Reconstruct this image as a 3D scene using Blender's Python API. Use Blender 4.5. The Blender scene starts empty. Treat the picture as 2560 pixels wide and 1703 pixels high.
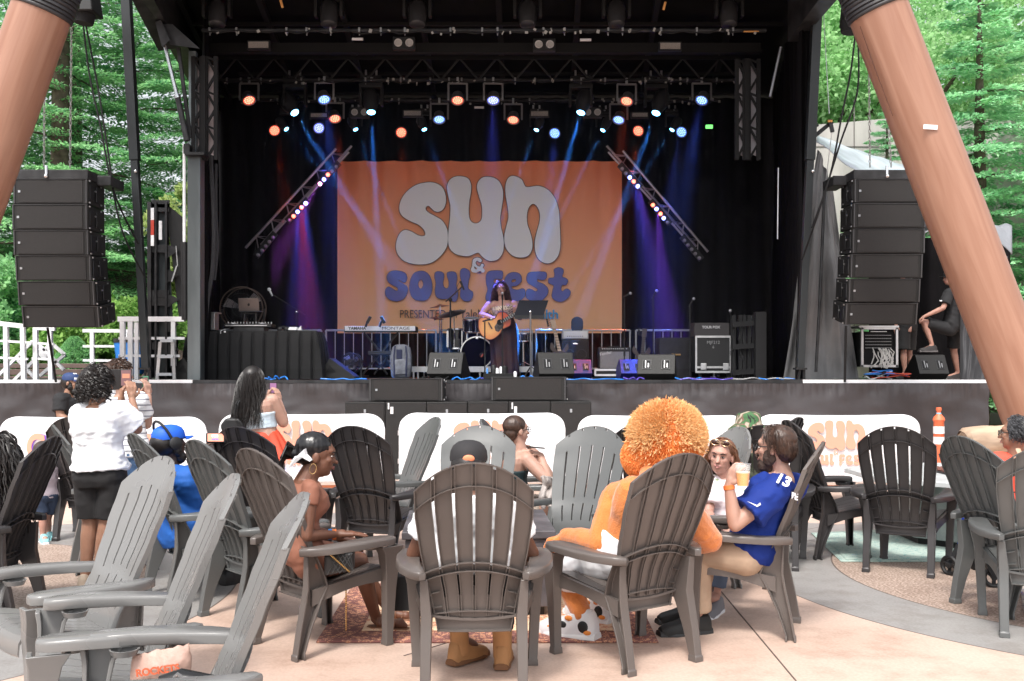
import bpy, bmesh, math, random
import numpy as np
from mathutils import Vector, Matrix, noise
random.seed(7)
R = math.radians
scene = bpy.context.scene
F = 2500.0; HZ = 922.0; CH = 1.5          # focal length in photo pixels, horizon row, eye height
cam_d = bpy.data.cameras.new("camera"); cam = bpy.data.objects.new("camera", cam_d)
scene.collection.objects.link(cam)
cam.location = (0, 0, CH); cam.rotation_euler = (R(90), 0, 0)
cam_d.sensor_width = 36; cam_d.lens = F / 2560 * 36
cam_d.shift_y = (HZ - 851.5) / 2560
cam_d.clip_start = 0.1; cam_d.clip_end = 600
scene.camera = cam
cam_d.dof.use_dof = True; cam_d.dof.focus_distance = 6.0; cam_d.dof.aperture_fstop = 18.0
SUN_EL, SUN_AZ = R(58), R(200)
world = bpy.data.worlds.new("World"); scene.world = world; world.use_nodes = True
nt = world.node_tree; nt.nodes.clear()
sky = nt.nodes.new('ShaderNodeTexSky'); sky.sky_type = 'NISHITA'; sky.sun_disc = False
sky.sun_elevation = SUN_EL; sky.sun_rotation = SUN_AZ; sky.air_density = 1.0; sky.dust_density = 4.0; sky.ozone_density = 1.0
hs = nt.nodes.new('ShaderNodeHueSaturation'); hs.inputs['Saturation'].default_value = 0.22
bg = nt.nodes.new('ShaderNodeBackground'); bg.inputs['Strength'].default_value = 0.15
wo = nt.nodes.new('ShaderNodeOutputWorld')
nt.links.new(sky.outputs[0], hs.inputs['Color']); nt.links.new(hs.outputs[0], bg.inputs['Color']); nt.links.new(bg.outputs[0], wo.inputs['Surface'])
sun_d = bpy.data.lights.new("sun", 'SUN'); sun = bpy.data.objects.new("sun", sun_d); scene.collection.objects.link(sun)
sun_d.energy = 1.5; sun_d.angle = R(11); sun_d.color = (1, .95, .88)
sun.rotation_euler = (R(90) - SUN_EL, 0, R(180) - SUN_AZ + R(180) - R(180))
_sd = Vector((math.sin(SUN_AZ) * math.cos(SUN_EL), math.cos(SUN_AZ) * math.cos(SUN_EL), math.sin(SUN_EL)))
sun.rotation_euler = _sd.to_track_quat('Z', 'Y').to_euler()
scene.view_settings.view_transform = 'Standard'; scene.view_settings.look = 'None'
scene.view_settings.exposure = 1.02; scene.view_settings.gamma = 1.0
scene.render.engine = 'CYCLES'
scene.cycles.use_denoising = True
scene.cycles.max_bounces = 6; scene.cycles.transparent_max_bounces = 12; scene.cycles.volume_bounces = 0
scene.cycles.sample_clamp_indirect = 4.0
COL = scene.collection
MATS = {}
def mat(name, col=(.5, .5, .5), rough=.5, metal=0.0, vary=0.0, scale=8.0, bump=0.0, bscale=60.0, emit=None, estr=1.0,
  spec=.5, stretch=None, col2=None, trans=0.0, alpha=1.0, sss=0.0, sheen=0.0, coat=0.0):
 if name in MATS: return MATS[name]
 m = bpy.data.materials.new(name); m.use_nodes = True; n = m.node_tree; b = n.nodes['Principled BSDF']
 b.inputs['Base Color'].default_value = (*col, 1); b.inputs['Roughness'].default_value = rough
 b.inputs['Metallic'].default_value = metal; b.inputs['Specular IOR Level'].default_value = spec
 if trans: b.inputs['Transmission Weight'].default_value = trans
 if alpha < 1: b.inputs['Alpha'].default_value = alpha
 if sss: b.inputs['Subsurface Weight'].default_value = sss; b.inputs['Subsurface Scale'].default_value = .02; b.inputs['Subsurface Radius'].default_value = (1, .35, .2)
 if sheen: b.inputs['Sheen Weight'].default_value = sheen
 if coat: b.inputs['Coat Weight'].default_value = coat; b.inputs['Coat Roughness'].default_value = .08
 if emit: b.inputs['Emission Color'].default_value = (*emit, 1); b.inputs['Emission Strength'].default_value = estr
 if vary or bump:
  tc = n.nodes.new('ShaderNodeTexCoord'); mp = n.nodes.new('ShaderNodeMapping')
  if stretch: mp.inputs['Scale'].default_value = stretch
  n.links.new(tc.outputs['Object'], mp.inputs[0])
 if vary:
  nz = n.nodes.new('ShaderNodeTexNoise'); nz.inputs['Scale'].default_value = scale; nz.inputs['Detail'].default_value = 5
  n.links.new(mp.outputs[0], nz.inputs['Vector'])
  cr = n.nodes.new('ShaderNodeValToRGB'); c2 = col2 or tuple(min(1, c * (1 + vary)) for c in col)
  c1 = col if col2 else tuple(c * (1 - vary) for c in col)
  cr.color_ramp.elements[0].color = (*c1, 1); cr.color_ramp.elements[1].color = (*c2, 1)
  cr.color_ramp.elements[0].position = .35; cr.color_ramp.elements[1].position = .65
  n.links.new(nz.outputs['Fac'], cr.inputs[0]); n.links.new(cr.outputs[0], b.inputs['Base Color'])
 if bump:
  nb = n.nodes.new('ShaderNodeTexNoise'); nb.inputs['Scale'].default_value = bscale; nb.inputs['Detail'].default_value = 4
  n.links.new(mp.outputs[0], nb.inputs['Vector'])
  bp = n.nodes.new('ShaderNodeBump'); bp.inputs['Strength'].default_value = bump; bp.inputs['Distance'].default_value = .02
  n.links.new(nb.outputs['Fac'], bp.inputs['Height']); n.links.new(bp.outputs[0], b.inputs['Normal'])
 MATS[name] = m; return m
black = mat('black_paint', (.008, .008, .009), .55, vary=.3, scale=3)
blackm = mat('black_matte', (.006, .006, .007), .85)
dgrey = mat('dark_steel', (.028, .028, .03), .5, .3, vary=.4, scale=6)
alu = mat('aluminium', (.6, .6, .61), .35, .9, vary=.1)
chrome = mat('chrome', (.8, .8, .82), .12, 1.0)
white = mat('white_paint', (.78, .78, .8), .5, vary=.05)
def J(px, py, Y):                       # photo pixel at distance Y -> place in the world
 return Vector(((px - 1280) * Y / F, Y, CH - (py - HZ) * Y / F))
def G(px, py):                          # photo pixel on the ground
 Y = F * CH / (py - HZ); return Vector(((px - 1280) * Y / F, Y, 0))
def frame(d, up=Vector((0, 0, 1))):
 d = Vector(d).normalized()
 if abs(d.dot(up)) > .98: up = Vector((0, 1, 0))
 x = d.cross(up).normalized(); y = x.cross(d).normalized(); return x, y, d
class MB:
 def __init__(s): s.v = []; s.f = []
 def add(s, vs, fs):
  o = len(s.v); s.v += [tuple(v) for v in vs]; s.f += [tuple(i + o for i in f) for f in fs]; return s
 def box(s, c, sz, rot=None):
  x, y, z = sz[0] / 2, sz[1] / 2, sz[2] / 2; c = Vector(c)
  vs = [Vector(p) for p in ((-x, -y, -z), (x, -y, -z), (x, y, -z), (-x, y, -z), (-x, -y, z), (x, -y, z), (x, y, z), (-x, y, z))]
  if rot is not None: vs = [rot @ v for v in vs]
  return s.add([v + c for v in vs], [(0, 3, 2, 1), (4, 5, 6, 7), (0, 1, 5, 4), (1, 2, 6, 5), (2, 3, 7, 6), (3, 0, 4, 7)])
 def bar(s, a, b, w, h=None, up=Vector((0, 0, 1))):
  a, b = Vector(a), Vector(b); h = h or w; x, y, d = frame(b - a, up)
  vs = []
  for p in (a, b):
   for i, j in ((-1, -1), (1, -1), (1, 1), (-1, 1)): vs.append(p + x * (i * w / 2) + y * (j * h / 2))
  return s.add(vs, [(0, 1, 2, 3), (7, 6, 5, 4), (0, 4, 5, 1), (1, 5, 6, 2), (2, 6, 7, 3), (3, 7, 4, 0)])
 def cone(s, a, b, r0, r1=None, n=12, caps=True):
  return s.tube([a, b], [r0, r0 if r1 is None else r1], n, caps)
 def tube(s, path, r, n=8, caps=True, flat=1.0):
  path = [Vector(p) for p in path]; m = len(path)
  if not isinstance(r, (list, tuple)): r = [r] * m
  vs = []; px = None
  for i, p in enumerate(path):
   d = path[min(i + 1, m - 1)] - path[max(i - 1, 0)]
   if d.length < 1e-9: d = Vector((0, 0, 1))
   d.normalize()
   if px is None: x, y, _ = frame(d)
   else:
    x = px - d * px.dot(d)
    x = x.normalized() if x.length > 1e-6 else frame(d)[0]; y = x.cross(d)
   px = x
   for k in range(n):
    t = 2 * math.pi * k / n; vs.append(p + x * (math.cos(t) * r[i]) + y * (math.sin(t) * r[i] * flat))
  fs = []
  for i in range(m - 1):
   for k in range(n):
    a = i * n + k; b = i * n + (k + 1) % n; fs.append((a, b, b + n, a + n))
  if caps: fs.append(tuple(range(n - 1, -1, -1))); fs.append(tuple(range((m - 1) * n, m * n)))
  return s.add(vs, fs)
 def lathe(s, prof, c=(0, 0, 0), n=24, axis=None, caps=True):      # profile of (radius, height)
  c = Vector(c); x, y, d = (Vector((1, 0, 0)), Vector((0, 1, 0)), Vector((0, 0, 1))) if axis is None else frame(axis)
  vs = []; m = len(prof)
  for rr, h in prof:
   for k in range(n):
    t = 2 * math.pi * k / n; vs.append(c + d * h + x * (rr * math.cos(t)) + y * (rr * math.sin(t)))
  fs = []
  for i in range(m - 1):
   for k in range(n):
    a = i * n + k; b = i * n + (k + 1) % n; fs.append((a, b, b + n, a + n))
  if caps: fs.append(tuple(range(n - 1, -1, -1))); fs.append(tuple(range((m - 1) * n, m * n)))
  return s.add(vs, fs)
 def ell(s, c, r, rot=None, n=16, m=10):
  c = Vector(c); r = (r, r, r) if not isinstance(r, (tuple, list)) else r
  vs = [Vector((0, 0, -r[2]))];
  for i in range(1, m):
   ph = -math.pi / 2 + math.pi * i / m
   for k in range(n):
    t = 2 * math.pi * k / n; vs.append(Vector((r[0] * math.cos(ph) * math.cos(t), r[1] * math.cos(ph) * math.sin(t), r[2] * math.sin(ph))))
  vs.append(Vector((0, 0, r[2])))
  if rot is not None: vs = [rot @ v for v in vs]
  fs = [(0, 1 + (k + 1) % n, 1 + k) for k in range(n)]
  for i in range(m - 2):
   for k in range(n):
    a = 1 + i * n + k; b = 1 + i * n + (k + 1) % n; fs.append((a, b, b + n, a + n))
  l = len(vs) - 1; o = 1 + (m - 2) * n
  fs += [(l, o + k, o + (k + 1) % n) for k in range(n)]
  return s.add([v + c for v in vs], fs)
 def loft(s, secs, caps=True):                          # list of equal-length point rings
  n = len(secs[0]); vs = [p for q in secs for p in q]; fs = []
  for i in range(len(secs) - 1):
   for k in range(n):
    a = i * n + k; b = i * n + (k + 1) % n; fs.append((a, b, b + n, a + n))
  if caps: fs.append(tuple(range(n - 1, -1, -1))); fs.append(tuple(range((len(secs) - 1) * n, len(secs) * n)))
  return s.add(vs, fs)
 def prism(s, pts, thick, o=(0, 0, 0), ux=(1, 0, 0), uy=(0, 0, 1)):   # outline in the plane ux,uy pushed along ux x uy
  o, ux, uy = Vector(o), Vector(ux), Vector(uy); nn = ux.cross(uy).normalized()
  a = [o + ux * p[0] + uy * p[1] for p in pts]; b = [p + nn * thick for p in a]; n = len(pts)
  return s.add(a + b, [tuple(range(n - 1, -1, -1)), tuple(range(n, 2 * n))] + [(k, (k + 1) % n, n + (k + 1) % n, n + k) for k in range(n)])
 def grid(s, nu, nv, fn, flip=False):
  vs = [fn(i / nu, j / nv) for j in range(nv + 1) for i in range(nu + 1)]; w = nu + 1; fs = []
  for j in range(nv):
   for i in range(nu):
    q = (j * w + i, j * w + i + 1, (j + 1) * w + i + 1, (j + 1) * w + i); fs.append(q[::-1] if flip else q)
  return s.add(vs, fs)
 def mesh(s, name, inv=None):
  me = bpy.data.meshes.new(name)
  vs = s.v if inv is None else [tuple(inv @ Vector(v)) for v in s.v]
  me.from_pydata(vs, [], s.f); me.update(); return me
 def build(s, name, m, parent=None, world=True, smooth=40, bevel=0.0, solid=0.0, fix=True):
  inv = None
  if parent is not None and world: inv = parent_matrix(parent).inverted()
  me = s.mesh(name, inv)
  if fix:
   bm = bmesh.new(); bm.from_mesh(me); bmesh.ops.recalc_face_normals(bm, faces=bm.faces); bm.to_mesh(me); bm.free()
  if smooth: me.polygons.foreach_set('use_smooth', [True] * len(me.polygons)); me.set_sharp_from_angle(angle=R(smooth))
  for mm in (m if isinstance(m, (list, tuple)) else [m]): me.materials.append(mm)
  o = bpy.data.objects.new(name, me); COL.objects.link(o)
  if parent is not None: o.parent = parent
  if solid:
   q = o.modifiers.new('thickness', 'SOLIDIFY'); q.thickness = solid; q.offset = 0
  if bevel:
   q = o.modifiers.new('bevel', 'BEVEL'); q.width = bevel; q.segments = 2; q.limit_method = 'ANGLE'; q.angle_limit = R(40)
  return o
def parent_matrix(p):
 mtx = Matrix.LocRotScale(p.location, p.rotation_euler, p.scale)
 return parent_matrix(p.parent) @ mtx if p.parent else mtx
def thing(name, label, cat, loc=(0, 0, 0), rotz=0, group=None):
 o = bpy.data.objects.new(name, None); COL.objects.link(o); o.empty_display_size = .2
 o.location = loc; o.rotation_euler = (0, 0, rotz); tag(o, label, cat, group); return o
def tag(o, label, cat, group=None, kind=None):
 o['label'] = label; o['category'] = cat
 if group: o['group'] = group
 if kind: o['kind'] = kind
 return o
def struct(o, kind='structure'): o['kind'] = kind; return o
def copy_tree(o, parent=None, loc=None, rotz=None, label=None):
 c = o.copy(); COL.objects.link(c); c.parent = parent
 for ch in list(o.children): copy_tree(ch, c)
 if loc is not None: c.location = loc
 if rotz is not None: c.rotation_euler = (0, 0, rotz)
 if label: c['label'] = label
 return c
def text(name, s, size, loc, m, parent=None, rot=(R(90), 0, 0), ext=.002, align='CENTER', bold=0.0, sx=1.0):
 cu = bpy.data.curves.new(name, 'FONT'); cu.body = s; cu.size = size; cu.extrude = ext; cu.align_x = align; cu.align_y = 'CENTER'; cu.offset = bold
 to = bpy.data.objects.new('tmp', cu); COL.objects.link(to)
 me = bpy.data.meshes.new_from_object(to); bpy.data.objects.remove(to); bpy.data.curves.remove(cu)
 M = Matrix.Translation(loc) @ Matrix.Rotation(rot[2], 4, 'Z') @ Matrix.Rotation(rot[1], 4, 'Y') @ Matrix.Rotation(rot[0], 4, 'X') @ Matrix.Diagonal((sx, 1, 1, 1))
 if parent is not None: M = parent_matrix(parent).inverted() @ M
 me.transform(M); me.materials.clear(); me.materials.append(m)
 o = bpy.data.objects.new(name, me); COL.objects.link(o); o.parent = parent; return o
def catmull(pts, k=5):
 out = []; n = len(pts)
 for i in range(n):
  p0, p1, p2, p3 = (Vector(pts[(i + j - 1) % n]) for j in range(4))
  for t in range(k):
   u = t / k; out.append(.5 * ((2 * p1) + (p2 - p0) * u + (2 * p0 - 5 * p1 + 4 * p2 - p3) * u * u + (3 * p1 - p0 - 3 * p2 + p3) * u ** 3))
 return out
def outline(name, loops, m, parent, offset=0.0, ext=.002, k=5):      # loops of points in the X,Z plane: [(x,y,z),...]
 cu = bpy.data.curves.new(name, 'CURVE'); cu.dimensions = '2D'; cu.fill_mode = 'BOTH'; cu.extrude = ext; cu.offset = offset
 y = loops[0][0][1]
 for lp in loops:
  pts = catmull([(p[0], p[2]) for p in lp], k); sp = cu.splines.new('POLY'); sp.points.add(len(pts) - 1)
  for q, p in zip(sp.points, pts): q.co = (p[0], p[1], 0, 1)
  sp.use_cyclic_u = True
 to = bpy.data.objects.new('tmp', cu); COL.objects.link(to)
 me = bpy.data.meshes.new_from_object(to); bpy.data.objects.remove(to); bpy.data.curves.remove(cu)
 M = Matrix.Translation((0, y, 0)) @ Matrix.Rotation(R(90), 4, 'X')
 if parent is not None: M = parent_matrix(parent).inverted() @ M
 me.transform(M); me.materials.clear(); me.materials.append(m)
 o = bpy.data.objects.new(name, me); COL.objects.link(o); o.parent = parent; return o
# ================================================================ ground
def ground_mat():
 m = bpy.data.materials.new('plaza_concrete'); m.use_nodes = True; n = m.node_tree; b = n.nodes['Principled BSDF']; L = n.links.new
 g = n.nodes.new('ShaderNodeNewGeometry'); sep = n.nodes.new('ShaderNodeSeparateXYZ'); L(g.outputs['Position'], sep.inputs[0])
 nz = n.nodes.new('ShaderNodeTexNoise'); nz.inputs['Scale'].default_value = .9; nz.inputs['Detail'].default_value = 8; L(g.outputs['Position'], nz.inputs['Vector'])
 nf = n.nodes.new('ShaderNodeTexNoise'); nf.inputs['Scale'].default_value = 60; nf.inputs['Detail'].default_value = 3; L(g.outputs['Position'], nf.inputs['Vector'])
 def ramp(src, a, b_, p0=.35, p1=.65):
  c = n.nodes.new('ShaderNodeValToRGB'); c.color_ramp.elements[0].color = (*a, 1); c.color_ramp.elements[1].color = (*b_, 1)
  c.color_ramp.elements[0].position = p0; c.color_ramp.elements[1].position = p1; L(src, c.inputs[0]); return c.outputs[0]
 peach = ramp(nz.outputs['Fac'], (.52, .372, .302), (.61, .465, .39))
 grey = ramp(nz.outputs['Fac'], (.23, .22, .215), (.33, .32, .31))
 agg = ramp(nf.outputs['Fac'], (.26, .19, .15), (.50, .39, .33), .42, .6)
 def dist(cx, cy):
  v = n.nodes.new('ShaderNodeVectorMath'); v.operation = 'DISTANCE'; L(g.outputs['Position'], v.inputs[0]); v.inputs[1].default_value = (cx, cy, 0); return v.outputs['Value']
 def lt(src, t):
  q = n.nodes.new('ShaderNodeMath'); q.operation = 'LESS_THAN'; L(src, q.inputs[0]); q.inputs[1].default_value = t; return q.outputs[0]
 def mix(f, a, b_):
  q = n.nodes.new('ShaderNodeMix'); q.data_type = 'RGBA'; L(f, q.inputs[0])
  if isinstance(a, tuple): q.inputs[6].default_value = a
  else: L(a, q.inputs[6])
  if isinstance(b_, tuple): q.inputs[7].default_value = b_
  else: L(b_, q.inputs[7])
  return q.outputs[2]
 c = peach; dk = (.12, .09, .08, 1)
 for cx, cy, ri, ro in ((-.6, 2.2, 7.5, 8.3), (4.6, 7.25, 2.17, 2.78), (-4.65, 6.5, 2.17, 2.76)):
  d = dist(cx, cy)
  c = mix(lt(d, ro + .012), c, dk); c = mix(lt(d, ro), c, grey)
  c = mix(lt(d, ri + .012), c, dk); c = mix(lt(d, ri), c, agg if ri < 3 else peach)
 sn = n.nodes.new('ShaderNodeTexNoise'); sn.inputs['Scale'].default_value = 3.1; sn.inputs['Detail'].default_value = 10; sn.inputs['Roughness'].default_value = .7; L(g.outputs['Position'], sn.inputs['Vector'])
 st_ = ramp(sn.outputs['Fac'], (.80, .77, .75), (1, 1, 1), .36, .52); ml = n.nodes.new('ShaderNodeMix'); ml.data_type = 'RGBA'; ml.blend_type = 'MULTIPLY'; ml.inputs[0].default_value = 1; L(c, ml.inputs[6]); L(st_, ml.inputs[7]); c = ml.outputs[2]
 gr = ramp(nf.outputs['Fac'], (.93, .92, .91), (1.03, 1.03, 1.03), .4, .6); m3 = n.nodes.new('ShaderNodeMix'); m3.data_type = 'RGBA'; m3.blend_type = 'MULTIPLY'; m3.inputs[0].default_value = 1; L(c, m3.inputs[6]); L(gr, m3.inputs[7]); c = m3.outputs[2]
 L(c, b.inputs['Base Color']); b.inputs['Roughness'].default_value = .55
 bp = n.nodes.new('ShaderNodeBump'); bp.inputs['Strength'].default_value = .25; bp.inputs['Distance'].default_value = .004
 L(nf.outputs['Fac'], bp.inputs['Height']); L(bp.outputs[0], b.inputs['Normal'])
 return m
g = MB(); g.grid(8, 8, lambda u, v: (-60 + 120 * u, -15 + 100 * v, 0))
struct(g.build('ground', ground_mat(), smooth=0))
j = MB()
for a, b in ((G(1770, 1440), G(1990, 1703)), (G(1160, 1595), G(1010, 1640)), (Vector((-1.0, 3.55, 0)), Vector((1.5, 3.35, 0)))):
 a.z = b.z = .0015; j.bar(a, b, .008, .002)
struct(j.build('pavement_joint', mat('joint_line', (.1, .07, .06), .8), smooth=0))
def rug_mat(name, cols, sc):
 m = bpy.data.materials.new(name); m.use_nodes = True; n = m.node_tree; b = n.nodes['Principled BSDF']; L = n.links.new
 tc = n.nodes.new('ShaderNodeTexCoord'); sep = n.nodes.new('ShaderNodeSeparateXYZ'); L(tc.outputs['Object'], sep.inputs[0])
 v = n.nodes.new('ShaderNodeTexVoronoi'); v.inputs['Scale'].default_value = sc; v.feature = 'F1'; v.distance = 'MANHATTAN'; L(tc.outputs['Object'], v.inputs['Vector'])
 w = n.nodes.new('ShaderNodeTexWave'); w.inputs['Scale'].default_value = sc * .4; w.inputs['Distortion'].default_value = 14; w.inputs['Detail'].default_value = 4; w.inputs['Detail Scale'].default_value = 3; L(tc.outputs['Object'], w.inputs['Vector'])
 mx = n.nodes.new('ShaderNodeMath'); mx.operation = 'MULTIPLY_ADD'; L(w.outputs['Fac'], mx.inputs[0]); mx.inputs[1].default_value = .5; L(v.outputs['Distance'], mx.inputs[2])
 c = n.nodes.new('ShaderNodeValToRGB'); c.color_ramp.interpolation = 'CONSTANT'; els = c.color_ramp.elements
 while len(els) < len(cols): els.new(.5)
 for i, (p, cc) in enumerate(cols): els[i].position = p; els[i].color = (*cc, 1)
 L(mx.outputs[0], c.inputs[0]); L(c.outputs[0], b.inputs['Base Color']); b.inputs['Roughness'].default_value = .95
 return m
persian = rug_mat('persian_weave', [(0, (.45, .12, .06)), (.22, (.62, .30, .17)), (.38, (.16, .07, .06)), (.46, (.66, .38, .24)), (.62, (.48, .13, .07)), (.8, (.7, .48, .32))], 22)
rborder = rug_mat('persian_border', [(0, (.42, .10, .06)), (.3, (.66, .38, .22)), (.5, (.34, .09, .06)), (.65, (.62, .33, .2)), (.85, (.2, .08, .07))], 30)
teal = rug_mat('teal_weave', [(0, (.16, .40, .38)), (.3, (.32, .5, .46)), (.5, (.2, .33, .33)), (.7, (.42, .52, .47))], 22)
bluer = rug_mat('blue_weave', [(0, (.06, .1, .35)), (.3, (.35, .1, .12)), (.5, (.1, .15, .4)), (.7, (.5, .45, .4))], 24)
def rug(pts, m, mb_, label, bw=.22):
 root = thing('rug', label, 'rug', sum((Vector(p) for p in pts), Vector()) / 4)
 a, b, c, d = [Vector(p) for p in pts]
 def P(u, v, z=.004):
  q = (a * (1 - u) + b * u) * (1 - v) + (d * (1 - u) + c * u) * v
  return Vector((q.x, q.y, z + .002 * noise.noise(q * 3)))
 MB().grid(24, 16, lambda u, v: P(u, v, .006)).build('woven_border', mb_, root, solid=.006, smooth=60)
 bu = bw / (b - a).length; bv = bw / (d - a).length
 MB().grid(24, 16, lambda u, v: P(bu + u * (1 - 2 * bu), bv + v * (1 - 2 * bv), .0125)).build('woven_field', m, root, solid=.003, smooth=60)
 return root
rug([(-1.07, 5.46, 0), (.80, 5.46, 0), (.82, 6.95, 0), (-1.10, 6.95, 0)], persian, rborder, 'red and tan patterned rug under the middle fire table and the peach dress woman')
rug([(2.55, 7.75, 0), (4.3, 7.75, 0), (4.6, 9.6, 0), (2.72, 9.1, 0)], teal, teal, 'pale teal patterned rug under the right fire table', .05)
rug([(3.1, 6.05, 0), (5.0, 5.6, 0), (5.2, 6.9, 0), (3.55, 7.0, 0)], bluer, bluer, 'blue and red patterned rug at the right edge of the plaza', .05)
# ================================================================ chairs
def interp(tab, z):
 for (a, b), (c, d) in zip(tab, tab[1:]):
  if z <= c:
   t = max(0, (z - a) / (c - a)); t = t * t * (3 - 2 * t) * .3 + t * .7; return b + (d - b) * t
 return tab[-1][1]
YP = [(.26, -.105), (.38, -.118), (.48, -.148), (.60, -.205), (.75, -.268), (.9, -.330), (1.09, -.405)]
WP = [(.26, .17), (.45, .198), (.57, .224), (.75, .250), (.93, .268), (1.09, .268)]
def back_top(u): return 1.09 - .138 * abs(u) ** 2.1
def back_pt(u, v, off=0.0):            # u -1..1 across, v 0..1 up; off > 0 behind the sheet
 z = .265 + v * (back_top(u) - .265)
 w = interp(WP, .265 + v * .80); x = u * w
 y = interp(YP, z) + .034 * (x / .268) ** 2
 return Vector((x, y - off, z))
def sheet(mb, us, vs, holes, fn, th):
 nu, nv = len(us), len(vs)
 idx = {}
 verts = []
 def vid(i, j, s):
  k = (i, j, s)
  if k not in idx: idx[k] = len(verts); verts.append(fn(us[i], vs[j], th if s else 0.0))
  return idx[k]
 solid = lambda i, j: 0 <= i < nu - 1 and 0 <= j < nv - 1 and not holes(i, j)
 fs = []
 for i in range(nu - 1):
  for j in range(nv - 1):
   if not solid(i, j): continue
   fs.append((vid(i, j, 0), vid(i + 1, j, 0), vid(i + 1, j + 1, 0), vid(i, j + 1, 0)))
   fs.append((vid(i, j + 1, 1), vid(i + 1, j + 1, 1), vid(i + 1, j, 1), vid(i, j, 1)))
   for (di, dj, a, b) in ((-1, 0, (i, j + 1), (i, j)), (1, 0, (i + 1, j), (i + 1, j + 1)), (0, -1, (i, j), (i + 1, j)), (0, 1, (i + 1, j + 1), (i, j + 1))):
    if not solid(i + di, j + dj): fs.append((vid(*a, 0), vid(*a, 1), vid(*b, 1), vid(*b, 0)))
 mb.add(verts, fs)
def rib(mb, pts, depth, th, outward=Vector((0, -1, 0))):
 P = [Vector(p) for p in pts]
 secs = []
 for i, p in enumerate(P):
  d = (P[min(i + 1, len(P) - 1)] - P[max(i - 1, 0)]).normalized(); s = d.cross(outward).normalized() * (th / 2)
  secs.append([p - s, p + s, p + s + outward * depth, p - s + outward * depth])
 mb.loft(secs)
def make_chair(m):
 root = thing('adirondack_chair', 'plastic adirondack chair', 'chair')
 b = MB()
 g = .048; us = [-1]; slat = (2 - 5 * g) / 6; gaps = []
 for k in range(6):
  for q in (.5, 1): us.append(us[-1] + slat / 2)
  if k < 5: gaps.append(len(us) - 1); us.append(us[-1] + g)
 vs = [0, .06, .13, .20, .225, .26, .30, .36, .375, .41, .44, .52, .60, .68, .76, .84, .875, .93, .975, 1.0]
 def holes(i, j):
  if i not in gaps: return False
  v = (vs[j] + vs[j + 1]) / 2
  return .225 < v < .36 or .41 < v < .84 or v > .975
 sheet(b, us, vs, holes, lambda u, v, o: back_pt(u, v, o), .009)
 N = 16
 for gi in gaps:                     # fins beside every slot
  for u in (us[gi] - .006, us[gi + 1] + .006):
   rib(b, [back_pt(u, .10 + .895 * t / N, .008) for t in range(N + 1)], .016, .004)
 for s in (-1, 1):
  rib(b, [back_pt(s * .992, t / N, .008) for t in range(N + 1)], .017, .005)
 for v, dp in ((.015, .03), (.13, .022), (.375, .026), (.425, .026)):
  rib(b, [back_pt(-1 + 2 * t / 12, v - .0 * t, .008) for t in range(13)], dp, .005)
 rib(b, [back_pt(-1 + 2 * t / 14, .868, .008) for t in range(15)], .016, .004)
 rib(b, [back_pt(-1 + 2 * t / 20, .995, .006) for t in range(21)], .012, .006)
 for s in (-1, 1):
  for v in (.17, .27): rib(b, [back_pt(s * (1 - .22 * t), v, .008) for t in (0, .5, 1)], .02, .004)
 b.build('backrest', m, root, world=False, smooth=35)
 st = MB()
 sus = [-1]; g2 = .02; sl = (2 - 5 * g2) / 6; sg = []
 for k in range(6):
  sus.append(sus[-1] + sl)
  if k < 5: sg.append(len(sus) - 1); sus.append(sus[-1] + g2)
 prof = [(-.13, .335), (-.08, .352), (0, .365), (.1, .385), (.2, .408), (.26, .415), (.295, .405), (.312, .375), (.315, .33)]
 def spt(u, v, o):
  t = v * (len(prof) - 1); i = min(int(t), len(prof) - 2); f = t - i
  y = prof[i][0] * (1 - f) + prof[i + 1][0] * f; z = prof[i][1] * (1 - f) + prof[i + 1][1] * f
  w = .205 + .07 * min(1, max(0, (y + .13) / .35))
  z += .018 * u * u
  dn = Vector((0, -.6 if y > .27 else 0, -1)).normalized() * o
  return Vector((u * w, y, z)) + dn
 svs = [i / 16 for i in range(17)]
 sheet(st, sus, svs, lambda i, j: i in sg and 2 <= j <= 9, spt, .012)
 for s in (-1, 1):                    # side aprons
  secs = []
  for t in range(9):
   q = t / 8; y = -.17 + .46 * q; x = s * (.205 + .068 * min(1, q * 1.25)); zt = .33 + .085 * q + .02; hb = .085 - .03 * math.sin(math.pi * q)
   secs.append([Vector((x, y, zt - hb)), Vector((x + s * .022, y, zt - hb)), Vector((x + s * .022, y, zt)), Vector((x, y, zt))])
  st.loft(secs)
 st.build('seat', m, root, world=False, smooth=35)
 def chan(c, hx, hy, open_x):         # C section, open towards open_x (+1/-1) on the x side
  o = open_x; w = min(hx, hy) * .45
  pts = [(-hx, -hy), (hx, -hy), (hx, -hy + w), (-hx + w, -hy + w), (-hx + w, hy - w), (hx, hy - w), (hx, hy), (-hx, hy)]
  return [Vector((c[0] + o * p[0], c[1] + p[1], c[2])) for p in pts]
 for s in (-1, 1):
  l = MB()                         # front leg up to the arm
  l.loft([chan((s * x, y, z), hx, hy, -s) for x, y, z, hx, hy in
    ((.292, .262, 0, .028, .024), (.292, .262, .03, .026, .023), (.293, .262, .035, .023, .021), (.305, .262, .30, .026, .032), (.310, .262, .42, .03, .042), (.322, .255, .50, .036, .052), (.33, .245, .545, .04, .07))])
  l.build('leg', m, root, world=False, smooth=30, bevel=.003)
  l = MB()
  l.loft([chan((s * x, y, z), hx, hy, s) for x, y, z, hx, hy in
    ((.222, -.25, 0, .027, .030), (.222, -.25, .028, .026, .029), (.222, -.247, .033, .023, .026), (.222, -.215, .16, .024, .036), (.221, -.175, .28, .025, .050), (.220, -.145, .36, .025, .065), (.226, -.16, .44, .022, .052), (.232, -.185, .53, .018, .03))])
  l.build('leg', m, root, world=False, smooth=30, bevel=.003)
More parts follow.
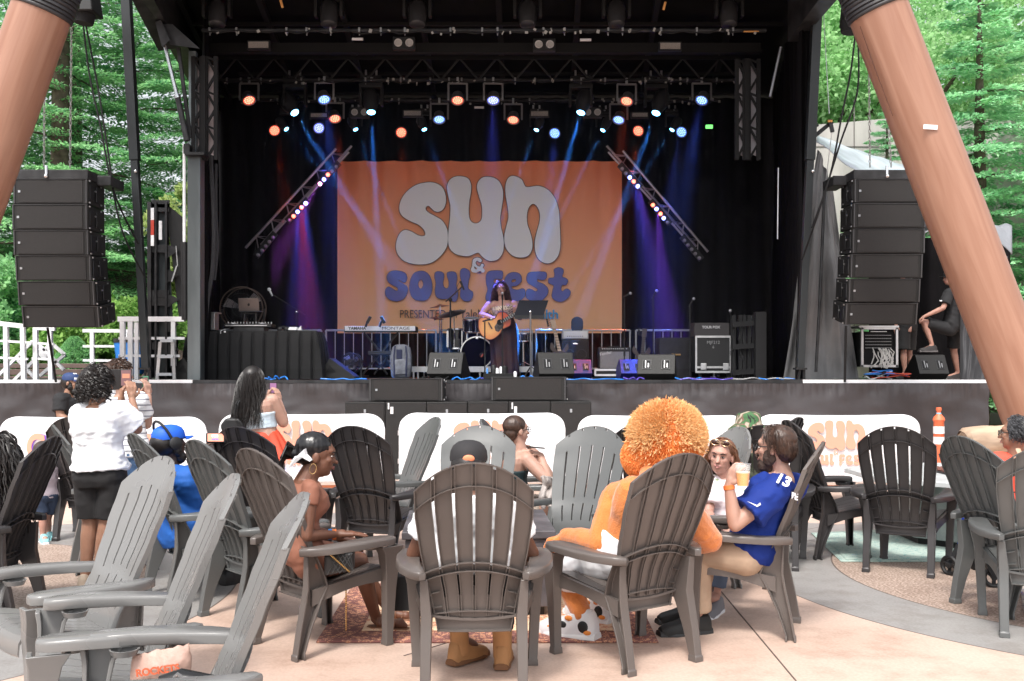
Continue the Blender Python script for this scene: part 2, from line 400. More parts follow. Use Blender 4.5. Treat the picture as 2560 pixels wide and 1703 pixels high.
  pl = [(.222, -.245), (.247, -.13), (.262, 0), (.266, .15), (.27, .25), (.29, .285), (.34, .285), (.368, .25), (.382, .12), (.376, 0), (.35, -.12), (.30, -.21), (.25, -.262)]
  def az(y): return .565 + .018 * max(0, min(1, (y + .25) / .4)) - .004 * max(0, (y - .2) / .1)
  a = MB(); top = [Vector((s * x, y, az(y) + .012)) for x, y in pl]
  cx = sum(p[0] for p in pl) / len(pl); cy = .03
  sh = lambda q, k, dz: [Vector((s * (x + (cx - x) * k), y + (cy - y) * k * .3, az(y) + dz)) for x, y in pl]
  secs = [sh(0, .06, -.028), sh(0, 0, -.026), sh(0, -.015, .0), sh(0, .02, .009), sh(0, .12, .013)]
  a.loft(secs)
  a.build('armrest', m, root, world=False, smooth=50)
  c = MB(); c.lathe([(.040, 0), (.048, .018), (.050, .022), (.044, .022), (.036, .004)], (s * .262, .17, .526), 20)
  c.build('cup_holder', m, root, world=False, smooth=50)
 return root
def plastic(name, c, rough=.38):
 m = mat(name, c, rough, vary=.025, scale=2); n = m.node_tree; b = n.nodes['Principled BSDF']
 tc = n.nodes.new('ShaderNodeTexCoord'); z = n.nodes.new('ShaderNodeTexNoise'); z.inputs['Scale'].default_value = 4; z.inputs['Detail'].default_value = 2; n.links.new(tc.outputs['Object'], z.inputs['Vector'])
 r = n.nodes.new('ShaderNodeMapRange'); r.inputs[1].default_value = .35; r.inputs[2].default_value = .65; r.inputs[3].default_value = rough - .02; r.inputs[4].default_value = rough + .05; n.links.new(z.outputs['Fac'], r.inputs[0]); n.links.new(r.outputs[0], b.inputs['Roughness']); return m
CH_B = make_chair(plastic('brown_grey_plastic', (.113, .096, .088), .31))
CH_G = make_chair(plastic('graphite_plastic', (.10, .103, .102), .32))
CH_L = make_chair(plastic('sky_shine_plastic', (.182, .180, .177), .27))  # lit copy of the chair plastic, sky shine put into a paler base
CH_D = make_chair(plastic('backlit_plastic', (.036, .033, .034), .36))  # shaded copy of the chair plastic, backlight darkening put into the base
used = set()
def chair(proto, x, y, fx, fy, label):
 rz = math.atan2(-fx, fy)
 if proto.name not in used:
  used.add(proto.name); r = proto; r.location = (x, y, 0); r.rotation_euler = (0, 0, rz)
 else: r = copy_tree(proto, None, (x, y, 0), rz)
 r['label'] = label; r['group'] = 'adirondack chairs on the plaza'; return r
chair(CH_B, -0.18, 4.8, -0.03, 1, 'brown grey adirondack chair seen square from behind, with a black cap showing above it')
chair(CH_B, 0.62, 5.22, -0.55, 0.835, 'adirondack chair with a white scuff on its back, under the person in orange')
chair(CH_B, 1.37, 5.79, -0.94, 0.33, 'adirondack chair seen side on under the man in the blue jersey')
chair(CH_B, -1.07, 5.47, 0.72, 0.69, 'adirondack chair under the woman in the peach dress')
chair(CH_G, -1.54, 6.08, 0.73, 0.68, 'empty adirondack chair just left of the one under the peach dress woman')
chair(CH_L, -1.94, 4.43, -0.74, -0.68, 'pale grey empty chair, rear one of the three at the lower left')
chair(CH_L, -1.46, 3.76, -0.92, -0.39, 'pale grey chair holding a snack bag, middle of the three at the lower left')
chair(CH_L, -1.08, 3.2, -0.96, -0.29, 'nearest grey chair at the bottom left, cut by the picture edge')
chair(CH_D, -3.21, 6.1, -0.995, -0.05, 'dark grey chair of the woman with long braids at the left edge')
chair(CH_G, -3.03, 7.58, 0.87, 0.49, 'grey chair turned right, just left of the standing woman in the white shirt')
chair(CH_D, -3.74, 8.95, .05, 1, 'dark chair facing the stage beyond the standing woman in the white shirt')
chair(CH_G, -2.1, 6.64, 0.79, 0.61, 'grey chair under the man in the blue cap and headphones')
chair(CH_D, -1.8, 7.5, 0.4, 0.92, 'dark chair facing the stage behind the woman in the red skirt')
chair(CH_D, -1.02, 7.6, 0.33, 0.94, 'empty dark chair with white showing through its slots, right of the peach dress woman')
chair(CH_G, -1.02, 8.36, -0.9, -0.4, 'grey chair side on and facing left, before the middle barricade cover')
chair(CH_G, -0.27, 6.86, -0.09, -1, 'grey chair facing the camera beyond the person in the black cap')
chair(CH_G, .16, 8.15, .98, -.1, 'grey chair under the woman with glasses and a hair bun')
chair(CH_G, 0.41, 6.8, -0.46, -0.89, 'grey chair facing the camera between the bun woman and the person in orange')
chair(CH_D, 1.05, 8.35, -.05, 1, 'dark chair mostly hidden behind the orange costume head')
chair(CH_L, 1.23, 6.97, -0.95, -0.3, 'pale grey chair under the woman with red hair')
chair(CH_D, 1.95, 7.72, .25, .97, 'dark chair under the person in the camouflage hat')
chair(CH_D, 2.62, 8.1, .985, .12, 'dark chair turned right with a pale seat, between the jersey man and the printed logo')
chair(CH_D, 2.11, 8.75, -.8, .6, 'dark chair seen edge on, its tip showing just left of the printed logo')
chair(CH_D, 2.93, 7.5, 0.48, 0.875, 'empty dark chair with its back squarely before the printed cover on the right')
chair(CH_G, 3.14, 6.26, 0.95, 0.28, 'grey chair before the woman in the red shirt, second from the right edge')
chair(CH_G, 3.05, 5.75, .35, .93, 'grey chair cut off by the right edge of the picture')
# ================================================================ stage structure
SZ = 1.32                                # stage floor height
def V(*a): return Vector(a)
st = thing('stage_platform', 'long black stage deck with a gathered dark skirt along its front', 'stage', (0, 15, 0))
MB().box((-1.9, 18.6, 1.25), (18.0, 7.2, .139)).build('deck', mat('stage_ply', (.012, .012, .013), .6, vary=.4, scale=4), st, smooth=0)
for x0, x1 in ((-13, -4.78), (4.35, 7.1)):
 MB().box(((x0 + x1) / 2, 14.975, SZ - .01), (x1 - x0, .05, .05)).build('edge_trim', white, st, smooth=0)
MB().box((-.215, 14.975, SZ - .012), (9.12, .05, .05)).build('edge_trim', dgrey, st, smooth=0)
def skirt(u, v):
 x = -13 + 20.1 * u; g_ = (1 - v) ** 0
 k = noise.noise(V(x * 1.1, v * 1.2, 3)) * .09 + noise.noise(V(x * 3.1 + v * 2, v * 4.2, 9)) * .035 + abs(noise.noise(V(x * 2 - v * 3, v * 7, 5))) * .02
 top = max(0, (v - .84) / .16)
 k += top * (.03 * noise.noise(V(x * 14, v * 3, 0)) + .022 * noise.noise(V(x * 30 + v * 4, 0, 2)))
 return V(x, 14.93 - .05 + k, .02 + (SZ - .06) * v)
MB().grid(1500, 26, skirt).build('skirt', mat('skirt_cloth', (.046, .041, .044), .5, vary=.15, scale=2, bump=.3, bscale=7), st, smooth=80)
MB().grid(40, 4, lambda u, v: V(7.08, 14.9 + 6 * u, .02 + (SZ - .06) * v)).build('skirt', MATS['skirt_cloth'], st, smooth=80)
rf = thing('stage_roof', 'black stage roof with beams and pipes over the performer', 'stage roof', (-.6, 18, 7.3))
cm = mat('roof_vinyl', (.004, .0038, .004), .9, spec=.15, vary=.3, scale=2)
MB().add([V(-5.15, 13.6, 7.35), V(4.45, 13.6, 7.35), V(5.9, 22.4, 7.45), V(-6.6, 22.4, 7.45), V(-5.15, 13.6, 7.5), V(4.45, 13.6, 7.5), V(5.9, 22.4, 7.6), V(-6.6, 22.4, 7.6)],
         [(0, 1, 2, 3), (7, 6, 5, 4), (0, 4, 5, 1), (1, 5, 6, 2), (2, 6, 7, 3), (3, 7, 4, 0)]).build('ceiling', cm, rf, smooth=0)
bmb = mat('roof_beam', (.007, .0068, .007), .7, spec=.25)
for i in range(9):
 x = -4.9 + i * 1.17
 MB().bar(V(x, 13.7, 7.27), V(x * 1.28 + .1, 22, 7.33), .09, .12).build('rafter', bmb, rf, smooth=0)
for y in (14.2, 15.3, 16.6, 18.0, 19.4, 20.8):
 MB().bar(V(-5.3, y, 7.22), V(4.5, y, 7.22), .07, .05).build('purlin', bmb, rf, smooth=0)
e = MB(); e.loft([[V(-5.4, 13.5, 7.0), V(-5.1, 13.5, 7.0), V(-5.1, 13.5, 7.6), V(-5.4, 13.5, 7.6)], [V(-5.62, 15.9, 6.55), V(-5.3, 15.9, 6.6), V(-5.3, 15.9, 7.5), V(-5.62, 15.9, 7.5)]])
e.loft([[V(-5.62, 15.9, 6.9), V(-5.3, 15.9, 6.9), V(-5.3, 15.9, 7.5), V(-5.62, 15.9, 7.5)], [V(-6.7, 22, 7.1), V(-6.4, 22, 7.1), V(-6.4, 22, 7.6), V(-6.7, 22, 7.6)]])
e.build('side_fascia', dgrey, rf, smooth=0)
e = MB(); e.loft([[V(4.45, 13.5, 6.9), V(4.75, 13.5, 6.9), V(4.75, 13.5, 7.6), V(4.45, 13.5, 7.6)], [V(4.3, 15.6, 6.6), V(4.5, 15.6, 6.6), V(4.5, 15.6, 7.5), V(4.3, 15.6, 7.5)]])
e.build('side_fascia', dgrey, rf, smooth=0)
def pipe(px0, px1, py, Y, label, r=.028):
 a, b = J(px0, py, Y), J(px1, py, Y)
 root = thing('lighting_pipe', label, 'lighting pipe', (a + b) / 2)
 MB().cone(a, b, r).build('tube', dgrey, root)
 rs = random.Random(int(py)); k = 0
 cl = MB(); cb = MB(); x = px0 + 20
 while x < px1:
  c = J(x, py, Y); cl.box(c, (.03, .07, .07)); cl.bar(c, c + V(0, 0, -.08), .015); x += rs.uniform(30, 130)
  cl.build('clamp', mat('clamp_metal', (.28, .28, .28), .45, .6), root, smooth=0); cl = MB()
 pts = [J(px0 + (px1 - px0) * t / 60, py - 4 + 7 * rs.random() + 7 * abs(math.sin(t * .8)), Y - .05) for t in range(61)]
 cb.tube(pts, .012, 6).build('cable', blackm, root)
 tg = MB()
 for q in range(34):
  c = J(rs.uniform(px0, px1), py + rs.uniform(-4, 10), Y - .09); tg.box(c, (rs.uniform(.015, .05), .01, rs.uniform(.015, .06)), Matrix.Rotation(rs.uniform(-.6, .6), 3, 'Y'))
 tg.build('tape_tag', mat('tape_white', (.34, .33, .31), .6), root, smooth=0)
pipe(505, 1915, 76, 15.6, 'front lighting pipe under the roof with dark moving heads')
pipe(548, 1850, 200, 18.3, 'middle lighting pipe carrying the upper row of par lamps')
pipe(600, 1800, 251, 19.6, 'rear lighting pipe carrying the lower row of par lamps')
tr = thing('roof_truss', 'dark roof truss with zigzag braces above the middle pipe', 'truss', J(1200, 150, 18.3))
t = MB(); a0, a1 = J(510, 122, 16.6), J(1900, 122, 16.6); t.bar(a0, a1, .12, .16)
t.build('chord', bmb, tr, smooth=0)
t = MB(); t.bar(J(545, 145, 18.3), J(1850, 145, 18.3), .06); t.build('chord', bmb, tr, smooth=0)
t = MB()
for i in range(14):
 x = 545 + i * 93; t.bar(J(x, 200, 18.3), J(x + 46, 146, 18.3), .03); t.bar(J(x + 46, 146, 18.3), J(x + 93, 200, 18.3), .03)
t.build('brace', mat('brace_steel', (.018, .017, .017), .5), tr, smooth=0)
def curtain(name, label, a, b, z0, z1, m, cat='curtain', folds=40, amp=.05, nz=10, lean=0.0):
 a, b = Vector(a), Vector(b); d = (b - a); nrm = Vector((-d.y, d.x, 0)).normalized(); L = d.length
 root_loc = (a + b) / 2; root_loc.z = z0
 def fn(u, v):
  p = a + d * u; k = math.sin(u * folds * 2 * math.pi + 1.5 * noise.noise(V(u * 9, 0, z0))) * amp * (1.0 - .35 * v) + noise.noise(V(u * L * 1.6, v * 2, 5)) * amp * 1.4
  q = p + nrm * k; return V(q.x, q.y + lean * (1 - v), z0 + (z1 - z0) * v)
 o = MB().grid(int(folds * 9), nz, fn).build(name, m, None, smooth=80)
 tag(o, label, cat); return o
drape = mat('black_drape', (.005, .0045, .0055), .9, spec=.15, vary=.25, scale=3)
curtain('backdrop_curtain', 'tall black pleated backdrop curtain behind the banner', (-6.6, 21.8, 0), (5.9, 21.8, 0), SZ, 7.4, drape, folds=34)
curtain('side_curtain', 'black side drape at the left of the stage beside the mast', (-4.82, 15.7, 0), (-6.4, 21.7, 0), SZ, 7.3, drape, folds=16)
curtain('side_curtain', 'black side drape at the right of the stage', (4.42, 15.2, 0), (5.7, 21.7, 0), SZ, 7.3, drape, folds=18, amp=.06)
curtain('side_curtain', 'black drape flaring out by the tarpaulin right of the stage', J(1998, 0, 15.35).xy.to_3d(), J(2030, 0, 15.2).xy.to_3d(), 4.0, 7.3, drape, folds=3, amp=.03)
ORT = 21.0
bn = thing('banner', 'large orange festival banner with bubble lettering hung at the back of the stage', 'banner', J(1199, 833, ORT))
def bmat():
 m = bpy.data.materials.new('banner_vinyl'); m.use_nodes = True; n = m.node_tree; b = n.nodes['Principled BSDF']; L = n.links.new
 tc = n.nodes.new('ShaderNodeTexCoord'); sp = n.nodes.new('ShaderNodeSeparateXYZ'); L(tc.outputs['Generated'], sp.inputs[0])
 c = n.nodes.new('ShaderNodeValToRGB'); c.color_ramp.elements[0].color = (1.0, .52, .24, 1); c.color_ramp.elements[1].color = (.95, .24, .09, 1)  # printed gradient, with some of the fall of light put into it
 c.color_ramp.elements[0].position = .05; c.color_ramp.elements[1].position = .95
 L(sp.outputs['Z'], c.inputs[0]); L(c.outputs[0], b.inputs['Base Color']); b.inputs['Roughness'].default_value = .45; return m
def bfn(u, v):
 p = J(843 + 712 * u, 833 - 432 * v, ORT); x = u * 10
 sw = abs(math.sin(x * math.pi)); top = max(0, (v - .55) / .45)
 k = .035 * math.sin(x * math.pi * 2) * top * .6 + noise.noise(V(u * 34, v * 1.5, 1)) * .02 * (.4 + top) + noise.noise(V(u * 5, v * 3, 4)) * .03
 if v > .97: p.z -= .02 * sw
 return V(p.x, p.y + .03 + k * .8, p.z)
MB().grid(220, 60, bfn).build('printed_cloth', bmat(), bn, smooth=80)
SUN_L = [[(636,168),(500,190),(400,245),(320,330),(278,430),(280,520),(330,585),(420,635),(500,670),(560,725),(580,785),(545,803),(490,790),(420,750),(345,730),(285,765),(245,850),(234,940),(260,1025),(330,1095),(430,1130),(545,1138),(660,1115),(760,1040),(825,950),(846,870),(846,770),(830,700),(780,620),(710,575),(620,525),(588,490),(592,460),(620,448),(650,475),(690,510),(740,518),(790,490),(822,420),(822,330),(790,240),(730,190)]],\
 [[(985,97),(900,115),(850,170),(836,240),(855,350),(875,450),(872,570),(858,700),(850,800),(852,890),(875,960),(940,1015),(1040,1040),(1110,1035),(1170,1008),(1210,1003),(1250,1045),(1310,1088),(1370,1098),(1440,1075),(1490,1010),(1507,920),(1500,810),(1475,700),(1465,600),(1480,480),(1497,360),(1495,260),(1460,170),(1400,120),(1320,103),(1250,115),(1200,170),(1190,240),(1215,340),(1245,440),(1250,540),(1240,610),(1200,648),(1150,648),(1108,610),(1094,530),(1100,400),(1120,280),(1118,190),(1080,120)]],\
 [[(1595,95),(1550,130),(1525,210),(1528,330),(1550,450),(1560,580),(1535,690),(1512,800),(1515,890),(1545,970),(1620,1040),(1720,1057),(1800,1030),(1842,950),(1840,850),(1815,750),(1785,660),(1780,560),(1800,470),(1850,425),(1900,460),(1930,540),(1925,640),(1890,770),(1870,880),(1878,990),(1920,1080),(2000,1125),(2080,1110),(2145,1040),(2172,930),(2172,800),(2165,650),(2155,500),(2110,360),(2030,260),(1920,212),(1785,225),(1750,200),(1720,140),(1660,103)]],\
 [[(1190,1055),(1145,1075),(1135,1120),(1130,1160),(1117,1195),(1135,1228),(1180,1235),(1215,1218),(1235,1215),(1245,1232),(1270,1232),(1285,1205),(1265,1185),(1262,1170),(1272,1150),(1262,1130),(1240,1132),(1225,1160),(1195,1150),(1175,1120),(1190,1095),(1215,1110),(1240,1110),(1248,1085),(1225,1062)],[(1158,1163),(1190,1185),(1180,1197),(1162,1182)]]
SOUL_L = [[(250,80),(170,90),(130,140),(140,205),(195,250),(250,280),(258,310),(230,315),(180,280),(140,270),(112,310),(115,370),(160,420),(240,440),(320,415),(370,340),(365,270),(320,235),(270,205),(268,188),(290,195),(320,218),(350,210),(365,160),(340,105)]],\
 [[(530,82),(450,110),(405,190),(395,280),(415,370),(460,420),(530,433),(600,420),(650,350),(662,260),(645,170),(600,105)],[(527,182),(500,210),(495,250),(510,285),(530,293),(550,270),(558,240),(548,200)]],\
 [[(745,88),(700,100),(690,150),(705,230),(695,320),(715,390),(780,415),(850,410),(890,435),(935,443),(962,400),(965,330),(945,250),(955,170),(940,105),(890,90),(840,105),(840,150),(858,210),(855,270),(830,290),(800,270),(790,220),(800,160),(795,110)]],\
 [[(1045,52),(1000,70),(992,140),(1010,230),(995,320),(995,390),(1040,435),(1100,435),(1138,390),(1140,335),(1110,310),(1085,280),(1090,210),(1108,130),(1095,80)]],\
 [[(1340,85),(1300,130),(1300,220),(1315,300),(1295,380),(1300,430),(1340,445),(1385,430),(1395,370),(1385,330),(1430,310),(1470,270),(1460,235),(1400,225),(1385,195),(1410,175),(1480,180),(1495,130),(1490,90),(1450,78)]],\
 [[(1615,98),(1550,125),(1515,190),(1520,290),(1540,370),(1600,425),(1680,435),(1745,390),(1757,320),(1730,290),(1670,305),(1610,295),(1600,265),(1660,255),(1710,210),(1712,150),(1680,110)],[(1600,195),(1620,182),(1650,185),(1640,210),(1605,218)]],\
 [[(1880,93),(1800,105),(1775,160),(1790,220),(1850,260),(1905,300),(1880,325),(1830,300),(1785,300),(1768,350),(1785,410),(1860,440),(1950,430),(2020,360),(2025,290),(1970,235),(1900,205),(1905,182),(1960,190),(2000,175),(2012,130),(1990,95)]],\
 [[(2150,42),(2100,65),(2105,120),(2095,160),(2040,170),(2032,220),(2075,245),(2095,260),(2080,320),(2075,390),(2120,435),(2200,440),(2270,390),(2292,330),(2260,295),(2225,300),(2200,325),(2180,300),(2195,250),(2240,245),(2262,200),(2240,170),(2195,150),(2210,90),(2195,55)]]
def logo_pt(p, row, scale, cx, cy, Y):   # letter pixel -> place; scale 1 = banner size in photo pixels
 x = 940 + p[0] / 4.714; y = (420 if row == 0 else 660) + p[1] / 4.714
 return J(cx + (x - 1197) * scale, cy + (y - 605) * scale, Y)
def logo(parent, scale, cx, cy, Y, m1, m2, line=None, only=None):
 for i, lp in enumerate(SUN_L):
  if only and ('sun', i) not in only: continue
  pts = [[logo_pt(p, 0, scale, cx, cy, Y) for p in l] for l in lp]
  if line: outline('letter_outline', [[V(q.x, q.y + .006, q.z) for q in l] for l in pts], line, parent, offset=.011)
  outline('letter', pts, m1, parent, offset=-.002)
 for i, lp in enumerate(SOUL_L):
  if only and ('soul', i) not in only: continue
  pts = [[logo_pt(p, 1, scale, cx, cy, Y) for p in l] for l in lp]
  if line: outline('letter_outline', [[V(q.x, q.y + .006, q.z) for q in l] for l in pts], line, parent, offset=.006)
  outline('letter', pts, m2, parent, offset=-.001)
logo(bn, 1.0, 1197, 605, ORT - .045, mat('print_white', (.90, .87, .85), .5), mat('print_blue', (.12, .13, .42), .5), mat('print_line', (.06, .04, .04), .6))
dkp = mat('print_dark', (.10, .05, .035), .6)
text('lettering', 'PRESENTED BY', .235, J(1073, 786, ORT - .04), dkp, bn, sx=.80)
text('lettering', 'YaleNewHaven', .265, J(1229, 786, ORT - .04), dkp, bn, sx=.80)
text('lettering', 'Health', .265, J(1354, 787, ORT - .04), mat('print_cyan', (.05, .33, .62), .5), bn, bold=.005)
def post(label, pts, m, secs=None, name='stage_post', cat='post'):
 root = thing(name, label, cat, pts[0]); return root
ms = thing('stage_mast', 'tall grey steel mast at the left stage corner', 'mast', J(490, 950, 15.5))
MB().box((J(490, 0, 15.5).x, 15.5, (J(0, 390, 15.5).z + SZ) / 2), (.20, .22, J(0, 390, 15.5).z - SZ)).build('lower_column', mat('mast_steel', (.12, .135, .14), .4, .5, vary=.35, scale=3, stretch=(1, 1, .15)), ms, smooth=0, bevel=.008)
c_ = J(483, 250, 15.6); MB().box((c_.x, 15.6, (J(0, 130, 15.6).z + J(0, 385, 15.6).z) / 2), (.11, .11, J(0, 130, 15.6).z - J(0, 385, 15.6).z)).build('upper_column', mat('mast_pale', (.22, .26, .27), .4, .4, vary=.3, scale=4, stretch=(1, 1, .2)), ms, smooth=0, bevel=.005)
m_ = MB(); m_.box(J(492, 388, 15.4), (.3, .25, .05)); m_.box(J(470, 375, 15.4), (.10, .15, .14)); m_.cone(J(466, 360, 15.4), J(470, 385, 15.4), .045)
m_.build('joint_bracket', black, ms, bevel=.006)
m_ = MB(); m_.cone(J(412, 112, 15.2), J(443, 240, 15.2), .028, n=14); m_.cone(J(442, 238, 15.2), J(445, 246, 15.2), .05, n=14); m_.build('ram_rod', mat('ram_steel', (.55, .57, .6), .25, .8), ms)
MB().cone(J(444, 243, 15.2), J(468, 352, 15.2), .042, .048, n=14).build('ram_barrel', dgrey, ms)
MB().bar(J(446, 120, 15.3), J(476, 345, 15.3), .05, .05).build('strut', dgrey, ms, smooth=0)
m_ = MB(); m_.cone(J(461, 360, 15.5), J(461, 606, 15.5), .026, n=12); m_.build('rod', white, ms)
MB().cone(J(461, 606, 15.5), J(463, 800, 15.5), .055, n=14).build('ram_barrel', black, ms)
m_ = MB(); m_.loft([[J(388, 55, 15.0), J(402, 50, 15.0), J(402, 50, 15.3), J(388, 55, 15.3)], [J(405, 118, 15.0), J(425, 100, 15.0), J(425, 100, 15.3), J(405, 118, 15.3)]])
m_.loft([[J(402, 60, 15.1), J(430, 60, 15.1), J(430, 60, 15.4), J(402, 60, 15.4)], [J(425, 112, 15.1), J(500, 122, 15.1), J(500, 122, 15.4), J(425, 112, 15.4)]])
m_.build('corner_bracket', dgrey, ms, smooth=0)
def lattice_tower(label, px0, px1, py0, py1, Y, pmat, flip=False):
 root = thing('lattice_tower', label, 'tower', J((px0 + px1) / 2, py1, Y))
 w = (px1 - px0); xs = (px0, px0 + w * .36, px0 + w * .55, px1)
 c = MB()
 for x in xs: c.bar(J(x, py0, Y), J(x, py1, Y), .06, .06)
 c.box(J(px0 + w * .455, (py0 + py1) / 2, Y - .03), (w * .2 * Y / F, .08, (py1 - py0) * Y / F))
 c.build('upright', blackm, root, smooth=0)
 b = MB(); n = 3; h = (py1 - py0) / n
 for i in range(n):
  for xa, xb in ((xs[0], xs[1]), (xs[2], xs[3])):
   y = py0 + i * h; b.bar(J(xa, y, Y), J(xb, y + h * .5, Y), .035); b.bar(J(xb, y + h * .5, Y), J(xa, y + h, Y), .035); b.bar(J(xa, y, Y), J(xb, y + h * .12, Y), .03)
 b.build('brace', blackm, root, smooth=0)
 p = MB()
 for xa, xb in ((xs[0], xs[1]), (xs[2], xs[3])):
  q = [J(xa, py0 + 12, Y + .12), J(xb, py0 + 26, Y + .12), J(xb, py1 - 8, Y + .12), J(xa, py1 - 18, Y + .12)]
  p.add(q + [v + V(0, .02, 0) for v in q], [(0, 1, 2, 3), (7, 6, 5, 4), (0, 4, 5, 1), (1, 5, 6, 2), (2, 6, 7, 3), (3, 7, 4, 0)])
 p.build('wind_panel', pmat, root, smooth=0)  # pale panel colour stands in for daylight coming through the fabric
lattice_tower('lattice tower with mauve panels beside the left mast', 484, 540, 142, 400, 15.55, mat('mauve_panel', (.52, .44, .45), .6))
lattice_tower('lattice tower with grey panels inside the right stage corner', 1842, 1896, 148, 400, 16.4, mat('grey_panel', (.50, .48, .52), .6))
def lean_post(label, top, bot, Y, w=.135):
 root = thing('brace_post', label, 'post', J(bot[0], 948, Y))
 a = J(*top, Y); b = J(*bot, Y)
 m2 = a.lerp(b, .47)
 MB().bar(a, m2, w, w, V(0, 1, 0)).build('upper_tube', mat('post_steel', (.02, .023, .025), .42, .2), root, smooth=0, bevel=.006)
 MB().bar(m2, b, w * .8, w * .8, V(0, 1, 0)).build('lower_tube', MATS['post_steel'], root, smooth=0, bevel=.006)
 f = MB(); base = J(bot[0] + 2, 949, Y); f.bar(b, V(b.x - .03, Y, SZ), .035); f.bar(b + V(.06, 0, 0), V(b.x + .06, Y, SZ), .035); f.box((b.x, Y, b.z), (.17, .17, .03)); f.box((b.x, Y, SZ + .012), (.26, .2, .02))
 f.build('foot', black, root, smooth=0)
 k = MB(); k.ell(a.lerp(b, .5) + V(.03, -.08, 0), .025); k.build('bolt', chrome, root)
lean_post('black leaning brace post standing left of the stage before the trees', (313, -60), (365, 922), 15.1)
lean_post('black leaning brace post at the right stage corner by the tarpaulin', (2046, -60), (2000, 922), 15.1)
og = thing('folded_outrigger', 'folded steel outrigger with red and white reflective tape', 'stage outrigger', J(405, 950, 15.9))
ogm = mat('outrigger_steel', (.055, .065, .07), .45, .4, vary=.4, scale=5, stretch=(1, 1, .3))
MB().loft([[J(376, 945, 15.9), J(440, 945, 15.9), J(440, 945, 16.2), J(376, 945, 16.2)], [J(375, 508, 15.9), J(418, 508, 15.9), J(418, 508, 16.2), J(375, 508, 16.2)]]).build('channel', ogm, og, smooth=0)
m_ = MB()
for x in (376, 392, 418): m_.bar(J(x, 945, 15.83), J(x, 506, 15.83), .06 if x < 380 else .03, .12)
for y in (510, 520, 622, 735, 755, 865): m_.bar(J(378, y, 15.82), J(424, y, 15.82), .03, .12)
m_.build('flange', dgrey, og, smooth=0)
m_ = MB()
for i in range(5):
 y = 612 + i * 62; m_.loft([[J(418, y, 15.8), J(438, y + 6, 15.8), J(438, y + 6, 16.0), J(418, y, 16.0)], [J(418, y + 34, 15.8), J(447, y + 14, 15.8), J(447, y + 14, 16.0), J(418, y + 34, 16.0)]])
m_.build('gusset', dgrey, og, smooth=0)
MB().loft([[J(420, 520, 15.85), J(424, 516, 15.85), J(424, 516, 16.1), J(420, 520, 16.1)], [J(420, 560, 15.85), J(459, 545, 15.85), J(459, 545, 16.1), J(420, 560, 16.1)], [J(448, 800, 15.85), J(470, 800, 15.85), J(470, 800, 16.1), J(448, 800, 16.1)]]).build('arm', black, og, smooth=0)
for y0, y1, mm in ((520, 550, white), (550, 588, mat('reflect_red', (.5, .06, .04), .4)), (588, 615, white)):
 MB().box(J(381, (y0 + y1) / 2, 15.755), (.05, .006, (y1 - y0) * 15.76 / F)).build('reflective_tape', mm, og, smooth=0)
MB().box(J(401, 576, 15.79), (.05, .006, .30)).build('sticker', white, og, smooth=0)
MB().bar(J(440, 615, 15.75), J(444, 665, 15.75), .012).build('link_rod', alu, og)
MB().bar(J(443, 665, 15.75), J(430, 705, 15.75), .05, .02).build('link_plate', alu, og)
def cable(name, label, pts, r, m, cat='cable', k=6, group=None):
 pts = [Vector(p) for p in pts]; out = []
 for i in range(len(pts) - 1):
  p0 = pts[max(i - 1, 0)]; p1 = pts[i]; p2 = pts[i + 1]; p3 = pts[min(i + 2, len(pts) - 1)]
  for t in range(k):
   u = t / k; out.append(.5 * ((2 * p1) + (p2 - p0) * u + (2 * p0 - 5 * p1 + 4 * p2 - p3) * u * u + (3 * p1 - p0 - 3 * p2 + p3) * u ** 3))
 out.append(pts[-1]); o = MB().tube(out, r, 6).build(name, m, None); tag(o, label, cat, group); return o
cable('cable_bundle', 'thick bound cable bundle hanging down inside the left stage corner', [J(523, 300, 16), J(527, 400, 16), J(533, 520, 16), J(534, 600, 16), J(530, 680, 16), J(520, 740, 16), J(515, 790, 16)], .035, mat('loom', (.05, .05, .055), .6, bump=.8, bscale=40))
cable('cable_bundle', 'thinner cable hanging beside the bound bundle at the left corner', [J(540, 410, 16.2), J(540, 520, 16.2), J(543, 620, 16.2), J(536, 700, 16.2)], .025, MATS['loom'])
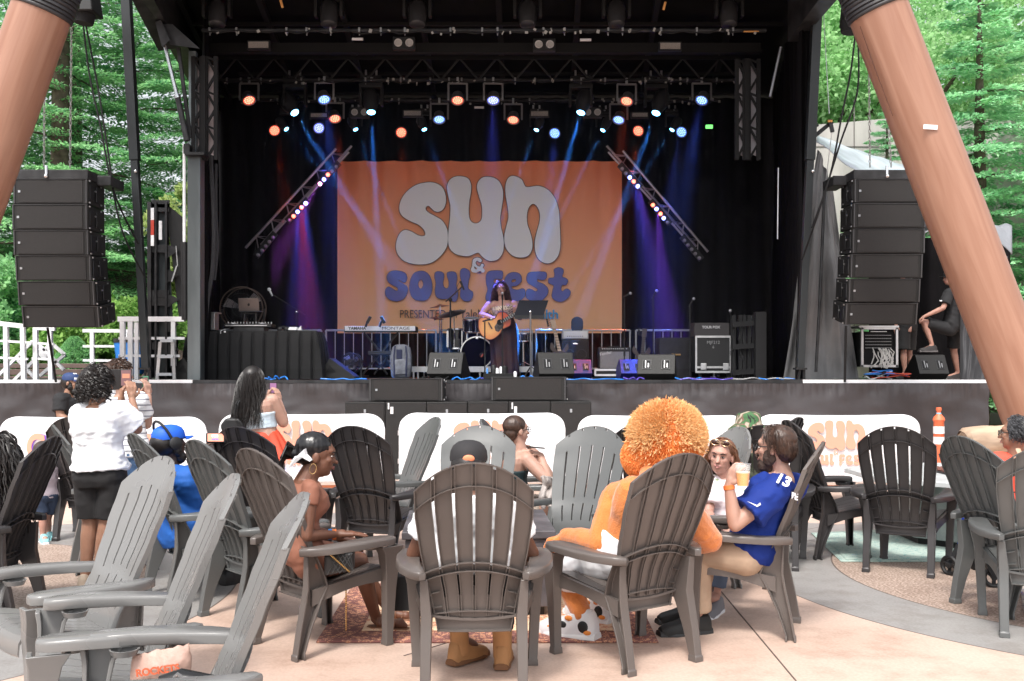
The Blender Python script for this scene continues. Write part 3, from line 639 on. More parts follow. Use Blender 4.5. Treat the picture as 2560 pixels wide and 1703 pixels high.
def diag(label, s, ch, lo, lamps, off):
 root = thing('diagonal_light_truss', label, 'light truss', J(*ch[1], 20.2))
 am = mat('truss_tube', (.42, .38, .42), .3, .8)
 a, b = J(*ch[0], 20.1), J(*ch[1], 20.1); MB().cone(a, b, .026, n=10).build('chord', am, root)
 c, d = J(*lo[0], 20.1), J(*lo[1], 20.1); MB().cone(c, d, .024, n=10).build('chord', am, root)
 c2, d2 = c + V(0, .35, .2), d + V(0, .35, .2); MB().cone(c2, d2, .024, n=10).build('chord', am, root)
 g_ = MB(); n = 6
 for i in range(n):
  p = a.lerp(b, (i + .3) / n); q = c.lerp(d, (i + .25) / n); r_ = c.lerp(d, min(1, (i + .85) / n)); g_.cone(p, q, .012, n=6); g_.cone(p, r_, .012, n=6)
  g_.cone(q, q + V(0, .35, .2), .01, n=6); g_.cone(p, c2.lerp(d2, (i + .5) / n), .01, n=6)
 g_.build('brace', am, root)
 bars = [lamps + off]
 allp = sorted([(p[0], p[1]) for p in lamps + off], key=lambda p: p[1])
 grp = []; cur = [allp[0]]
 for p in allp[1:]:
  if p[1] - cur[-1][1] > 18: grp.append(cur); cur = [p]
  else: cur.append(p)
 grp.append(cur)
 for gg in grp:
  p, q = J(*gg[0], 20.06), J(*gg[-1], 20.06); dd = (q - p).normalized() * .08
  MB().bar(p - dd + V(0, .05, .03), q + dd + V(0, .05, .03), .1, .12).build('lamp_bar', black, root, smooth=0, bevel=.008)
 for x, y, col in lamps:
  c = J(x, y, 19.98); o = MB().lathe([(.0, .0), (.02, 0), (.036, .02), (.038, .05)], c, 14, V(0, 1, 0)).build('lamp_lens', mat('lens_' + col, LC[col], .4, emit=LC[col], estr=LS[col]), root)
 for x, y in off:
  MB().lathe([(.0, .0), (.02, 0), (.036, .02), (.038, .05)], J(x, y, 19.98), 14, V(0, 1, 0)).build('lamp_lens', mat('lens_off', (.35, .33, .36), .2), root)
LC = {'red': (1, .13, .07), 'blue': (.22, .28, 1), 'pink': (1, .35, .7), 'cyan': (.1, .5, 1), 'cool': (.12, .32, 1)}
LS = {'red': 3.5, 'blue': 5, 'pink': 5, 'cyan': 5, 'cool': 3}
diag('left diagonal truss with pink red and blue lamps, slanting down from the banner corner', -1, ((840, 372), (614, 620)), ((872, 380), (641, 632)),
     [(819, 436, 'red'), (809, 448, 'blue'), (799, 459, 'pink'), (763, 508, 'blue'), (753, 518, 'red'), (743, 529, 'blue'), (733, 540, 'red')], [(840, 416), (829, 427), (723, 550), (681, 593), (672, 604), (663, 615), (654, 626), (644, 637)])
diag('right diagonal truss with pink red and blue lamps, slanting down from the banner corner', 1, ((1557, 377), (1770, 630)), ((1521, 380), (1749, 636)),
     [(1575, 443, 'blue'), (1585, 453, 'red'), (1595, 465, 'blue'), (1633, 512, 'red'), (1642, 522, 'blue'), (1652, 534, 'red'), (1660, 545, 'blue')], [(1556, 421), (1565, 432), (1670, 556), (1712, 601), (1721, 612), (1730, 623), (1739, 634), (1749, 645)])
hous = mat('par_housing', (.20, .195, .2), .35, .6)
def par(px, py, col, Y, label, sc=1.0, aim=(0, -.8, -.75), yoke=True):
 c = J(px, py, Y); root = thing('par_lamp', label, 'stage lamp', c, 0, 'par lamps under the stage roof')
 ax = Vector(aim).normalized(); r = .115 * sc
 MB().lathe([(r * .5, -.16), (r * .8, -.13), (r * .9, -.02), (r * 1.12, 0), (r * 1.12, .03), (r * .95, .035), (r * .9, .01)], c, 22, ax).build('housing', hous if yoke else dgrey, root)
 x, y, d = frame(ax)
 base = mat('par_glass_' + col, tuple(v * .6 for v in LC[col]), .3, emit=LC[col], estr=.5)
 hot = mat('par_led_' + col, LC[col], .3, emit=tuple(min(1, v * .7 + .3) for v in LC[col]) if col != 'red' else (1, .42, .26), estr=1.5)
 MB().lathe([(0, .012), (r * .9, .012)], c, 20, ax).build('lens', base, root)
 l = MB()
 for ring, n in ((0, 1), (.33, 6), (.66, 12)):
  for k in range(n):
   t = 2 * math.pi * k / n + .2; q = c + ax * .018 + x * (math.cos(t) * ring * r) + y * (math.sin(t) * ring * r); l.lathe([(r * .11, 0), (r * .07, .012)], q, 8, ax)
 l.build('led_array', hot, root)
 if yoke:
  t = c + V(0, .03, .30 * sc); k = MB(); w = .17 * sc
  k.bar(c + V(-w, .02, -.01), c + V(-w, .03, .30 * sc), .035, .012, V(0, 1, 0)); k.bar(c + V(w, .02, -.01), c + V(w, .03, .30 * sc), .035, .012, V(0, 1, 0)); k.bar(c + V(-w - .006, .03, .30 * sc), c + V(w + .006, .03, .30 * sc), .012, .035)
  k.build('yoke', mat('yoke_metal', (.33, .32, .33), .35, .7), root, smooth=0)
  MB().box(c + V(0, .03, .36 * sc), (.04, .05, .1)).build('clamp', alu, root, smooth=0)
 return root
PARS = [(622, 249, 'red', 1), (810, 247, 'cool', 1), (837, 295, 'red', 2), (1098, 297, 'cool', 2), (1144, 249, 'red', 1), (1233, 249, 'blue', 1), (1283, 298, 'red', 2), (686, 326, 'red', 3), (797, 320, 'blue', 3),
  (1003, 331, 'red', 3), (1387, 333, 'cool', 3), (1547, 298, 'cool', 2), (1567, 251, 'red', 1), (1596, 327, 'red', 3), (1704, 330, 'cool', 3), (1755, 249, 'cool', 1)]
rows = {1: (18.25, 'upper row'), 2: (19.5, 'second row'), 3: (20.6, 'lowest row')}
cnt = {}
for px, py, col, rw in sorted(PARS, key=lambda p: (p[3], p[0])):
 cnt[rw] = cnt.get(rw, 0) + 1; Yr, rn = rows[rw]
 n = ('first', 'second', 'third', 'fourth', 'fifth', 'sixth', 'seventh')[cnt[rw] - 1]
 par(px, py, col, Yr, '%s lit round par lamp, %s from the left in the %s under the roof' % ('red' if col == 'red' else 'blue', n, rn), 1.0, ((1200 - px) / 1500, -.5, -.87) if rw != 3 else ((1200 - px) / 1200, -.85, -.5), rw < 3)
BEAMS = []
def mover(px, py, Y, tgt, label, lit=True, big=True):
 c = J(px, py, Y); ax = Vector(tgt).normalized(); s = 1.0 if big else .62
 root = thing('moving_head_lamp', label, 'stage lamp', c + V(0, 0, .45 * s), 0, 'moving head lamps')
 b = MB(); top = c - ax * .30 * s
 if lit: b.lathe([(.085 * s, 0), (.105 * s, -.08 * s), (.15 * s, -.2 * s), (.16 * s, -.38 * s), (.12 * s, -.46 * s)], c, 18, ax)
 else: b.lathe([(.10, .02), (.125, 0), (.14, -.12), (.15, -.28), (.12, -.36)], c, 18, ax)
 b.build('head', mat('head_shell', (.03, .03, .033), .4), root)
 y_ = MB(); yc = c + V(0, 0, .30 * s)
 for sx in (-1, 1): y_.box(yc + V(sx * .2 * s, .02, .0), (.05 * s, .14 * s, .36 * s))
 y_.box(yc + V(0, .02, .2 * s), (.45 * s, .16 * s, .08 * s)); y_.build('yoke', black, root, smooth=0, bevel=.01)
 k = MB(); k.box(yc + V(0, .02, .31 * s), (.4 * s, .26 * s, .12 * s)); k.build('base', black, root, smooth=0, bevel=.01)
 q = MB()
 for sx in (-.1, .1): q.box(yc + V(sx * s, 0, .44 * s), (.035, .035, .12 * s))
 q.box(yc + V(.03, -.14 * s, .31 * s), (.05 * s, .01, .03 * s)); q.build('clamp', alu, root, smooth=0)
 if lit:
  MB().lathe([(0, .005), (.075 * s, .005), (.085 * s, -.01)], c, 18, ax).build('lens', mat('mover_lens', (.2, .6, 1), .3, emit=(.15, .55, 1), estr=7 if big else 9), root)
  BEAMS.append((c, ax, s))
MV = [(737, 282, 18.9, (824, 420), 1), (716, 323, 20.2, (905, 545), 0), (928, 281, 18.9, (938, 470), 1), (889, 324, 20.2, (985, 560), 0), (1061, 324, 20.2, (1130, 500), 0),
      (1341, 325, 20.2, (1270, 510), 0), (1452, 282, 18.9, (1395, 480), 1), (1507, 326, 20.2, (1400, 540), 0), (1640, 283, 18.9, (1570, 470), 1), (1680, 325, 20.2, (1480, 640), 0)]
for i, (px, py, Y, tg, big) in enumerate(sorted(MV)):
 c = J(px, py, Y); t_ = J(tg[0], tg[1], Y - .55)
 mover(px, py, Y, t_ - c, 'moving head throwing a blue beam, number %s from the left of the ten lit ones' % ('one', 'two', 'three', 'four', 'five', 'six', 'seven', 'eight', 'nine', 'ten')[i], True, big)
for i, px in enumerate((542, 822, 1043, 1319, 1541, 1823)):
 mover(px, 62, 15.6, (0, -.25, -1), 'unlit dark moving head on the front pipe, %s of six' % ('leftmost', 'second', 'third', 'fourth', 'fifth', 'rightmost')[i], False)
def blinder(px, py, Y, label, dx=14):
 c = J(px, py, Y); root = thing('blinder_lamp', label, 'stage lamp', c, 0, 'unlit two cell lamps')
 MB().box(c + V(0, .08, 0), (.36, .12, .2)).build('case', black, root, smooth=0, bevel=.008)
 for s in (-1, 1):
  MB().lathe([(.066, .0), (.062, .012), (.05, .004)], c + V(s * dx * Y / F, .015, 0), 18, V(0, -1, 0)).build('ring', mat('lamp_ring', (.55, .54, .53), .4), root)
  MB().lathe([(.0, .012), (.044, .012), (.048, .004)], c + V(s * dx * Y / F, .012, 0), 18, V(0, -1, 0)).build('cell', mat('lamp_cell', (.42, .41, .40), .3), root)
blinder(1009, 106, 16.2, 'unlit two cell lamp on the front beam, left of the middle'); blinder(1361, 110, 16.2, 'unlit two cell lamp on the front beam, right of the middle')
blinder(898, 280, 19.3, 'small unlit two cell lamp in the left part of the second row', 12); blinder(1482, 280, 19.3, 'small unlit two cell lamp in the right part of the second row', 12)
def strobe(px, py, Y, w, h, label):
 c = J(px, py, Y); root = thing('strobe_panel', label, 'stage lamp', c, 0, 'unlit ribbed strobe panels'); W, H = w * Y / F, h * Y / F
 MB().box(c + V(0, .05, 0), (W + .05, .08, H + .05)).build('case', black, root, smooth=0)
 s = MB(); n = 22
 for i in range(n): s.box(c + V((i - n / 2 + .5) * W / n, 0, 0), (W / n * .55, .02, H))
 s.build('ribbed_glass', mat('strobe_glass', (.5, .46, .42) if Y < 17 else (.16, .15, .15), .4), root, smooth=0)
strobe(646, 112, 16.2, 50, 15, 'ribbed strobe panel on the front beam at the left'); strobe(1676, 115, 16.2, 50, 15, 'ribbed strobe panel on the front beam at the right')
strobe(1031, 283, 19.3, 42, 11, 'dim ribbed strobe panel in the second row left of the middle'); strobe(1349, 284, 19.3, 42, 11, 'dim ribbed strobe panel in the second row right of the middle')
strobe(797, 288, 19.3, 40, 9, 'dim ribbed strobe panel behind the second red lamp at the left'); strobe(1600, 287, 19.3, 38, 9, 'dim ribbed strobe panel near the right end of the second row')
def tagbox(px, py, Y, w, h, rot, m, label):
 o = MB().box(J(px, py, Y), (w * Y / F, .03, h * Y / F), Matrix.Rotation(R(rot), 3, 'Y')).build('marker_strip', m, None, smooth=0, bevel=.004); tag(o, label, 'marker strip')
wt = mat('tape_pale', (.55, .53, .53), .5); ot = mat('tape_orange', (.6, .27, .07), .5)
tagbox(894, 98, 15.7, 28, 6, 0, wt, 'pale strip below the front pipe, left of the middle'); tagbox(1464, 100, 15.7, 28, 6, 0, wt, 'pale strip below the front pipe, right of the middle')
tagbox(1198, 269, 18.8, 24, 5, 0, wt, 'pale strip just left of the brightest blue lamp')
tagbox(704, 10, 15.0, 6, 20, -15, ot, 'orange strip on the roof near the top left'); tagbox(1661, 15, 15.0, 6, 20, 15, ot, 'orange strip on the roof near the top right'); tagbox(1878, 79, 15.55, 38, 3, 0, ot, 'thin orange strip on the front pipe at the right')
ex = MB().box(J(1773, 317, 20.5), (.14, .04, .07)).build('exit_lamp', mat('green_glow', (.1, .5, .1), .4, emit=(.15, .8, .15), estr=1.2), None, smooth=0); tag(ex, 'small green light under the roof at the right', 'lamp')
hz_ = MB().box((-.35, 18.45, 4.35), (8.9, 6.2, 5.7)).build('stage_smoke', blackm, None, smooth=0); hz_.data.materials.clear()
vm = bpy.data.materials.new('smoke_air'); vm.use_nodes = True; vn = vm.node_tree; vn.nodes.clear()
pv = vn.nodes.new('ShaderNodeVolumePrincipled'); vo = vn.nodes.new('ShaderNodeOutputMaterial'); vn.links.new(pv.outputs[0], vo.inputs['Volume'])
pv.inputs['Color'].default_value = (.9, .9, .95, 1); pv.inputs['Density'].default_value = .0065; pv.inputs['Anisotropy'].default_value = .2
hz_.data.materials.append(vm); tag(hz_, 'thin smoke hanging in the air of the stage', 'smoke', kind='stuff')
def spot(name, c, d, col, power, ang, r=.05, blend=.3):
 l = bpy.data.lights.new(name, 'SPOT'); o = bpy.data.objects.new(name, l); COL.objects.link(o); o.location = c + d * .03
 o.rotation_euler = (-d).to_track_quat('Z', 'Y').to_euler(); l.energy = power; l.color = col; l.spot_size = R(ang); l.spot_blend = blend; l.shadow_soft_size = r; return o
for c, ax, s_ in BEAMS: spot('beam_light', c, ax, (.04, .28, 1), 62000 if s_ > .9 else 40000, 3.4 if s_ > .9 else 2.6, .04, .35)
for px, py, col, rw in PARS:
 if rw == 3 or px in (837, 810, 1233, 1567, 1755): spot('par_light', J(px, py, rows[rw][0]), Vector(((1200 - px) / 2500, -.25, -1)).normalized(), {'red': (1, .10, .03), 'cool': (.08, .16, 1), 'blue': (.1, .12, 1)}[col], 2600 if col == 'red' else 5000, 15, .08, 1.0)
for px, py, tx, ty, col in ((763, 508, 775, 700, (.12, .12, 1)), (799, 459, 740, 560, (.6, .1, .9)), (743, 529, 745, 680, (.1, .1, 1)), (753, 518, 765, 680, (1, .05, .15)), (1585, 453, 1610, 600, (.1, .1, 1)), (1642, 522, 1660, 720, (.3, .08, 1)), (1595, 465, 1625, 600, (.25, .1, 1))):
 a = J(px, py, 19.95); spot('bar_light', a, (J(tx, ty, 20.0) - a).normalized(), col, 6500, 20, .04, 1.0)
# ================================================================ line arrays, columns, tarpaulin
grille = mat('speaker_grille', (.014, .012, .012), .62, vary=.5, scale=180, bump=.6, bscale=260)
cab = mat('speaker_cabinet', (.009, .0085, .0085), .6, bump=.2, bscale=120)
def RX(a): return Matrix.Rotation(a, 3, 'X')
def array_box(root, c, w, h, d, rot, side, logo_x):
 b = MB()                              # front cabinet, a trapezoid towards the rear
 hw, hh = w / 2, h / 2 - .006
 secs = [[rot @ V(x * hw, 0, z * hh) + c for x, z in ((-1, -1), (1, -1), (1, 1), (-1, 1))], [rot @ V(x * hw * .96, d, z * hh * .93) + c for x, z in ((-1, -1), (1, -1), (1, 1), (-1, 1))]]
 b.loft(secs); o = b.build('cabinet', cab, root, smooth=0, bevel=.006)
 MB().box(c + rot @ V(0, -.004, 0), (w * .86, .012, h * .86), rot).build('grille', grille, root, smooth=0)
 q = MB()
 for s in (-1, 1): q.box(c + rot @ V(s * (hw - .02), -.006, 0), (.012, .02, h * .93), rot)
 q.box(c + rot @ V(0, -.008, hh), (w * .99, .012, .006), rot)
 q.build('edge_rail', mat('rail_edge', (.09, .09, .095), .4, .3), root, smooth=0)
 q = MB()                              # handles and rigging plates on the visible side
 for yy in (.12, .34): q.box(c + rot @ V(side * (hw + .002), yy, 0), (.016, .14, h * .62), rot)
 q.build('rigging_plate', black, root, smooth=0, bevel=.01)
 q = MB()
 for yy, zz in ((.03, .42), (.03, -.42), (.22, .1), (.42, .36), (.42, -.36)): q.box(c + rot @ V(side * (hw + .014), yy, zz * h), (.012, .03, .02), rot)
 q.build('rigging_pin', alu, root, smooth=0)
 MB().box(c + rot @ V(logo_x, -.014, 0), (.03, .006, .03), rot).build('badge', mat('badge_plate', (.45, .47, .5), .3, .5), root, smooth=0)
def line_array(label, cx, Y, rows, w, side, sx):
 root = thing('line_array_speaker', label, 'hanging speakers', J(cx, rows[-1][1], Y), 0, 'line arrays')
 for i, (t, b_, l, r_) in enumerate(rows):
  yy = Y + .02 * i * i * .35; a = R((0, 1, 2.5, 4.5, 7, 10)[i])
  c = J((l + r_) / 2, (t + b_) / 2, yy); array_box(root, c, (r_ - l) * yy / F, (b_ - t + 2) * yy / F, .62, RX(a), side, -((r_ - l) * yy / F) * .5 + .09)
 t, _, l, r_ = rows[0]; f = MB(); top = J((l + r_) / 2, t - 12, Y)
 f.box(top + V(0, .3, 0), ((r_ - l) * Y / F * 1.0, .62, .13)); f.box(top + V(side * .62, .55, -.03), (.2, .5, .14))
 f.build('bumper_frame', dgrey, root, smooth=0, bevel=.008)
 h = MB(); h.box(top + V(side * .45, .1, .0), (.1, .2, .06)); h.cone(top + V(-.05, -.02, -.04), top + V(-.05, -.02, .12), .02); h.ell(top + V(-.05, -.03, -.03), .03); h.build('hook', chrome, root)
 return top
LA = [(448, 510, 33, 220), (512, 574, 30, 220), (576, 638, 33, 223), (640, 702, 38, 229), (704, 764, 44, 238), (766, 819, 55, 250)]
RA = [(448, 507, 2134, 2316), (509, 570, 2132, 2315), (573, 633, 2130, 2313), (636, 695, 2125, 2307), (698, 756, 2120, 2301), (759, 812, 2112, 2294)]
line_array('left black line array of six speakers hanging before the conifers', 126, 14, LA, 1.06, 1, 1)
line_array('right black line array of six speakers hanging before the tarpaulin', 2222, 14.4, RA, 1.06, -1, 1)
def chain(a, b, label):
 root = None; m_ = MB(); a, b = Vector(a), Vector(b); n = int((b - a).length / .055)
 for i in range(n):
  c = a.lerp(b, (i + .5) / n); pts = []
  for t in range(9):
   q = 2 * math.pi * t / 8; w_, h_ = .014, .034
   pts.append(c + (V(math.cos(q) * w_, 0, math.sin(q) * h_) if i % 2 else V(0, math.cos(q) * w_, math.sin(q) * h_)))
  m_.tube(pts, .006, 4, caps=False)
 o = m_.build('hoist_chain', mat('chain_steel', (.35, .34, .33), .35, .9), None); tag(o, label, 'chain'); return o
chain(J(110, 418, 14.2), J(112, -40, 14.2), 'hoist chain rising from the hook of the left line array')
chain(J(175, 420, 14.4), J(179, 55, 14.4), 'hoist chain below the black motor bag, at the rear of the left line array')
chain(J(2228, 418, 14.5), J(2222, 320, 14.5), 'short hoist chain showing beside the right column above the line array'); chain(J(2175, 418, 14.7), J(2171, 60, 14.7), 'long hoist chain left of the right brown column')
def hoist_bag(pts, Y, label):
 c = J(*pts[0], Y); root = thing('hoist_bag', label, 'hoist', c)
 t, b_ = J(pts[0][0], pts[0][1], Y), J(pts[1][0], pts[1][1], Y); w0, w1 = pts[2] * Y / F, pts[3] * Y / F
 MB().loft([[t + V(sx * w0, sy * .15, 0) for sx, sy in ((-1, -1), (1, -1), (1, 1), (-1, 1))], [b_ + V(sx * w1, sy * .2, 0) for sx, sy in ((-1, -1), (1, -1), (1, 1), (-1, 1))]]).build('bag', black, root, bevel=.02)
 MB().cone(b_ + V(0, 0, .05), b_ + V(-.02, 0, -.12), .16, .13, 16).build('motor', blackm, root)
hoist_bag(((212, -40), (212, 38), 24, 34), 14.2, 'black hoist motor bag at the top of the left column')
hoist_bag(((2128, -40), (2128, 62), 14, 20), 14.7, 'black hoist motor bag beside the top of the right column')
for i, (a, b, dx) in enumerate((((208, 60), (285, 480), 0), ((214, 60), (300, 560), 6), ((2140, 66), (2075, 440), 0), ((2146, 110), (2050, 520), 8))):
 Y = 14.5; p = [J(a[0], a[1], Y), J(a[0] * .8 + b[0] * .2 + dx * 2, a[1] * .7 + b[1] * .3, Y), J(a[0] * .45 + b[0] * .55 + dx, a[1] * .4 + b[1] * .6, Y), J(*b, Y)]
 p.append(J(b[0] + (60 if i < 2 else -45), b[1] + 130, 15.0))
 cable('signal_cable', ('black cable sagging right of the left hoist chains, upper of the pair', 'black cable sagging right of the left hoist chains, lower of the pair', 'black cable falling past the tarpaulin, upper of the right pair', 'black cable falling past the tarpaulin, lower of the right pair')[i], p, .014, blackm)
for px0, px1, y0, y1, l in ((119, 128, 820, 955, 'thin black tether from the left line array to the stage edge'), (2115, 2112, 815, 955, 'thin black tether from the right line array to the stage edge')):
 o = MB().cone(J(px0, y0, 14.6), J(px1 + (12 if px0 < 200 else 0), y1, 14.9), .018).build('tether_pole', blackm, None); tag(o, l, 'tether')
def wood():
 m = bpy.data.materials.new('column_stain'); m.use_nodes = True; n = m.node_tree; b = n.nodes['Principled BSDF']; L = n.links.new
 tc = n.nodes.new('ShaderNodeTexCoord'); mp = n.nodes.new('ShaderNodeMapping'); mp.inputs['Scale'].default_value = (1, 1, .07); L(tc.outputs['Object'], mp.inputs[0])
 z = n.nodes.new('ShaderNodeTexNoise'); z.inputs['Scale'].default_value = 10; z.inputs['Detail'].default_value = 8; z.inputs['Distortion'].default_value = .6; L(mp.outputs[0], z.inputs['Vector'])
 c = n.nodes.new('ShaderNodeValToRGB'); c.color_ramp.elements[0].color = (.285, .135, .085, 1); c.color_ramp.elements[1].color = (.375, .20, .135, 1); c.color_ramp.elements[0].position = .3; c.color_ramp.elements[1].position = .68
 L(z.outputs['Fac'], c.inputs[0]); L(c.outputs[0], b.inputs['Base Color']); b.inputs['Roughness'].default_value = .42; b.inputs['Specular IOR Level'].default_value = .6
 bp = n.nodes.new('ShaderNodeBump'); bp.inputs['Strength'].default_value = .25; bp.inputs['Distance'].default_value = .01; L(z.outputs['Fac'], bp.inputs['Height']); L(bp.outputs[0], b.inputs['Normal'])
 return m
wd = wood()
def column(label, p0, p1, Y, r, band_t, cracks):
 a, b = J(*p0, Y), J(*p1, Y); d = (a - b).normalized(); foot = b + d * (-b.z / d.z)
 root = thing('timber_column', label, 'column'); root.location = foot
 q = d.to_track_quat('Z', 'Y'); root.rotation_euler = q.to_euler()
 L_ = (a - foot).length + 2.5
 def fn(u, v):
  t = u * 2 * math.pi; rr = r * (1 + .012 * noise.noise(V(math.cos(t) * 2, math.sin(t) * 2, v * 5)))
  return V(math.cos(t) * rr, math.sin(t) * rr, -.6 + (L_ + .6) * v)
 MB().grid(64, 60, fn).build('shaft', wd, root, world=False, smooth=80)
 ba = (J(*p0, Y) - foot).length + band_t; bd = MB()
 for i in range(9):
  z0 = ba + i * .05; bd.lathe([(r + .01, z0), (r + .022 + .004 * (i % 3), z0 + .012), (r + .022, z0 + .038), (r + .01, z0 + .05)], (0, 0, 0), 48)
 bd.build('strap_band', mat('strap', (.035, .033, .036), .5), root, world=False, smooth=50)
 return root, foot, d
cl_, fl, dl = column('left stained timber column leaning at the top left, with a black strap band', (98, 45), (-18, 373), 12.5, .356, .06, 1)
cr_, fr, dr_ = column('right stained timber column leaning across the right side of the picture', (2196, 29), (2357, 450), 12.5, .362, -.02, 1)
def on_col(px, py, off=.008): return J(px, py, 12.5 - .362 + off * 0)
ck = MB(); ck.tube([J(2150, 66, 12.36), J(2185, 165, 12.32), J(2232, 290, 12.31)], [.003, .006, .003], 5)
ck.build('drying_crack', mat('crack', (.08, .03, .02), .8), cr_);
MB().box(J(2326, 318, 12.125), (.17, .012, .055), Matrix.Rotation(R(4), 3, 'Y')).build('label_strip', white, cr_, smooth=0)
lg = thing('log', 'pale weathered log lying at the foot of the right column', 'log', (5.6, 11.9, 0))
def lfn(u, v):
 t = u * 2 * math.pi; a, b = J(2405, 1108, 11.7), J(2600, 1085, 11.7); p = a.lerp(b, v)
 rr = .20 * (1 + .18 * noise.noise(V(math.cos(t), math.sin(t), v * 3))) * (.8 if v < .02 else 1)
 return p + V(0, math.cos(t) * rr, math.sin(t) * rr * .85)
MB().grid(28, 24, lfn).build('trunk', mat('driftwood', (.42, .30, .21), .7, vary=.4, scale=4, stretch=(.3, 1, 1), bump=.5, bscale=14), lg)
MB().loft([[J(2405, 1108, 11.7) + V(.01, math.cos(t * .7) * .17, math.sin(t * .7) * .14) for t in range(9)], [J(2405, 1108, 11.7) + V(.06, math.cos(t * .7) * .18, math.sin(t * .7) * .15) for t in range(9)]]).build('cut_end', MATS['driftwood'], lg)
MB().box((5.75, 11.75, .25), (.5, .35, .5)).build('stone_support', mat('boulder', (.3, .28, .26), .8, vary=.3), lg, bevel=.08)
tarp = mat('tarpaulin', (.17, .17, .175), .42, vary=.25, scale=1.6, bump=.35, bscale=5)
tarpl = mat('tarpaulin_pale', (.42, .47, .52), .4, vary=.2, scale=2, bump=.3, bscale=5)
tt = thing('tarpaulin_tent', 'grey vinyl tarpaulin tent beside the right stage corner', 'tent', J(2200, 950, 16))
def tfn(u, v):
 l = 1958 + (2046 - 1958) * v; r_ = 2172 + (2100 - 2172) * v
 top = 372 + 80 * u; y = 948 + (top - 948) * v
 p = J(l + (r_ - l) * u, y, 15.6)
 k = noise.noise(V(u * 5, v * 3, 2)) * .09 + noise.noise(V(u * 14, v * 6, 7)) * .025 + .05 * math.sin(u * 14 + 2 * v)
 return V(p.x, p.y + k + .4 * u, p.z)
MB().grid(60, 70, tfn).build('front_wall', tarp, tt, smooth=80)
def rfn(u, v):
 a = J(2040, 355, 15.6).lerp(J(2330, 560, 15.9), u); b = J(2045, 340, 18).lerp(J(2330, 440, 19), u)
 p = a.lerp(b, v); return V(p.x, p.y, p.z + .05 * noise.noise(V(u * 6, v * 3, 0)))
MB().grid(30, 8, rfn).build('roof_sheet', tarpl, tt, smooth=80, solid=.01)
def hfn(u, v):
 a = J(2290 + 240 * u, 600 - 60 * math.sin(u * 3.1) + 40 * u * u, 15.9); b = J(2290 + 240 * u, 545 + 20 * u, 16.6)
 p = a.lerp(b, v); return V(p.x, p.y, p.z + .06 * noise.noise(V(u * 9, v * 4, 3)))
MB().grid(40, 10, hfn).build('roof_sheet', mat('tarp_mid', (.22, .23, .25), .38, bump=.4, bscale=6), tt, smooth=80, solid=.01)
def wfn(u, v):
 p = J(2172 + 355 * u, 955 - 360 * v, 18.2); return V(p.x, p.y + .05 * math.sin(u * 40) + .05 * noise.noise(V(u * 8, v * 3, 1)), p.z)
MB().grid(120, 10, wfn).build('back_curtain', drape, tt, smooth=80)
def sfn(u, v):
 a = J(2400, 950, 16.0).lerp(J(2462, 950, 15.7), u); b = J(2400, 700, 16.2).lerp(J(2520, 640, 15.9), u); p = a.lerp(b, v)
 return V(p.x, p.y + .08 * noise.noise(V(u * 6, v * 4, 8)), p.z)
MB().grid(30, 24, sfn).build('side_wall', mat('tarp_dark', (.06, .06, .065), .4, bump=.4, bscale=6), tt, smooth=80)
def sfn2(u, v):
 p = J(2440 + 90 * u, 620 + 25 * u + 20 * u * u, 15.9).lerp(J(2485 + 48 * u, 860, 15.9), v); return V(p.x, p.y + .1 * noise.noise(V(u * 4, v * 4, 2)) + .6 * u, p.z)
MB().grid(16, 20, sfn2).build('side_wall', black, tt, smooth=80)
MB().tube([J(2062, 470, 15.55), J(2056, 600, 15.5), J(2052, 700, 15.45), J(2040, 930, 15.5)], .025, 8).build('edge_hem', dgrey, tt)
wa = thing('winch_arm', 'short black bracket arm with a pulley cable right of the right post', 'bracket', J(2050, 330, 15.2))
MB().bar(J(2025, 350, 15.2), J(2080, 305, 15.2), .06, .06).build('arm', black, wa, smooth=0); MB().bar(J(2028, 318, 15.2), J(2045, 312, 15.2), .05, .05).build('arm', black, wa, smooth=0)
MB().box(J(2078, 315, 15.15), (.06, .04, .20), Matrix.Rotation(R(-12), 3, 'Y')).build('pulley_block', dgrey, wa, smooth=0, bevel=.01); MB().box(J(2075, 303, 15.12), (.07, .02, .03)).build('orange_band', ot, wa, smooth=0)
MB().cone(J(2073, 285, 15.15), J(2055, -30, 15.15), .006).build('wire', alu, wa); MB().cone(J(2080, 332, 15.15), J(2062, 470, 15.3), .006).build('wire', alu, wa)
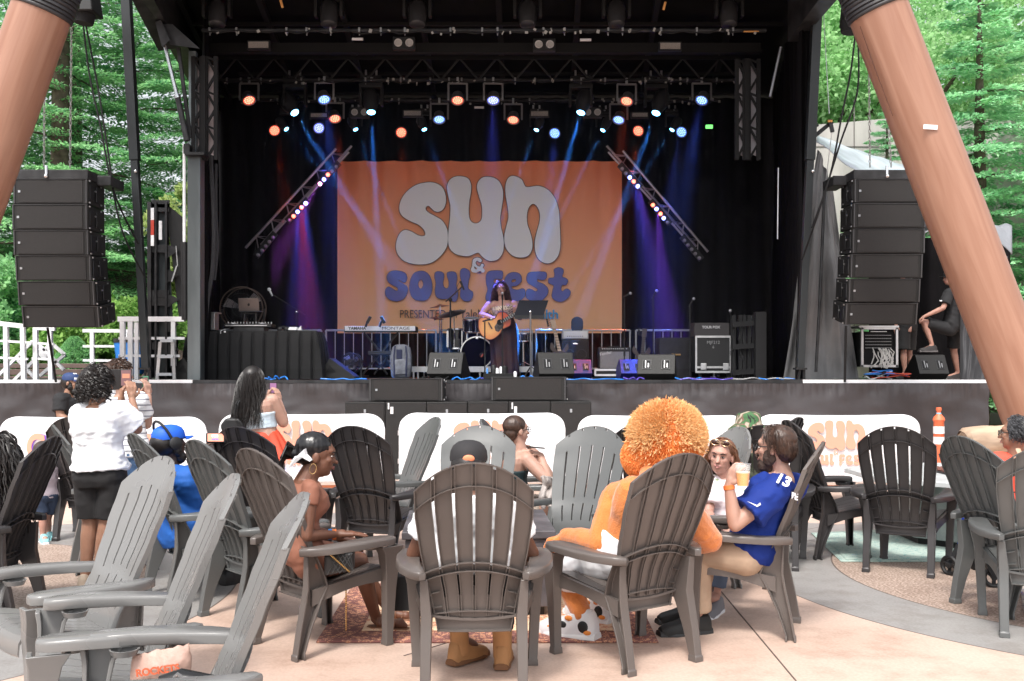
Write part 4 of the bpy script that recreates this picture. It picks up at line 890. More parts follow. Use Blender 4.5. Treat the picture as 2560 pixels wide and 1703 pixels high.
# ================================================================ front fill speakers on the ground
for i, (x0, x1) in enumerate(((862, 963), (963, 1066), (1066, 1169), (1169, 1272), (1272, 1376), (1376, 1479))):
 Y = 14.2; c = J((x0 + x1) / 2, 1131, Y); W = (x1 - x0 - 1) * Y / F; H = J(0, 1004 + (0 if i > 2 else 1), Y).z
 n = ('first', 'second', 'third', 'fourth', 'fifth', 'sixth')[i]
 root = thing('subwoofer', 'black subwoofer cabinet under the front stage edge, %s from the left in the row' % n, 'subwoofer', (c.x, Y, 0), 0, 'subwoofers before the stage')
 MB().box((c.x, Y + .3, H / 2), (W, .6, H)).build('cabinet', cab, root, smooth=0, bevel=.008)
 if i in (1, 4):
  q = MB(); q.box((c.x - W * .42, Y - .01, H - .06), (.02, .01, .09)); q.box((c.x - W * .34, Y - .01, H - .12), (.04, .008, .1)); q.build('rear_label', white, root, smooth=0)
  q = MB(); q.box((c.x + .1, Y - .01, .5), (.3, .012, .42)); q.build('amplifier_panel', blackm, root, smooth=0)
  for zz in (.62, .22):
   q = MB(); q.box((c.x + .02, Y - .03, zz - .03), (.26, .03, .07)); q.tube([V(c.x + .13, Y - .05, zz), V(c.x + .13, Y - .05, zz + .13), V(c.x + .2, Y - .05, zz + .15)], .014, 8); q.build('handle', alu, root)
 else:
  MB().box((c.x, Y - .006, H / 2), (W * .94, .012, H * .94)).build('grille', grille, root, smooth=0)
  MB().box((c.x, Y - .016, H - .13), (.03, .006, .05)).build('badge', MATS['badge_plate'], root, smooth=0)
for x0, x1, t, b_, nm in ((922, 1108, 946, 1004, 'left'), (1227, 1416, 942, 1003, 'right')):
 Y = 14.25; c = J((x0 + x1) / 2, (t + b_) / 2, Y)
 root = thing('front_fill_speaker', 'wide black speaker lying on the subwoofers, %s one of two' % nm, 'speaker', J((x0 + x1) / 2, b_, Y), 0, 'front fill speakers')
 array_box(root, c, (x1 - x0) * Y / F, (b_ - t) * Y / F, .5, RX(0), 1, -.42)
# ================================================================ stage gear
def wedge(cx, Y, w, h, label, yaw=0.0, m=None, g='stage monitor wedges'):
 root = thing('monitor_wedge', label, 'stage monitor', (J(cx, 0, Y).x, Y, SZ), yaw, g); m = m or cab
 prof = [(.10, 0), (-.02, .10), (.12, h), (.20, h + .01), (.52, .10), (.50, 0)]
 MB().prism([(p[0], p[1]) for p in prof], w, (-w / 2, 0, 0), (0, 1, 0), (0, 0, 1)).build('cabinet', m, root, world=False, smooth=0, bevel=.008)
 a = V(0, -.02, .10); b = V(0, .12, h); d = (b - a); rot = Matrix.Rotation(-math.atan2(d.y, d.z), 3, 'X')
 for s in (-1, 1):
  c = a + d * .48 + V(s * w * .25, 0, 0)
  MB().box(c + rot @ V(0, .0, 0), (w * .25, .014, h * .42), rot).build('port_frame', dgrey, root, world=False, smooth=0, bevel=.004)
  MB().box(c + rot @ V(0, -.008, 0), (w * .19, .012, h * .32), rot).build('port', blackm, root, world=False, smooth=0)
  q = MB(); q.box(c + rot @ V(-w * .03, -.016, 0), (w * .025, .012, h * .30), rot); q.box(c + rot @ V(w * .045, -.016, -h * .05), (w * .03, .012, h * .18), rot); q.build('handle_bar', mat('dull_steel', (.3, .3, .31), .4, .6), root, world=False, smooth=0)
 return root
bluelit_cab = mat('wedge_blue_light', (.015, .02, .16), .5, bump=.3, bscale=80)  # blue stage light painted into the black cabinet colour
wedge(1110, 15.55, .56, .43, 'black monitor wedge on the stage left of the singer', R(-14))
wedge(1392, 15.55, .56, .43, 'black monitor wedge on the stage right of the music stand', R(10))
wedge(1640, 15.5, .58, .40, 'black monitor wedge right of the silver guitar amplifier', R(-12))
wedge(1450, 17.0, .42, .33, 'blue lit monitor wedge below the bass amplifier', R(4), bluelit_cab)
wedge(1583, 17.0, .42, .33, 'blue lit monitor wedge left of the third black wedge', R(6), bluelit_cab)
wedge(2335, 16.0, .5, .40, 'black wedge under the raised foot of the crew man in the tent', R(6))
def wedge_side(cx, Y, label, flip):
 root = thing('monitor_wedge', label, 'stage monitor', (J(cx, 0, Y).x, Y, SZ), 0, 'stage monitor wedges'); s = flip
 MB().prism([(s * -.27, 0), (s * -.27, .12), (s * -.12, .36), (s * .30, .05), (s * .30, 0)], -.5, (0, 0, 0), (1, 0, 0), (0, 0, 1)).build('cabinet', cab, root, world=False, smooth=0, bevel=.008)
 MB().prism([(s * -.17, .12), (s * -.12, .24), (s * -.02, .14)], .012, (0, -.0, 0), (1, 0, 0), (0, 0, 1)).build('handle_recess', blackm, root, world=False, smooth=0)
wedge_side(842, 16.6, 'black wedge seen side on between the cloth table and the floor fan', 1); wedge_side(440, 15.9, 'black wedge side on at the left end of the cloth table', -1)
Yt = 16.3
dj = thing('draped_table', 'long table under a pleated black cloth at stage left', 'table', (J(640, 0, Yt).x, Yt, SZ))
x0, x1 = J(470, 0, Yt).x, J(790, 0, Yt).x; zt = J(0, 829, Yt).z
MB().box(((x0 + x1) / 2, Yt + .38, zt - .02), (x1 - x0, .76, .04)).build('tabletop', blackm, dj, smooth=0, bevel=.01)
def dfn(u, v):
 per = (x1 - x0) + 1.4; s = u * per
 if s < .7: bx, by = x0, Yt + .7 - s; nx, ny = -1, 0
 elif s < .7 + (x1 - x0): bx, by = x0 + s - .7, Yt; nx, ny = 0, -1
 else: bx, by = x1, Yt + (s - .7 - (x1 - x0)); nx, ny = 1, 0
 ph = s / .195; f_ = ph - math.floor(ph); pl = (min(f_ * 5, 1) - .5) if f_ < .85 else (1 - (f_ - .85) / .15) - .5
 dv = 1 - v; k = pl * .05 * min(1, dv * 5) + dv * (.03 + .05 * noise.noise(V(s * 1.2, dv * 1.5, 2)))
 fl_ = .09 * dv if nx else 0
 return V(bx + nx * (k + fl_), by + ny * k, SZ + .01 + (zt - SZ) * v)
MB().grid(420, 16, dfn).build('cloth_skirt', mat('table_cloth', (.009, .009, .010), .85, vary=.1), dj, smooth=60)
def T(px, py): return J(px, py, Yt + .25)
lp = thing('laptop', 'open grey laptop on a stand above the mixer on the cloth table', 'laptop', T(620, 778))
MB().box(T(622, 762) + V(0, 0, 0), (.34, .012, .22), RX(R(12))).build('lid', mat('laptop_alu', (.16, .13, .12), .35, .6), lp, smooth=0, bevel=.004)
q = MB(); q.ell(T(622, 762) + V(0, -.012, -.003), (.018, .004, .02)); q.ell(T(622, 762) + V(.006, -.012, .024), (.005, .003, .008)); q.build('emblem', blackm, lp)
MB().box(T(628, 779), (.36, .2, .012)).build('base', dgrey, lp, smooth=0)
ls = thing('laptop_stand', 'black metal stand holding up the grey laptop', 'laptop stand', T(625, 828))
q = MB()
for s in (612, 640): q.bar(T(s, 781), T(s, 828), .025)
q.bar(T(612, 784), T(640, 784), .02); q.build('frame', black, ls, smooth=0)
mx = thing('mixing_controller', 'black controller with metal knobs on the cloth table', 'audio mixer', T(625, 828))
MB().box(T(625, 815), (.78, .32, .055)).build('body', black, mx, smooth=0, bevel=.006); MB().box(T(628, 824), (.5, .3, .06)).build('base_unit', dgrey, mx, smooth=0)
q = MB()
for i in range(24):
 c = T(575 + i * 4.6, 808); q.cone(c + V(0, -.1 + .2 * ((i * 7) % 5) / 5, -.01), c + V(0, -.1 + .2 * ((i * 7) % 5) / 5, .018), .010, n=8)
q.build('knob', alu, mx, smooth=30)
for s in (583, 655): MB().lathe([(.07, 0), (.07, .02), (0, .022)], T(s, 809) + V(0, 0, -.01), 20).build('jog_wheel', alu, mx)
MB().box(T(622, 815) + V(0, -.165, 0), (.68, .008, .012)).build('faceplate', alu, mx, smooth=0)
def small(name, label, cat, mb_, m, **k): o = mb_.build(name, m, None, **k); tag(o, label, cat); return o
q = thing('metal_flight_case', 'ribbed silver case standing at the left end of the cloth table', 'case', T(518, 826))
for dx in (-16, -1, 13): MB().box(T(518 + dx, 803) + V(0, .1, 0), (.085, .25, .29)).build('panel', alu, q, smooth=0, bevel=.006)
MB().box(T(518, 782) + V(0, .1, .0), (.34, .27, .02)).build('rim', alu, q, smooth=0)
small('plastic_cup', 'clear plastic cup in front of the silver case', 'cup', MB().lathe([(.035, 0), (.045, .11), (.042, .11), (.033, .01)], T(522, 826) + V(0, -.15, 0), 14), mat('cup_plastic', (.75, .78, .82), .15, alpha=.5), smooth=50)
hp = thing('headphones', 'black headphones lying on the right part of the cloth table', 'headphones', T(708, 826))
for s in (700, 716): MB().lathe([(.0, 0), (.04, 0), (.045, .03), (.02, .05)], T(s, 824), 14, V(0, -1, .2)).build('ear_cup', black, hp)
MB().tube([T(700, 820) + V(.04 * i / 4 * 2.4, .03 * math.sin(i * .78), .03 * math.sin(i * .785)) for i in range(5)], .008, 6).build('headband', black, hp)
small('paper_bag', 'crumpled white and orange paper bag beside the headphones', 'paper bag', MB().loft([[T(722 + a, 826) + V(0, b, 0) for a, b in ((0, -.1), (22, -.1), (22, .1), (0, .1))], [T(726 + a, 818) + V(0, b, 0) for a, b in ((0, -.08), (18, -.05), (20, .07), (0, .09))]]), white, smooth=0, bevel=.01)
small('paper_wedge', 'small white folded paper at the right end of the cloth table', 'paper', MB().prism([(0, 0), (.075, 0), (.065, .075)], .05, T(744, 826), (1, 0, 0), (0, 0, 1)), white, smooth=0)
small('black_box', 'little black adapter box at the left end of the cloth table', 'adapter', MB().box(T(494, 814), (.10, .1, .14)), black, smooth=0, bevel=.006)
cable('white_lead', 'white lead looping off the front edge of the cloth table', [T(590, 812), T(575, 820), T(566, 828) + V(0, -.28, 0), T(565, 836) + V(0, -.3, 0)], .006, white)
for px in (513, 574): small('cloth_clip', 'small white clip on the front edge of the cloth table, %s of two' % ('left' if px < 550 else 'right'), 'clip', MB().box(T(px, 831) + V(0, -.27, -.0), (.03, .02, .03)), white, smooth=0)
def fan(cx, cy, r, Y, label, blades=4, frame_m=None, stand=True):
 c = J(cx, cy, Y); R_ = r * Y / F; root = thing('stage_fan', label, 'fan', V(c.x, Y, SZ)); fm = frame_m or mat('fan_ring', (.10, .07, .055), .5, .4)
 q = MB()
 for dy in (-.12, .12):
  q.tube([c + V(math.cos(t * math.pi / 24) * R_, dy, math.sin(t * math.pi / 24) * R_) for t in range(49)], .012, 6, caps=False)
 q.build('ring', fm, root)
 w = MB(); n = 64
 for i in range(n):
  t = 2 * math.pi * i / n; w.tube([c + V(math.cos(t) * R_ * .14, -.16, math.sin(t) * R_ * .14), c + V(math.cos(t + .12) * R_ * .7, -.16, math.sin(t + .12) * R_ * .7), c + V(math.cos(t + .16) * R_, -.12, math.sin(t + .16) * R_)], .0025, 4)
 for rr in (.4, .7): w.tube([c + V(math.cos(t * math.pi / 24) * R_ * rr, -.16, math.sin(t * math.pi / 24) * R_ * rr) for t in range(49)], .004, 4, caps=False)
 w.build('wire_guard', dgrey, root)
 for i in range(blades):
  t0 = 2 * math.pi * i / blades + .7; b = []
  for k in range(7):
   rr = R_ * (.12 + .80 * k / 6); wd_ = .34 - .10 * k / 6
   b.append([c + V(math.cos(t0 - wd_) * rr, .06, math.sin(t0 - wd_) * rr), c + V(math.cos(t0 + wd_) * rr, -.06, math.sin(t0 + wd_) * rr), c + V(math.cos(t0 + wd_) * rr, -.052, math.sin(t0 + wd_) * rr), c + V(math.cos(t0 - wd_) * rr, .068, math.sin(t0 - wd_) * rr)])
  MB().loft(b).build('blade', mat('fan_blade', (.40, .36, .35), .35, .5), root)
 MB().lathe([(R_ * .13, -.14), (R_ * .15, 0), (R_ * .13, .14)], c, 18, V(0, 1, 0)).build('hub', dgrey, root)
 if stand:
  s = MB()
  for sx in (-1, 1): s.bar(c + V(sx * R_, 0, 0), V(c.x + sx * R_ * .9, Y, SZ), .03);
  s.bar(V(c.x - R_, Y - .2, SZ + .02), V(c.x + R_, Y - .2, SZ + .02), .03); s.build('stand', dgrey, root, smooth=0)
fan(608, 772, 53, 17.6, 'big round drum fan behind the laptop', 3)
fan(880, 908, 24, 17.3, 'small floor fan under the keyboard', 4, blackm)
def steel_barrier(x0, x1, Y, label):
 root = thing('crowd_barrier', label, 'barrier', (J((x0 + x1) / 2, 0, Y).x, Y, SZ), 0, 'steel barriers across the back of the stage'); t, b_ = J(0, 826, Y).z, SZ + .18; sm = mat('galvanised', (.45, .46, .48), .4, .7)
 q = MB(); q.cone(J(x0, 826, Y), J(x1, 826, Y), .02, n=10); q.cone(V(J(x0, 0, Y).x, Y, b_), V(J(x1, 0, Y).x, Y, b_), .02, n=10)
 for x in (x0, x1): q.cone(V(J(x, 0, Y).x, Y, b_), V(J(x, 0, Y).x, Y, t), .02, n=10)
 q.build('frame', sm, root)
 n = int((x1 - x0) / 22); q = MB()
 for i in range(1, n):
  x = J(x0 + (x1 - x0) * i / n, 0, Y).x; q.cone(V(x, Y, b_), V(x, Y, t), .009, n=6)
 q.build('bars', sm, root)
 q = MB()
 for x in (x0 + 30, x1 - 30): q.bar(V(J(x, 0, Y).x, Y - .25, SZ + .015), V(J(x, 0, Y).x, Y + .25, SZ + .015), .04, .02); q.bar(V(J(x, 0, Y).x, Y, SZ + .02), V(J(x, 0, Y).x, Y, b_), .03)
 q.build('foot', sm, root, smooth=0)
for i, (a, b) in enumerate(((535, 803), (815, 1090), (1100, 1330), (1340, 1575), (1590, 1815))):
 steel_barrier(a, b, 19.3, 'steel crowd barrier behind the stage gear, %s from the left' % ('first', 'second', 'third', 'fourth', 'fifth')[i])
kb = thing('keyboard', 'silver backed stage keyboard on an X stand', 'keyboard', J(950, 948, 17.6))
c = J(950, 823, 17.6)
MB().box(c + V(0, .2, 0), (1.27, .38, .10)).build('body', blackm, kb, smooth=0, bevel=.01)
MB().box(c + V(0, -.002, .012), (1.24, .02, .085)).build('back_panel', mat('panel_silver', (.7, .7, .73), .35), kb, smooth=0, bevel=.004)
MB().box(c + V(-.02, -.004, -.045), (1.2, .03, .03)).build('connector_strip', dgrey, kb, smooth=0)
text('lettering', 'YAMAHA', .075, c + V(-.40, -.016, .012), black, kb, bold=.002)
text('lettering', 'MONTAGE', .075, c + V(.28, -.016, .012), black, kb, sx=1.35)
q = MB();
for s in (-1, 1): q.bar(c + V(-s * .3, .15, -.06), c + V(s * .33, .15, -.80), .05, .03)
q.bar(c + V(-.35, .15, -.83), c + V(-.25, .15, -.83), .5, .03); q.build('x_stand', black, kb, smooth=0)
q = MB(); q.box(c + V(0, .12, -.42), (.42, .3, .07)); q.bar(c + V(-.15, .1, -.45), c + V(.12, .1, -.8), .03); q.bar(c + V(.15, .1, -.45), c + V(-.12, .1, -.8), .03)
bench = q.build('keyboard_bench', black, None, smooth=0, bevel=.01); tag(bench, 'low black padded bench under the keyboard', 'bench')
for px, l in ((920, 'left'), (955, 'right')):
 t = thing('clip_arm', 'black phone clip arm standing on the %s part of the keyboard back' % l, 'clip arm', J(px, 815, 17.5))
 q = MB(); q.tube([J(px - 6, 818, 17.5), J(px - 2, 806, 17.5), J(px + 4, 799, 17.5)], .02, 8); q.build('arm', black, t); MB().box(J(px + 2, 800, 17.45), (.05, .05, .13), Matrix.Rotation(.5 if px < 930 else -.5, 3, 'Y')).build('clamp', black, t, bevel=.01)
micm = mat('mic_grille', (.45, .45, .48), .3, .8)
def mic_stand(px, top, Y, label, mic_dir=(.5, 0, .6), base=948, tripod=False, mic=True, h=.14):
 b = J(px, base, Y); b.z = SZ; t = J(px, top, Y); root = thing('microphone_stand', label, 'microphone stand', b)
 MB().cone(b, t, .011, n=8).build('pole', black, root); MB().cone(b + V(0, 0, .4), b + V(0, 0, .48), .018, n=10).build('clutch', black, root)
 q = MB()
 if tripod:
  for k in range(3):
   a = k * 2.1 + .5; q.bar(b + V(0, 0, .2), b + V(math.cos(a) * .28, math.sin(a) * .28, .01), .014)
 else: q.lathe([(.13, 0), (.13, .015), (.03, .04)], b, 20)
 q.build('foot', black, root)
 if mic:
  d = Vector(mic_dir).normalized(); s = t - d * .04
  mc = thing('microphone', label.replace('microphone stand', 'microphone').replace('stand', 'microphone') , 'microphone', t); mc['label'] = 'microphone held by the ' + label
  MB().cone(s, s + d * h, .011, .018, 12).build('body', black, mc); MB().ell(s + d * (h + .018), .027, n=12, m=8).build('grille', micm, mc)
mic_stand(1561, 742, 17.2, 'straight stand at the right edge of the banner', (.9, -.1, .5)); mic_stand(1633, 742, 17.6, 'straight stand behind the third wedge', (.45, -.1, .8))
mic_stand(1725, 762, 17.0, 'straight stand left of the metal edged case', (.5, -.1, .8)); mic_stand(1828, 792, 16.8, 'low stand right of the metal edged case', (-.15, -.3, .5))
mic_stand(1256, 750, 16.9, 'stand before the singer at mouth height', (.0, -.35, .9)); mic_stand(1212, 802, 16.7, 'short stand aimed at the guitar', (.9, .3, .25))
bm_ = thing('boom_stand', 'boom stand left of the purple lit curtain with a pale microphone', 'microphone stand', J(742, 948, 17.4)); b = J(742, 948, 17.4); b.z = SZ
MB().cone(b, J(741, 782, 17.4), .011).build('pole', black, bm_); MB().cone(J(763, 787, 17.4), J(684, 738, 17.4), .009).build('boom_arm', black, bm_); MB().ell(J(741, 780, 17.4), .03).build('clutch', chrome, bm_)
MB().lathe([(.13, 0), (.13, .015), (.03, .04)], b, 18).build('foot', black, bm_)
mc = thing('microphone', 'pale vocal microphone on the tip of the left boom stand', 'microphone', J(675, 730, 17.4)); MB().cone(J(681, 740, 17.4), J(675, 728, 17.4), .014, .02).build('body', alu, mc); MB().ell(J(673, 724, 17.4), .032).build('grille', white, mc)
bm_ = thing('boom_stand', 'boom stand left of the drum kit reaching up over the cymbals', 'microphone stand', J(1126, 948, 17.8)); b = J(1126, 948, 17.8); b.z = SZ
redm = mat('boom_tube', (.06, .03, .03), .4, .4)
MB().cone(b, J(1126, 752, 17.8), .014).build('pole', black, bm_); MB().cone(J(1114, 755, 17.8), J(1155, 717, 17.8), .012).build('boom_arm', redm, bm_); MB().ell(J(1126, 750, 17.8), .035).build('clutch', black, bm_); MB().lathe([(.14, 0), (.03, .04)], b, 16).build('foot', black, bm_)
mc = thing('microphone', 'long black microphone on the boom above the cymbals', 'microphone', J(1155, 712, 17.8)); MB().cone(J(1151, 703, 17.8), J(1160, 725, 17.8), .02, .014).build('body', black, mc)
cable('boom_lead', 'thin cable looping from the overhead microphone to its boom', [J(1151, 703, 17.8), J(1145, 712, 17.8), J(1140, 726, 17.8), J(1138, 738, 17.8)], .004, black)
dk = thing('drum_kit', 'black drum kit with chrome hardware and cymbals behind the singer', 'drum kit', J(1190, 935, 18.4)); chr_ = chrome
def drum(name, c, r, h, axis, head, shell=black, hoop=True):
 ax = Vector(axis).normalized(); q = MB().lathe([(r, -h / 2), (r, h / 2)], c, 30, ax).build(name, mat('drum_shell', (.01, .01, .014), .15, coat=.8), dk)
 k = MB()
 for s in (-1, 1): k.lathe([(r + .012, s * h / 2 - .014), (r + .016, s * h / 2), (r + .012, s * h / 2 + .014), (r - .01, s * h / 2 + .014), (r - .01, s * h / 2 - .014), (r + .012, s * h / 2 - .014)], c, 30, ax, False)
 k.build('hoop', chr_, dk)
 x, y, d = frame(ax); l = MB()
 for i in range(8):
  t = math.pi * i / 4 + .2; p = c + x * (math.cos(t) * (r + .018)) + y * (math.sin(t) * (r + .018)); l.bar(p - d * h * .42, p + d * h * .42, .014)
 l.build('tension_rod', chr_, dk)
 MB().lathe([(0, h / 2 + .006), (r - .005, h / 2 + .006)], c, 30, ax).build('drumhead', head, dk)
dkhead = mat('drumhead_dark', (.01, .012, .03), .6); wh_head = mat('drumhead_pale', (.6, .6, .6), .4)
drum('bass_drum', J(1193, 883, 18.3), .29, .42, (0, -1, 0), dkhead)
drum('rack_tom', J(1178, 812, 18.2), .135, .22, (0, -.25, 1), wh_head); drum('floor_tom', J(1142, 848, 18.6), .17, .36, (0, 0, 1), wh_head); drum('snare_drum', J(1306, 843, 18.5), .16, .14, (0, -.1, 1), wh_head)
MB().ell(J(1193, 846, 18.06), (.03, .005, .02)).build('badge', chr_, dk)
def cymbal(px, py, Y, r, tilt, m):
 ax = Vector((tilt[0], tilt[1], 1)).normalized(); MB().lathe([(r, 0), (r * .9, .01), (r * .3, .03), (r * .15, .05), (.01, .055), (.01, .048), (r * .9, .004)], J(px, py, Y), 36, ax).build('cymbal', m, dk)
cyd = mat('cymbal_dark', (.05, .045, .045), .3, .9); cyr = mat('cymbal_bronze', (.45, .13, .08), .3, .9)
cymbal(1130, 785, 18.0, .25, (-.22, -.28), cyd); cymbal(1100, 768, 18.7, .2, (-.12, -.08), cyr); cymbal(1090, 798, 18.3, .15, (.12, -.05), cyr)
q = MB()
for a, b_ in (((1100, 765), (1098, 935)), ((1104, 790), (1104, 930)), ((1135, 775), (1136, 850)), ((1193, 800), (1193, 846)), ((1308, 850), (1310, 925)), ((1098, 795), (1130, 790)), ((1085, 800), (1100, 793))): q.cone(J(*a, 18.4), J(*b_, 18.4), .013, n=8)
for px in (1103, 1310):
 for k in range(3): q.bar(J(px, 905, 18.4), V(J(px, 0, 18.4).x + math.cos(k * 2.1 + .4) * .22, 18.4 + math.sin(k * 2.1 + .4) * .22, 1.52), .014)
q.build('hardware', chr_, dk)
for x in (1160, 1226): MB().cone(J(x, 905, 18.1), J(x + (-9 if x < 1193 else 9), 932, 18.05), .012).build('spur', chr_, dk)
mk = thing('kick_microphone', 'small red tipped microphone on a short arm before the bass drum', 'microphone', J(1205, 885, 17.85)); MB().ell(J(1205, 888, 17.85), (.05, .05, .04)).build('body', mat('mic_dark', (.03, .02, .02), .5), mk); MB().cone(J(1203, 893, 17.8), J(1208, 885, 17.8), .014).build('capsule', mat('mic_red', (.5, .08, .05), .4), mk)
MB().cone(J(1205, 882, 17.85), J(1240, 872, 17.85), .008).build('arm', black, mk)
rs_ = thing('drum_riser', 'low aluminium edged riser under the drum kit', 'riser', J(1185, 948, 18.4))
MB().box((J(1190, 0, 18.4).x, 18.7, 1.53), (2.35, 1.5, .02)).build('deck', blackm, rs_, smooth=0); MB().box((J(1190, 0, 18.4).x, 17.93, 1.49), (2.36, .04, .10)).build('edge', alu, rs_, smooth=0)
q = MB()
for px in (1034, 1045, 1200, 1330): q.cone(V(J(px, 0, 17.95).x, 17.95, SZ), V(J(px, 0, 17.95).x, 17.95, 1.45), .02)
q.build('leg', alu, rs_)
mu = thing('music_stand', 'black music stand with a wide tilted desk right of the singer', 'music stand', J(1326, 948, 16.7)); Ym = 16.7
MB().add([J(1284, 793, Ym - .05), J(1358, 793, Ym - .05), J(1371, 751, Ym + .1), J(1298, 751, Ym + .1), J(1284, 793, Ym - .03), J(1358, 793, Ym - .03), J(1371, 751, Ym + .12), J(1298, 751, Ym + .12)], [(0, 1, 2, 3), (7, 6, 5, 4), (0, 4, 5, 1), (1, 5, 6, 2), (2, 6, 7, 3), (3, 7, 4, 0)]).build('desk', mat('desk_black', (.012, .013, .02), .7, spec=.2), mu, smooth=0)
MB().bar(J(1286, 793, Ym - .08), J(1360, 793, Ym - .08), .02, .06).build('lip', black, mu, smooth=0)
b = J(1327, 948, Ym); b.z = SZ; MB().cone(b, J(1326, 782, Ym - .1), .016).build('pole', mat('pole_steel', (.3, .3, .31), .3, .8), mu); MB().ell(J(1326, 780, Ym - .1), .025).build('knob', chrome, mu)
q = MB()
for k in range(3): q.bar(b + V(0, 0, .22), b + V(math.cos(k * 2.1) * .26, math.sin(k * 2.1) * .26, .01), .015)
q.build('tripod', black, mu)
def cabinet(px0, px1, py0, py1, Y, d, label, name='speaker_cabinet', cat='amplifier', m=cab, gm=None, z0=None, inset=.03):
 x0, x1 = J(px0, 0, Y).x, J(px1, 0, Y).x; z1 = J(0, py0, Y).z; zb = J(0, py1, Y).z if z0 is None else z0
 root = thing(name, label, cat, ((x0 + x1) / 2, Y, zb)); MB().box(((x0 + x1) / 2, Y + d / 2, (z1 + zb) / 2), (x1 - x0, d, z1 - zb)).build('cabinet', m, root, smooth=0, bevel=.012)
 if gm: MB().box(((x0 + x1) / 2, Y - .004, (z1 + zb) / 2), (x1 - x0 - inset * 2, .012, z1 - zb - inset * 2)).build('grille_cloth', gm, root, smooth=0)
 return root, (x0, x1, zb, z1)
sil = mat('amp_silver', (.42, .41, .40), .35, .3)
r_, bx = cabinet(1406, 1471, 827, 848, 18.0, .35, 'silver bass amplifier head on the black bass cabinet', 'amplifier_head', m=sil)
MB().box(((bx[0] + bx[1]) / 2, 17.99, (bx[2] + bx[3]) / 2), (.42, .014, .11)).build('front_panel', mat('panel_pale', (.55, .54, .53), .4), r_, smooth=0)
q = MB()
for i in range(9): q.cone(V(bx[0] + .09 + i * .034, 17.985, bx[2] + .05), V(bx[0] + .09 + i * .034, 17.965, bx[2] + .05), .008, n=8)
q.build('knobs', black, r_)
r_, bx = cabinet(1405, 1472, 849, 945, 18.0, .45, 'black bass cabinet under the silver amplifier head', gm=grille, z0=SZ)
MB().ell(((bx[0] + bx[1]) / 2, 17.98, bx[3] - .08), (.05, .006, .02)).build('emblem', chrome, r_)
for s in (-1, 1): MB().tube([V((bx[0] + bx[1]) / 2 + s * .11 + math.cos(t * .524) * .09, 17.985, bx[3] - .27 + math.sin(t * .524) * .09) for t in range(13)], .006, 5).build('cone_ring', dgrey, r_)
small('drum_throne_back', 'rounded dark padded backrest showing behind the bass amplifier', 'backrest', MB().loft([[J(1443, 812, 18.6) + V(math.copysign(min(abs(math.cos(t * .3927)) * 1.25, 1), math.cos(t * .3927)) * .11, dy, max(-1, min(1, math.sin(t * .3927) * 1.0)) * .15) for t in range(16)] for dy in (0, .06)]), mat('pad_navy', (.012, .013, .022), .6), smooth=60, bevel=.01)
r_, bx = cabinet(1497, 1576, 868, 922, 17.6, .28, 'silver faced guitar combo amplifier on a white edged case', 'combo_amplifier', m=black, gm=None)
MB().box(((bx[0] + bx[1]) / 2, 17.59, bx[2] + .155), (bx[1] - bx[0] - .05, .014, .29)).build('grille_cloth', mat('silver_cloth', (.20, .195, .2), .7, vary=.3, scale=200), r_, smooth=0)
text('lettering', 'Fender', .075, V(bx[0] + .12, 17.575, bx[2] + .27), alu, r_, rot=(R(90), R(-12), 0))
q = MB()
for i in range(14): q.cone(V(bx[0] + .06 + i * .033, 17.59, bx[3] - .03), V(bx[0] + .06 + i * .033, 17.57, bx[3] - .03), .008, n=8)
q.build('knobs', alu, r_); MB().box(((bx[0] + bx[1]) / 2, 17.6, bx[3] + .012), (.2, .05, .015)).build('handle', black, r_)
def road_case(px0, px1, py0, py1, Y, d, label, edge=alu, lines=()):
 r_, bx = cabinet(px0, px1, py0, py1, Y, d, label, 'road_case', 'flight case', m=mat('case_ply', (.013, .013, .014), .5))
 q = MB()
 for zz in (bx[2], bx[3]): q.box(((bx[0] + bx[1]) / 2, Y - .006, zz), (bx[1] - bx[0] + .02, .03, .035))
 for xx in bx[:2]: q.box((xx, Y - .007, (bx[2] + bx[3]) / 2), (.03, .03, bx[3] - bx[2]))
 q.build('edge_trim', edge, r_, smooth=0); return r_, bx
road_case(1488, 1552, 925, 938, 17.4, .4, 'low white edged case under the combo amplifier', white)
r_, bx = road_case(1740, 1826, 842, 930, 17.2, .5, 'tall black road case with silver edges and stencilled lettering')
text('lettering', 'MJF212', .075, V((bx[0] + bx[1]) / 2, 17.19, bx[3] - .10), mat('stencil', (.3, .3, .3), .7), r_); text('lettering', '6', .065, V((bx[0] + bx[1]) / 2, 17.19, bx[3] - .18), MATS['stencil'], r_)
for px in (1759, 1815):
 MB().box(J(px, 917, 17.17), (.10, .03, .12)).build('latch', alu, r_, smooth=0, bevel=.01)
MB().box(((bx[0] + bx[1]) / 2, 17.185, bx[2] + .08), (bx[1] - bx[0], .02, .035)).build('hinge_rail', alu, r_, smooth=0)
q = MB()
for px in (1750, 1795, 1820): q.cone(V(J(px, 0, 17.3).x - .02, 17.3, SZ + .05), V(J(px, 0, 17.3).x + .02, 17.3, SZ + .05), .05, n=14)
q.build('caster', black, r_)
r_, bx = cabinet(1736, 1824, 807, 841, 17.25, .4, 'dark leather case lying on the tall road case', 'equipment_case', 'case', m=mat('leather_case', (.045, .04, .042), .6, bump=.2))
text('lettering', 'TOUR BOX', .06, V((bx[0] + bx[1]) / 2 - .02, 17.23, bx[3] - .08), mat('stencil_pale', (.5, .5, .5), .6), r_, bold=.003)
r_, bx = cabinet(1648, 1730, 844, 946, 17.9, .5, 'big dark cabinet with a tan handle behind the third wedge', m=mat('dark_cabinet', (.016, .014, .017), .6, vary=.3), z0=SZ)
MB().box(J(1690, 887, 17.88), (.17, .02, .035)).build('handle', mat('tan_handle', (.35, .2, .07), .5), r_, smooth=0, bevel=.008)
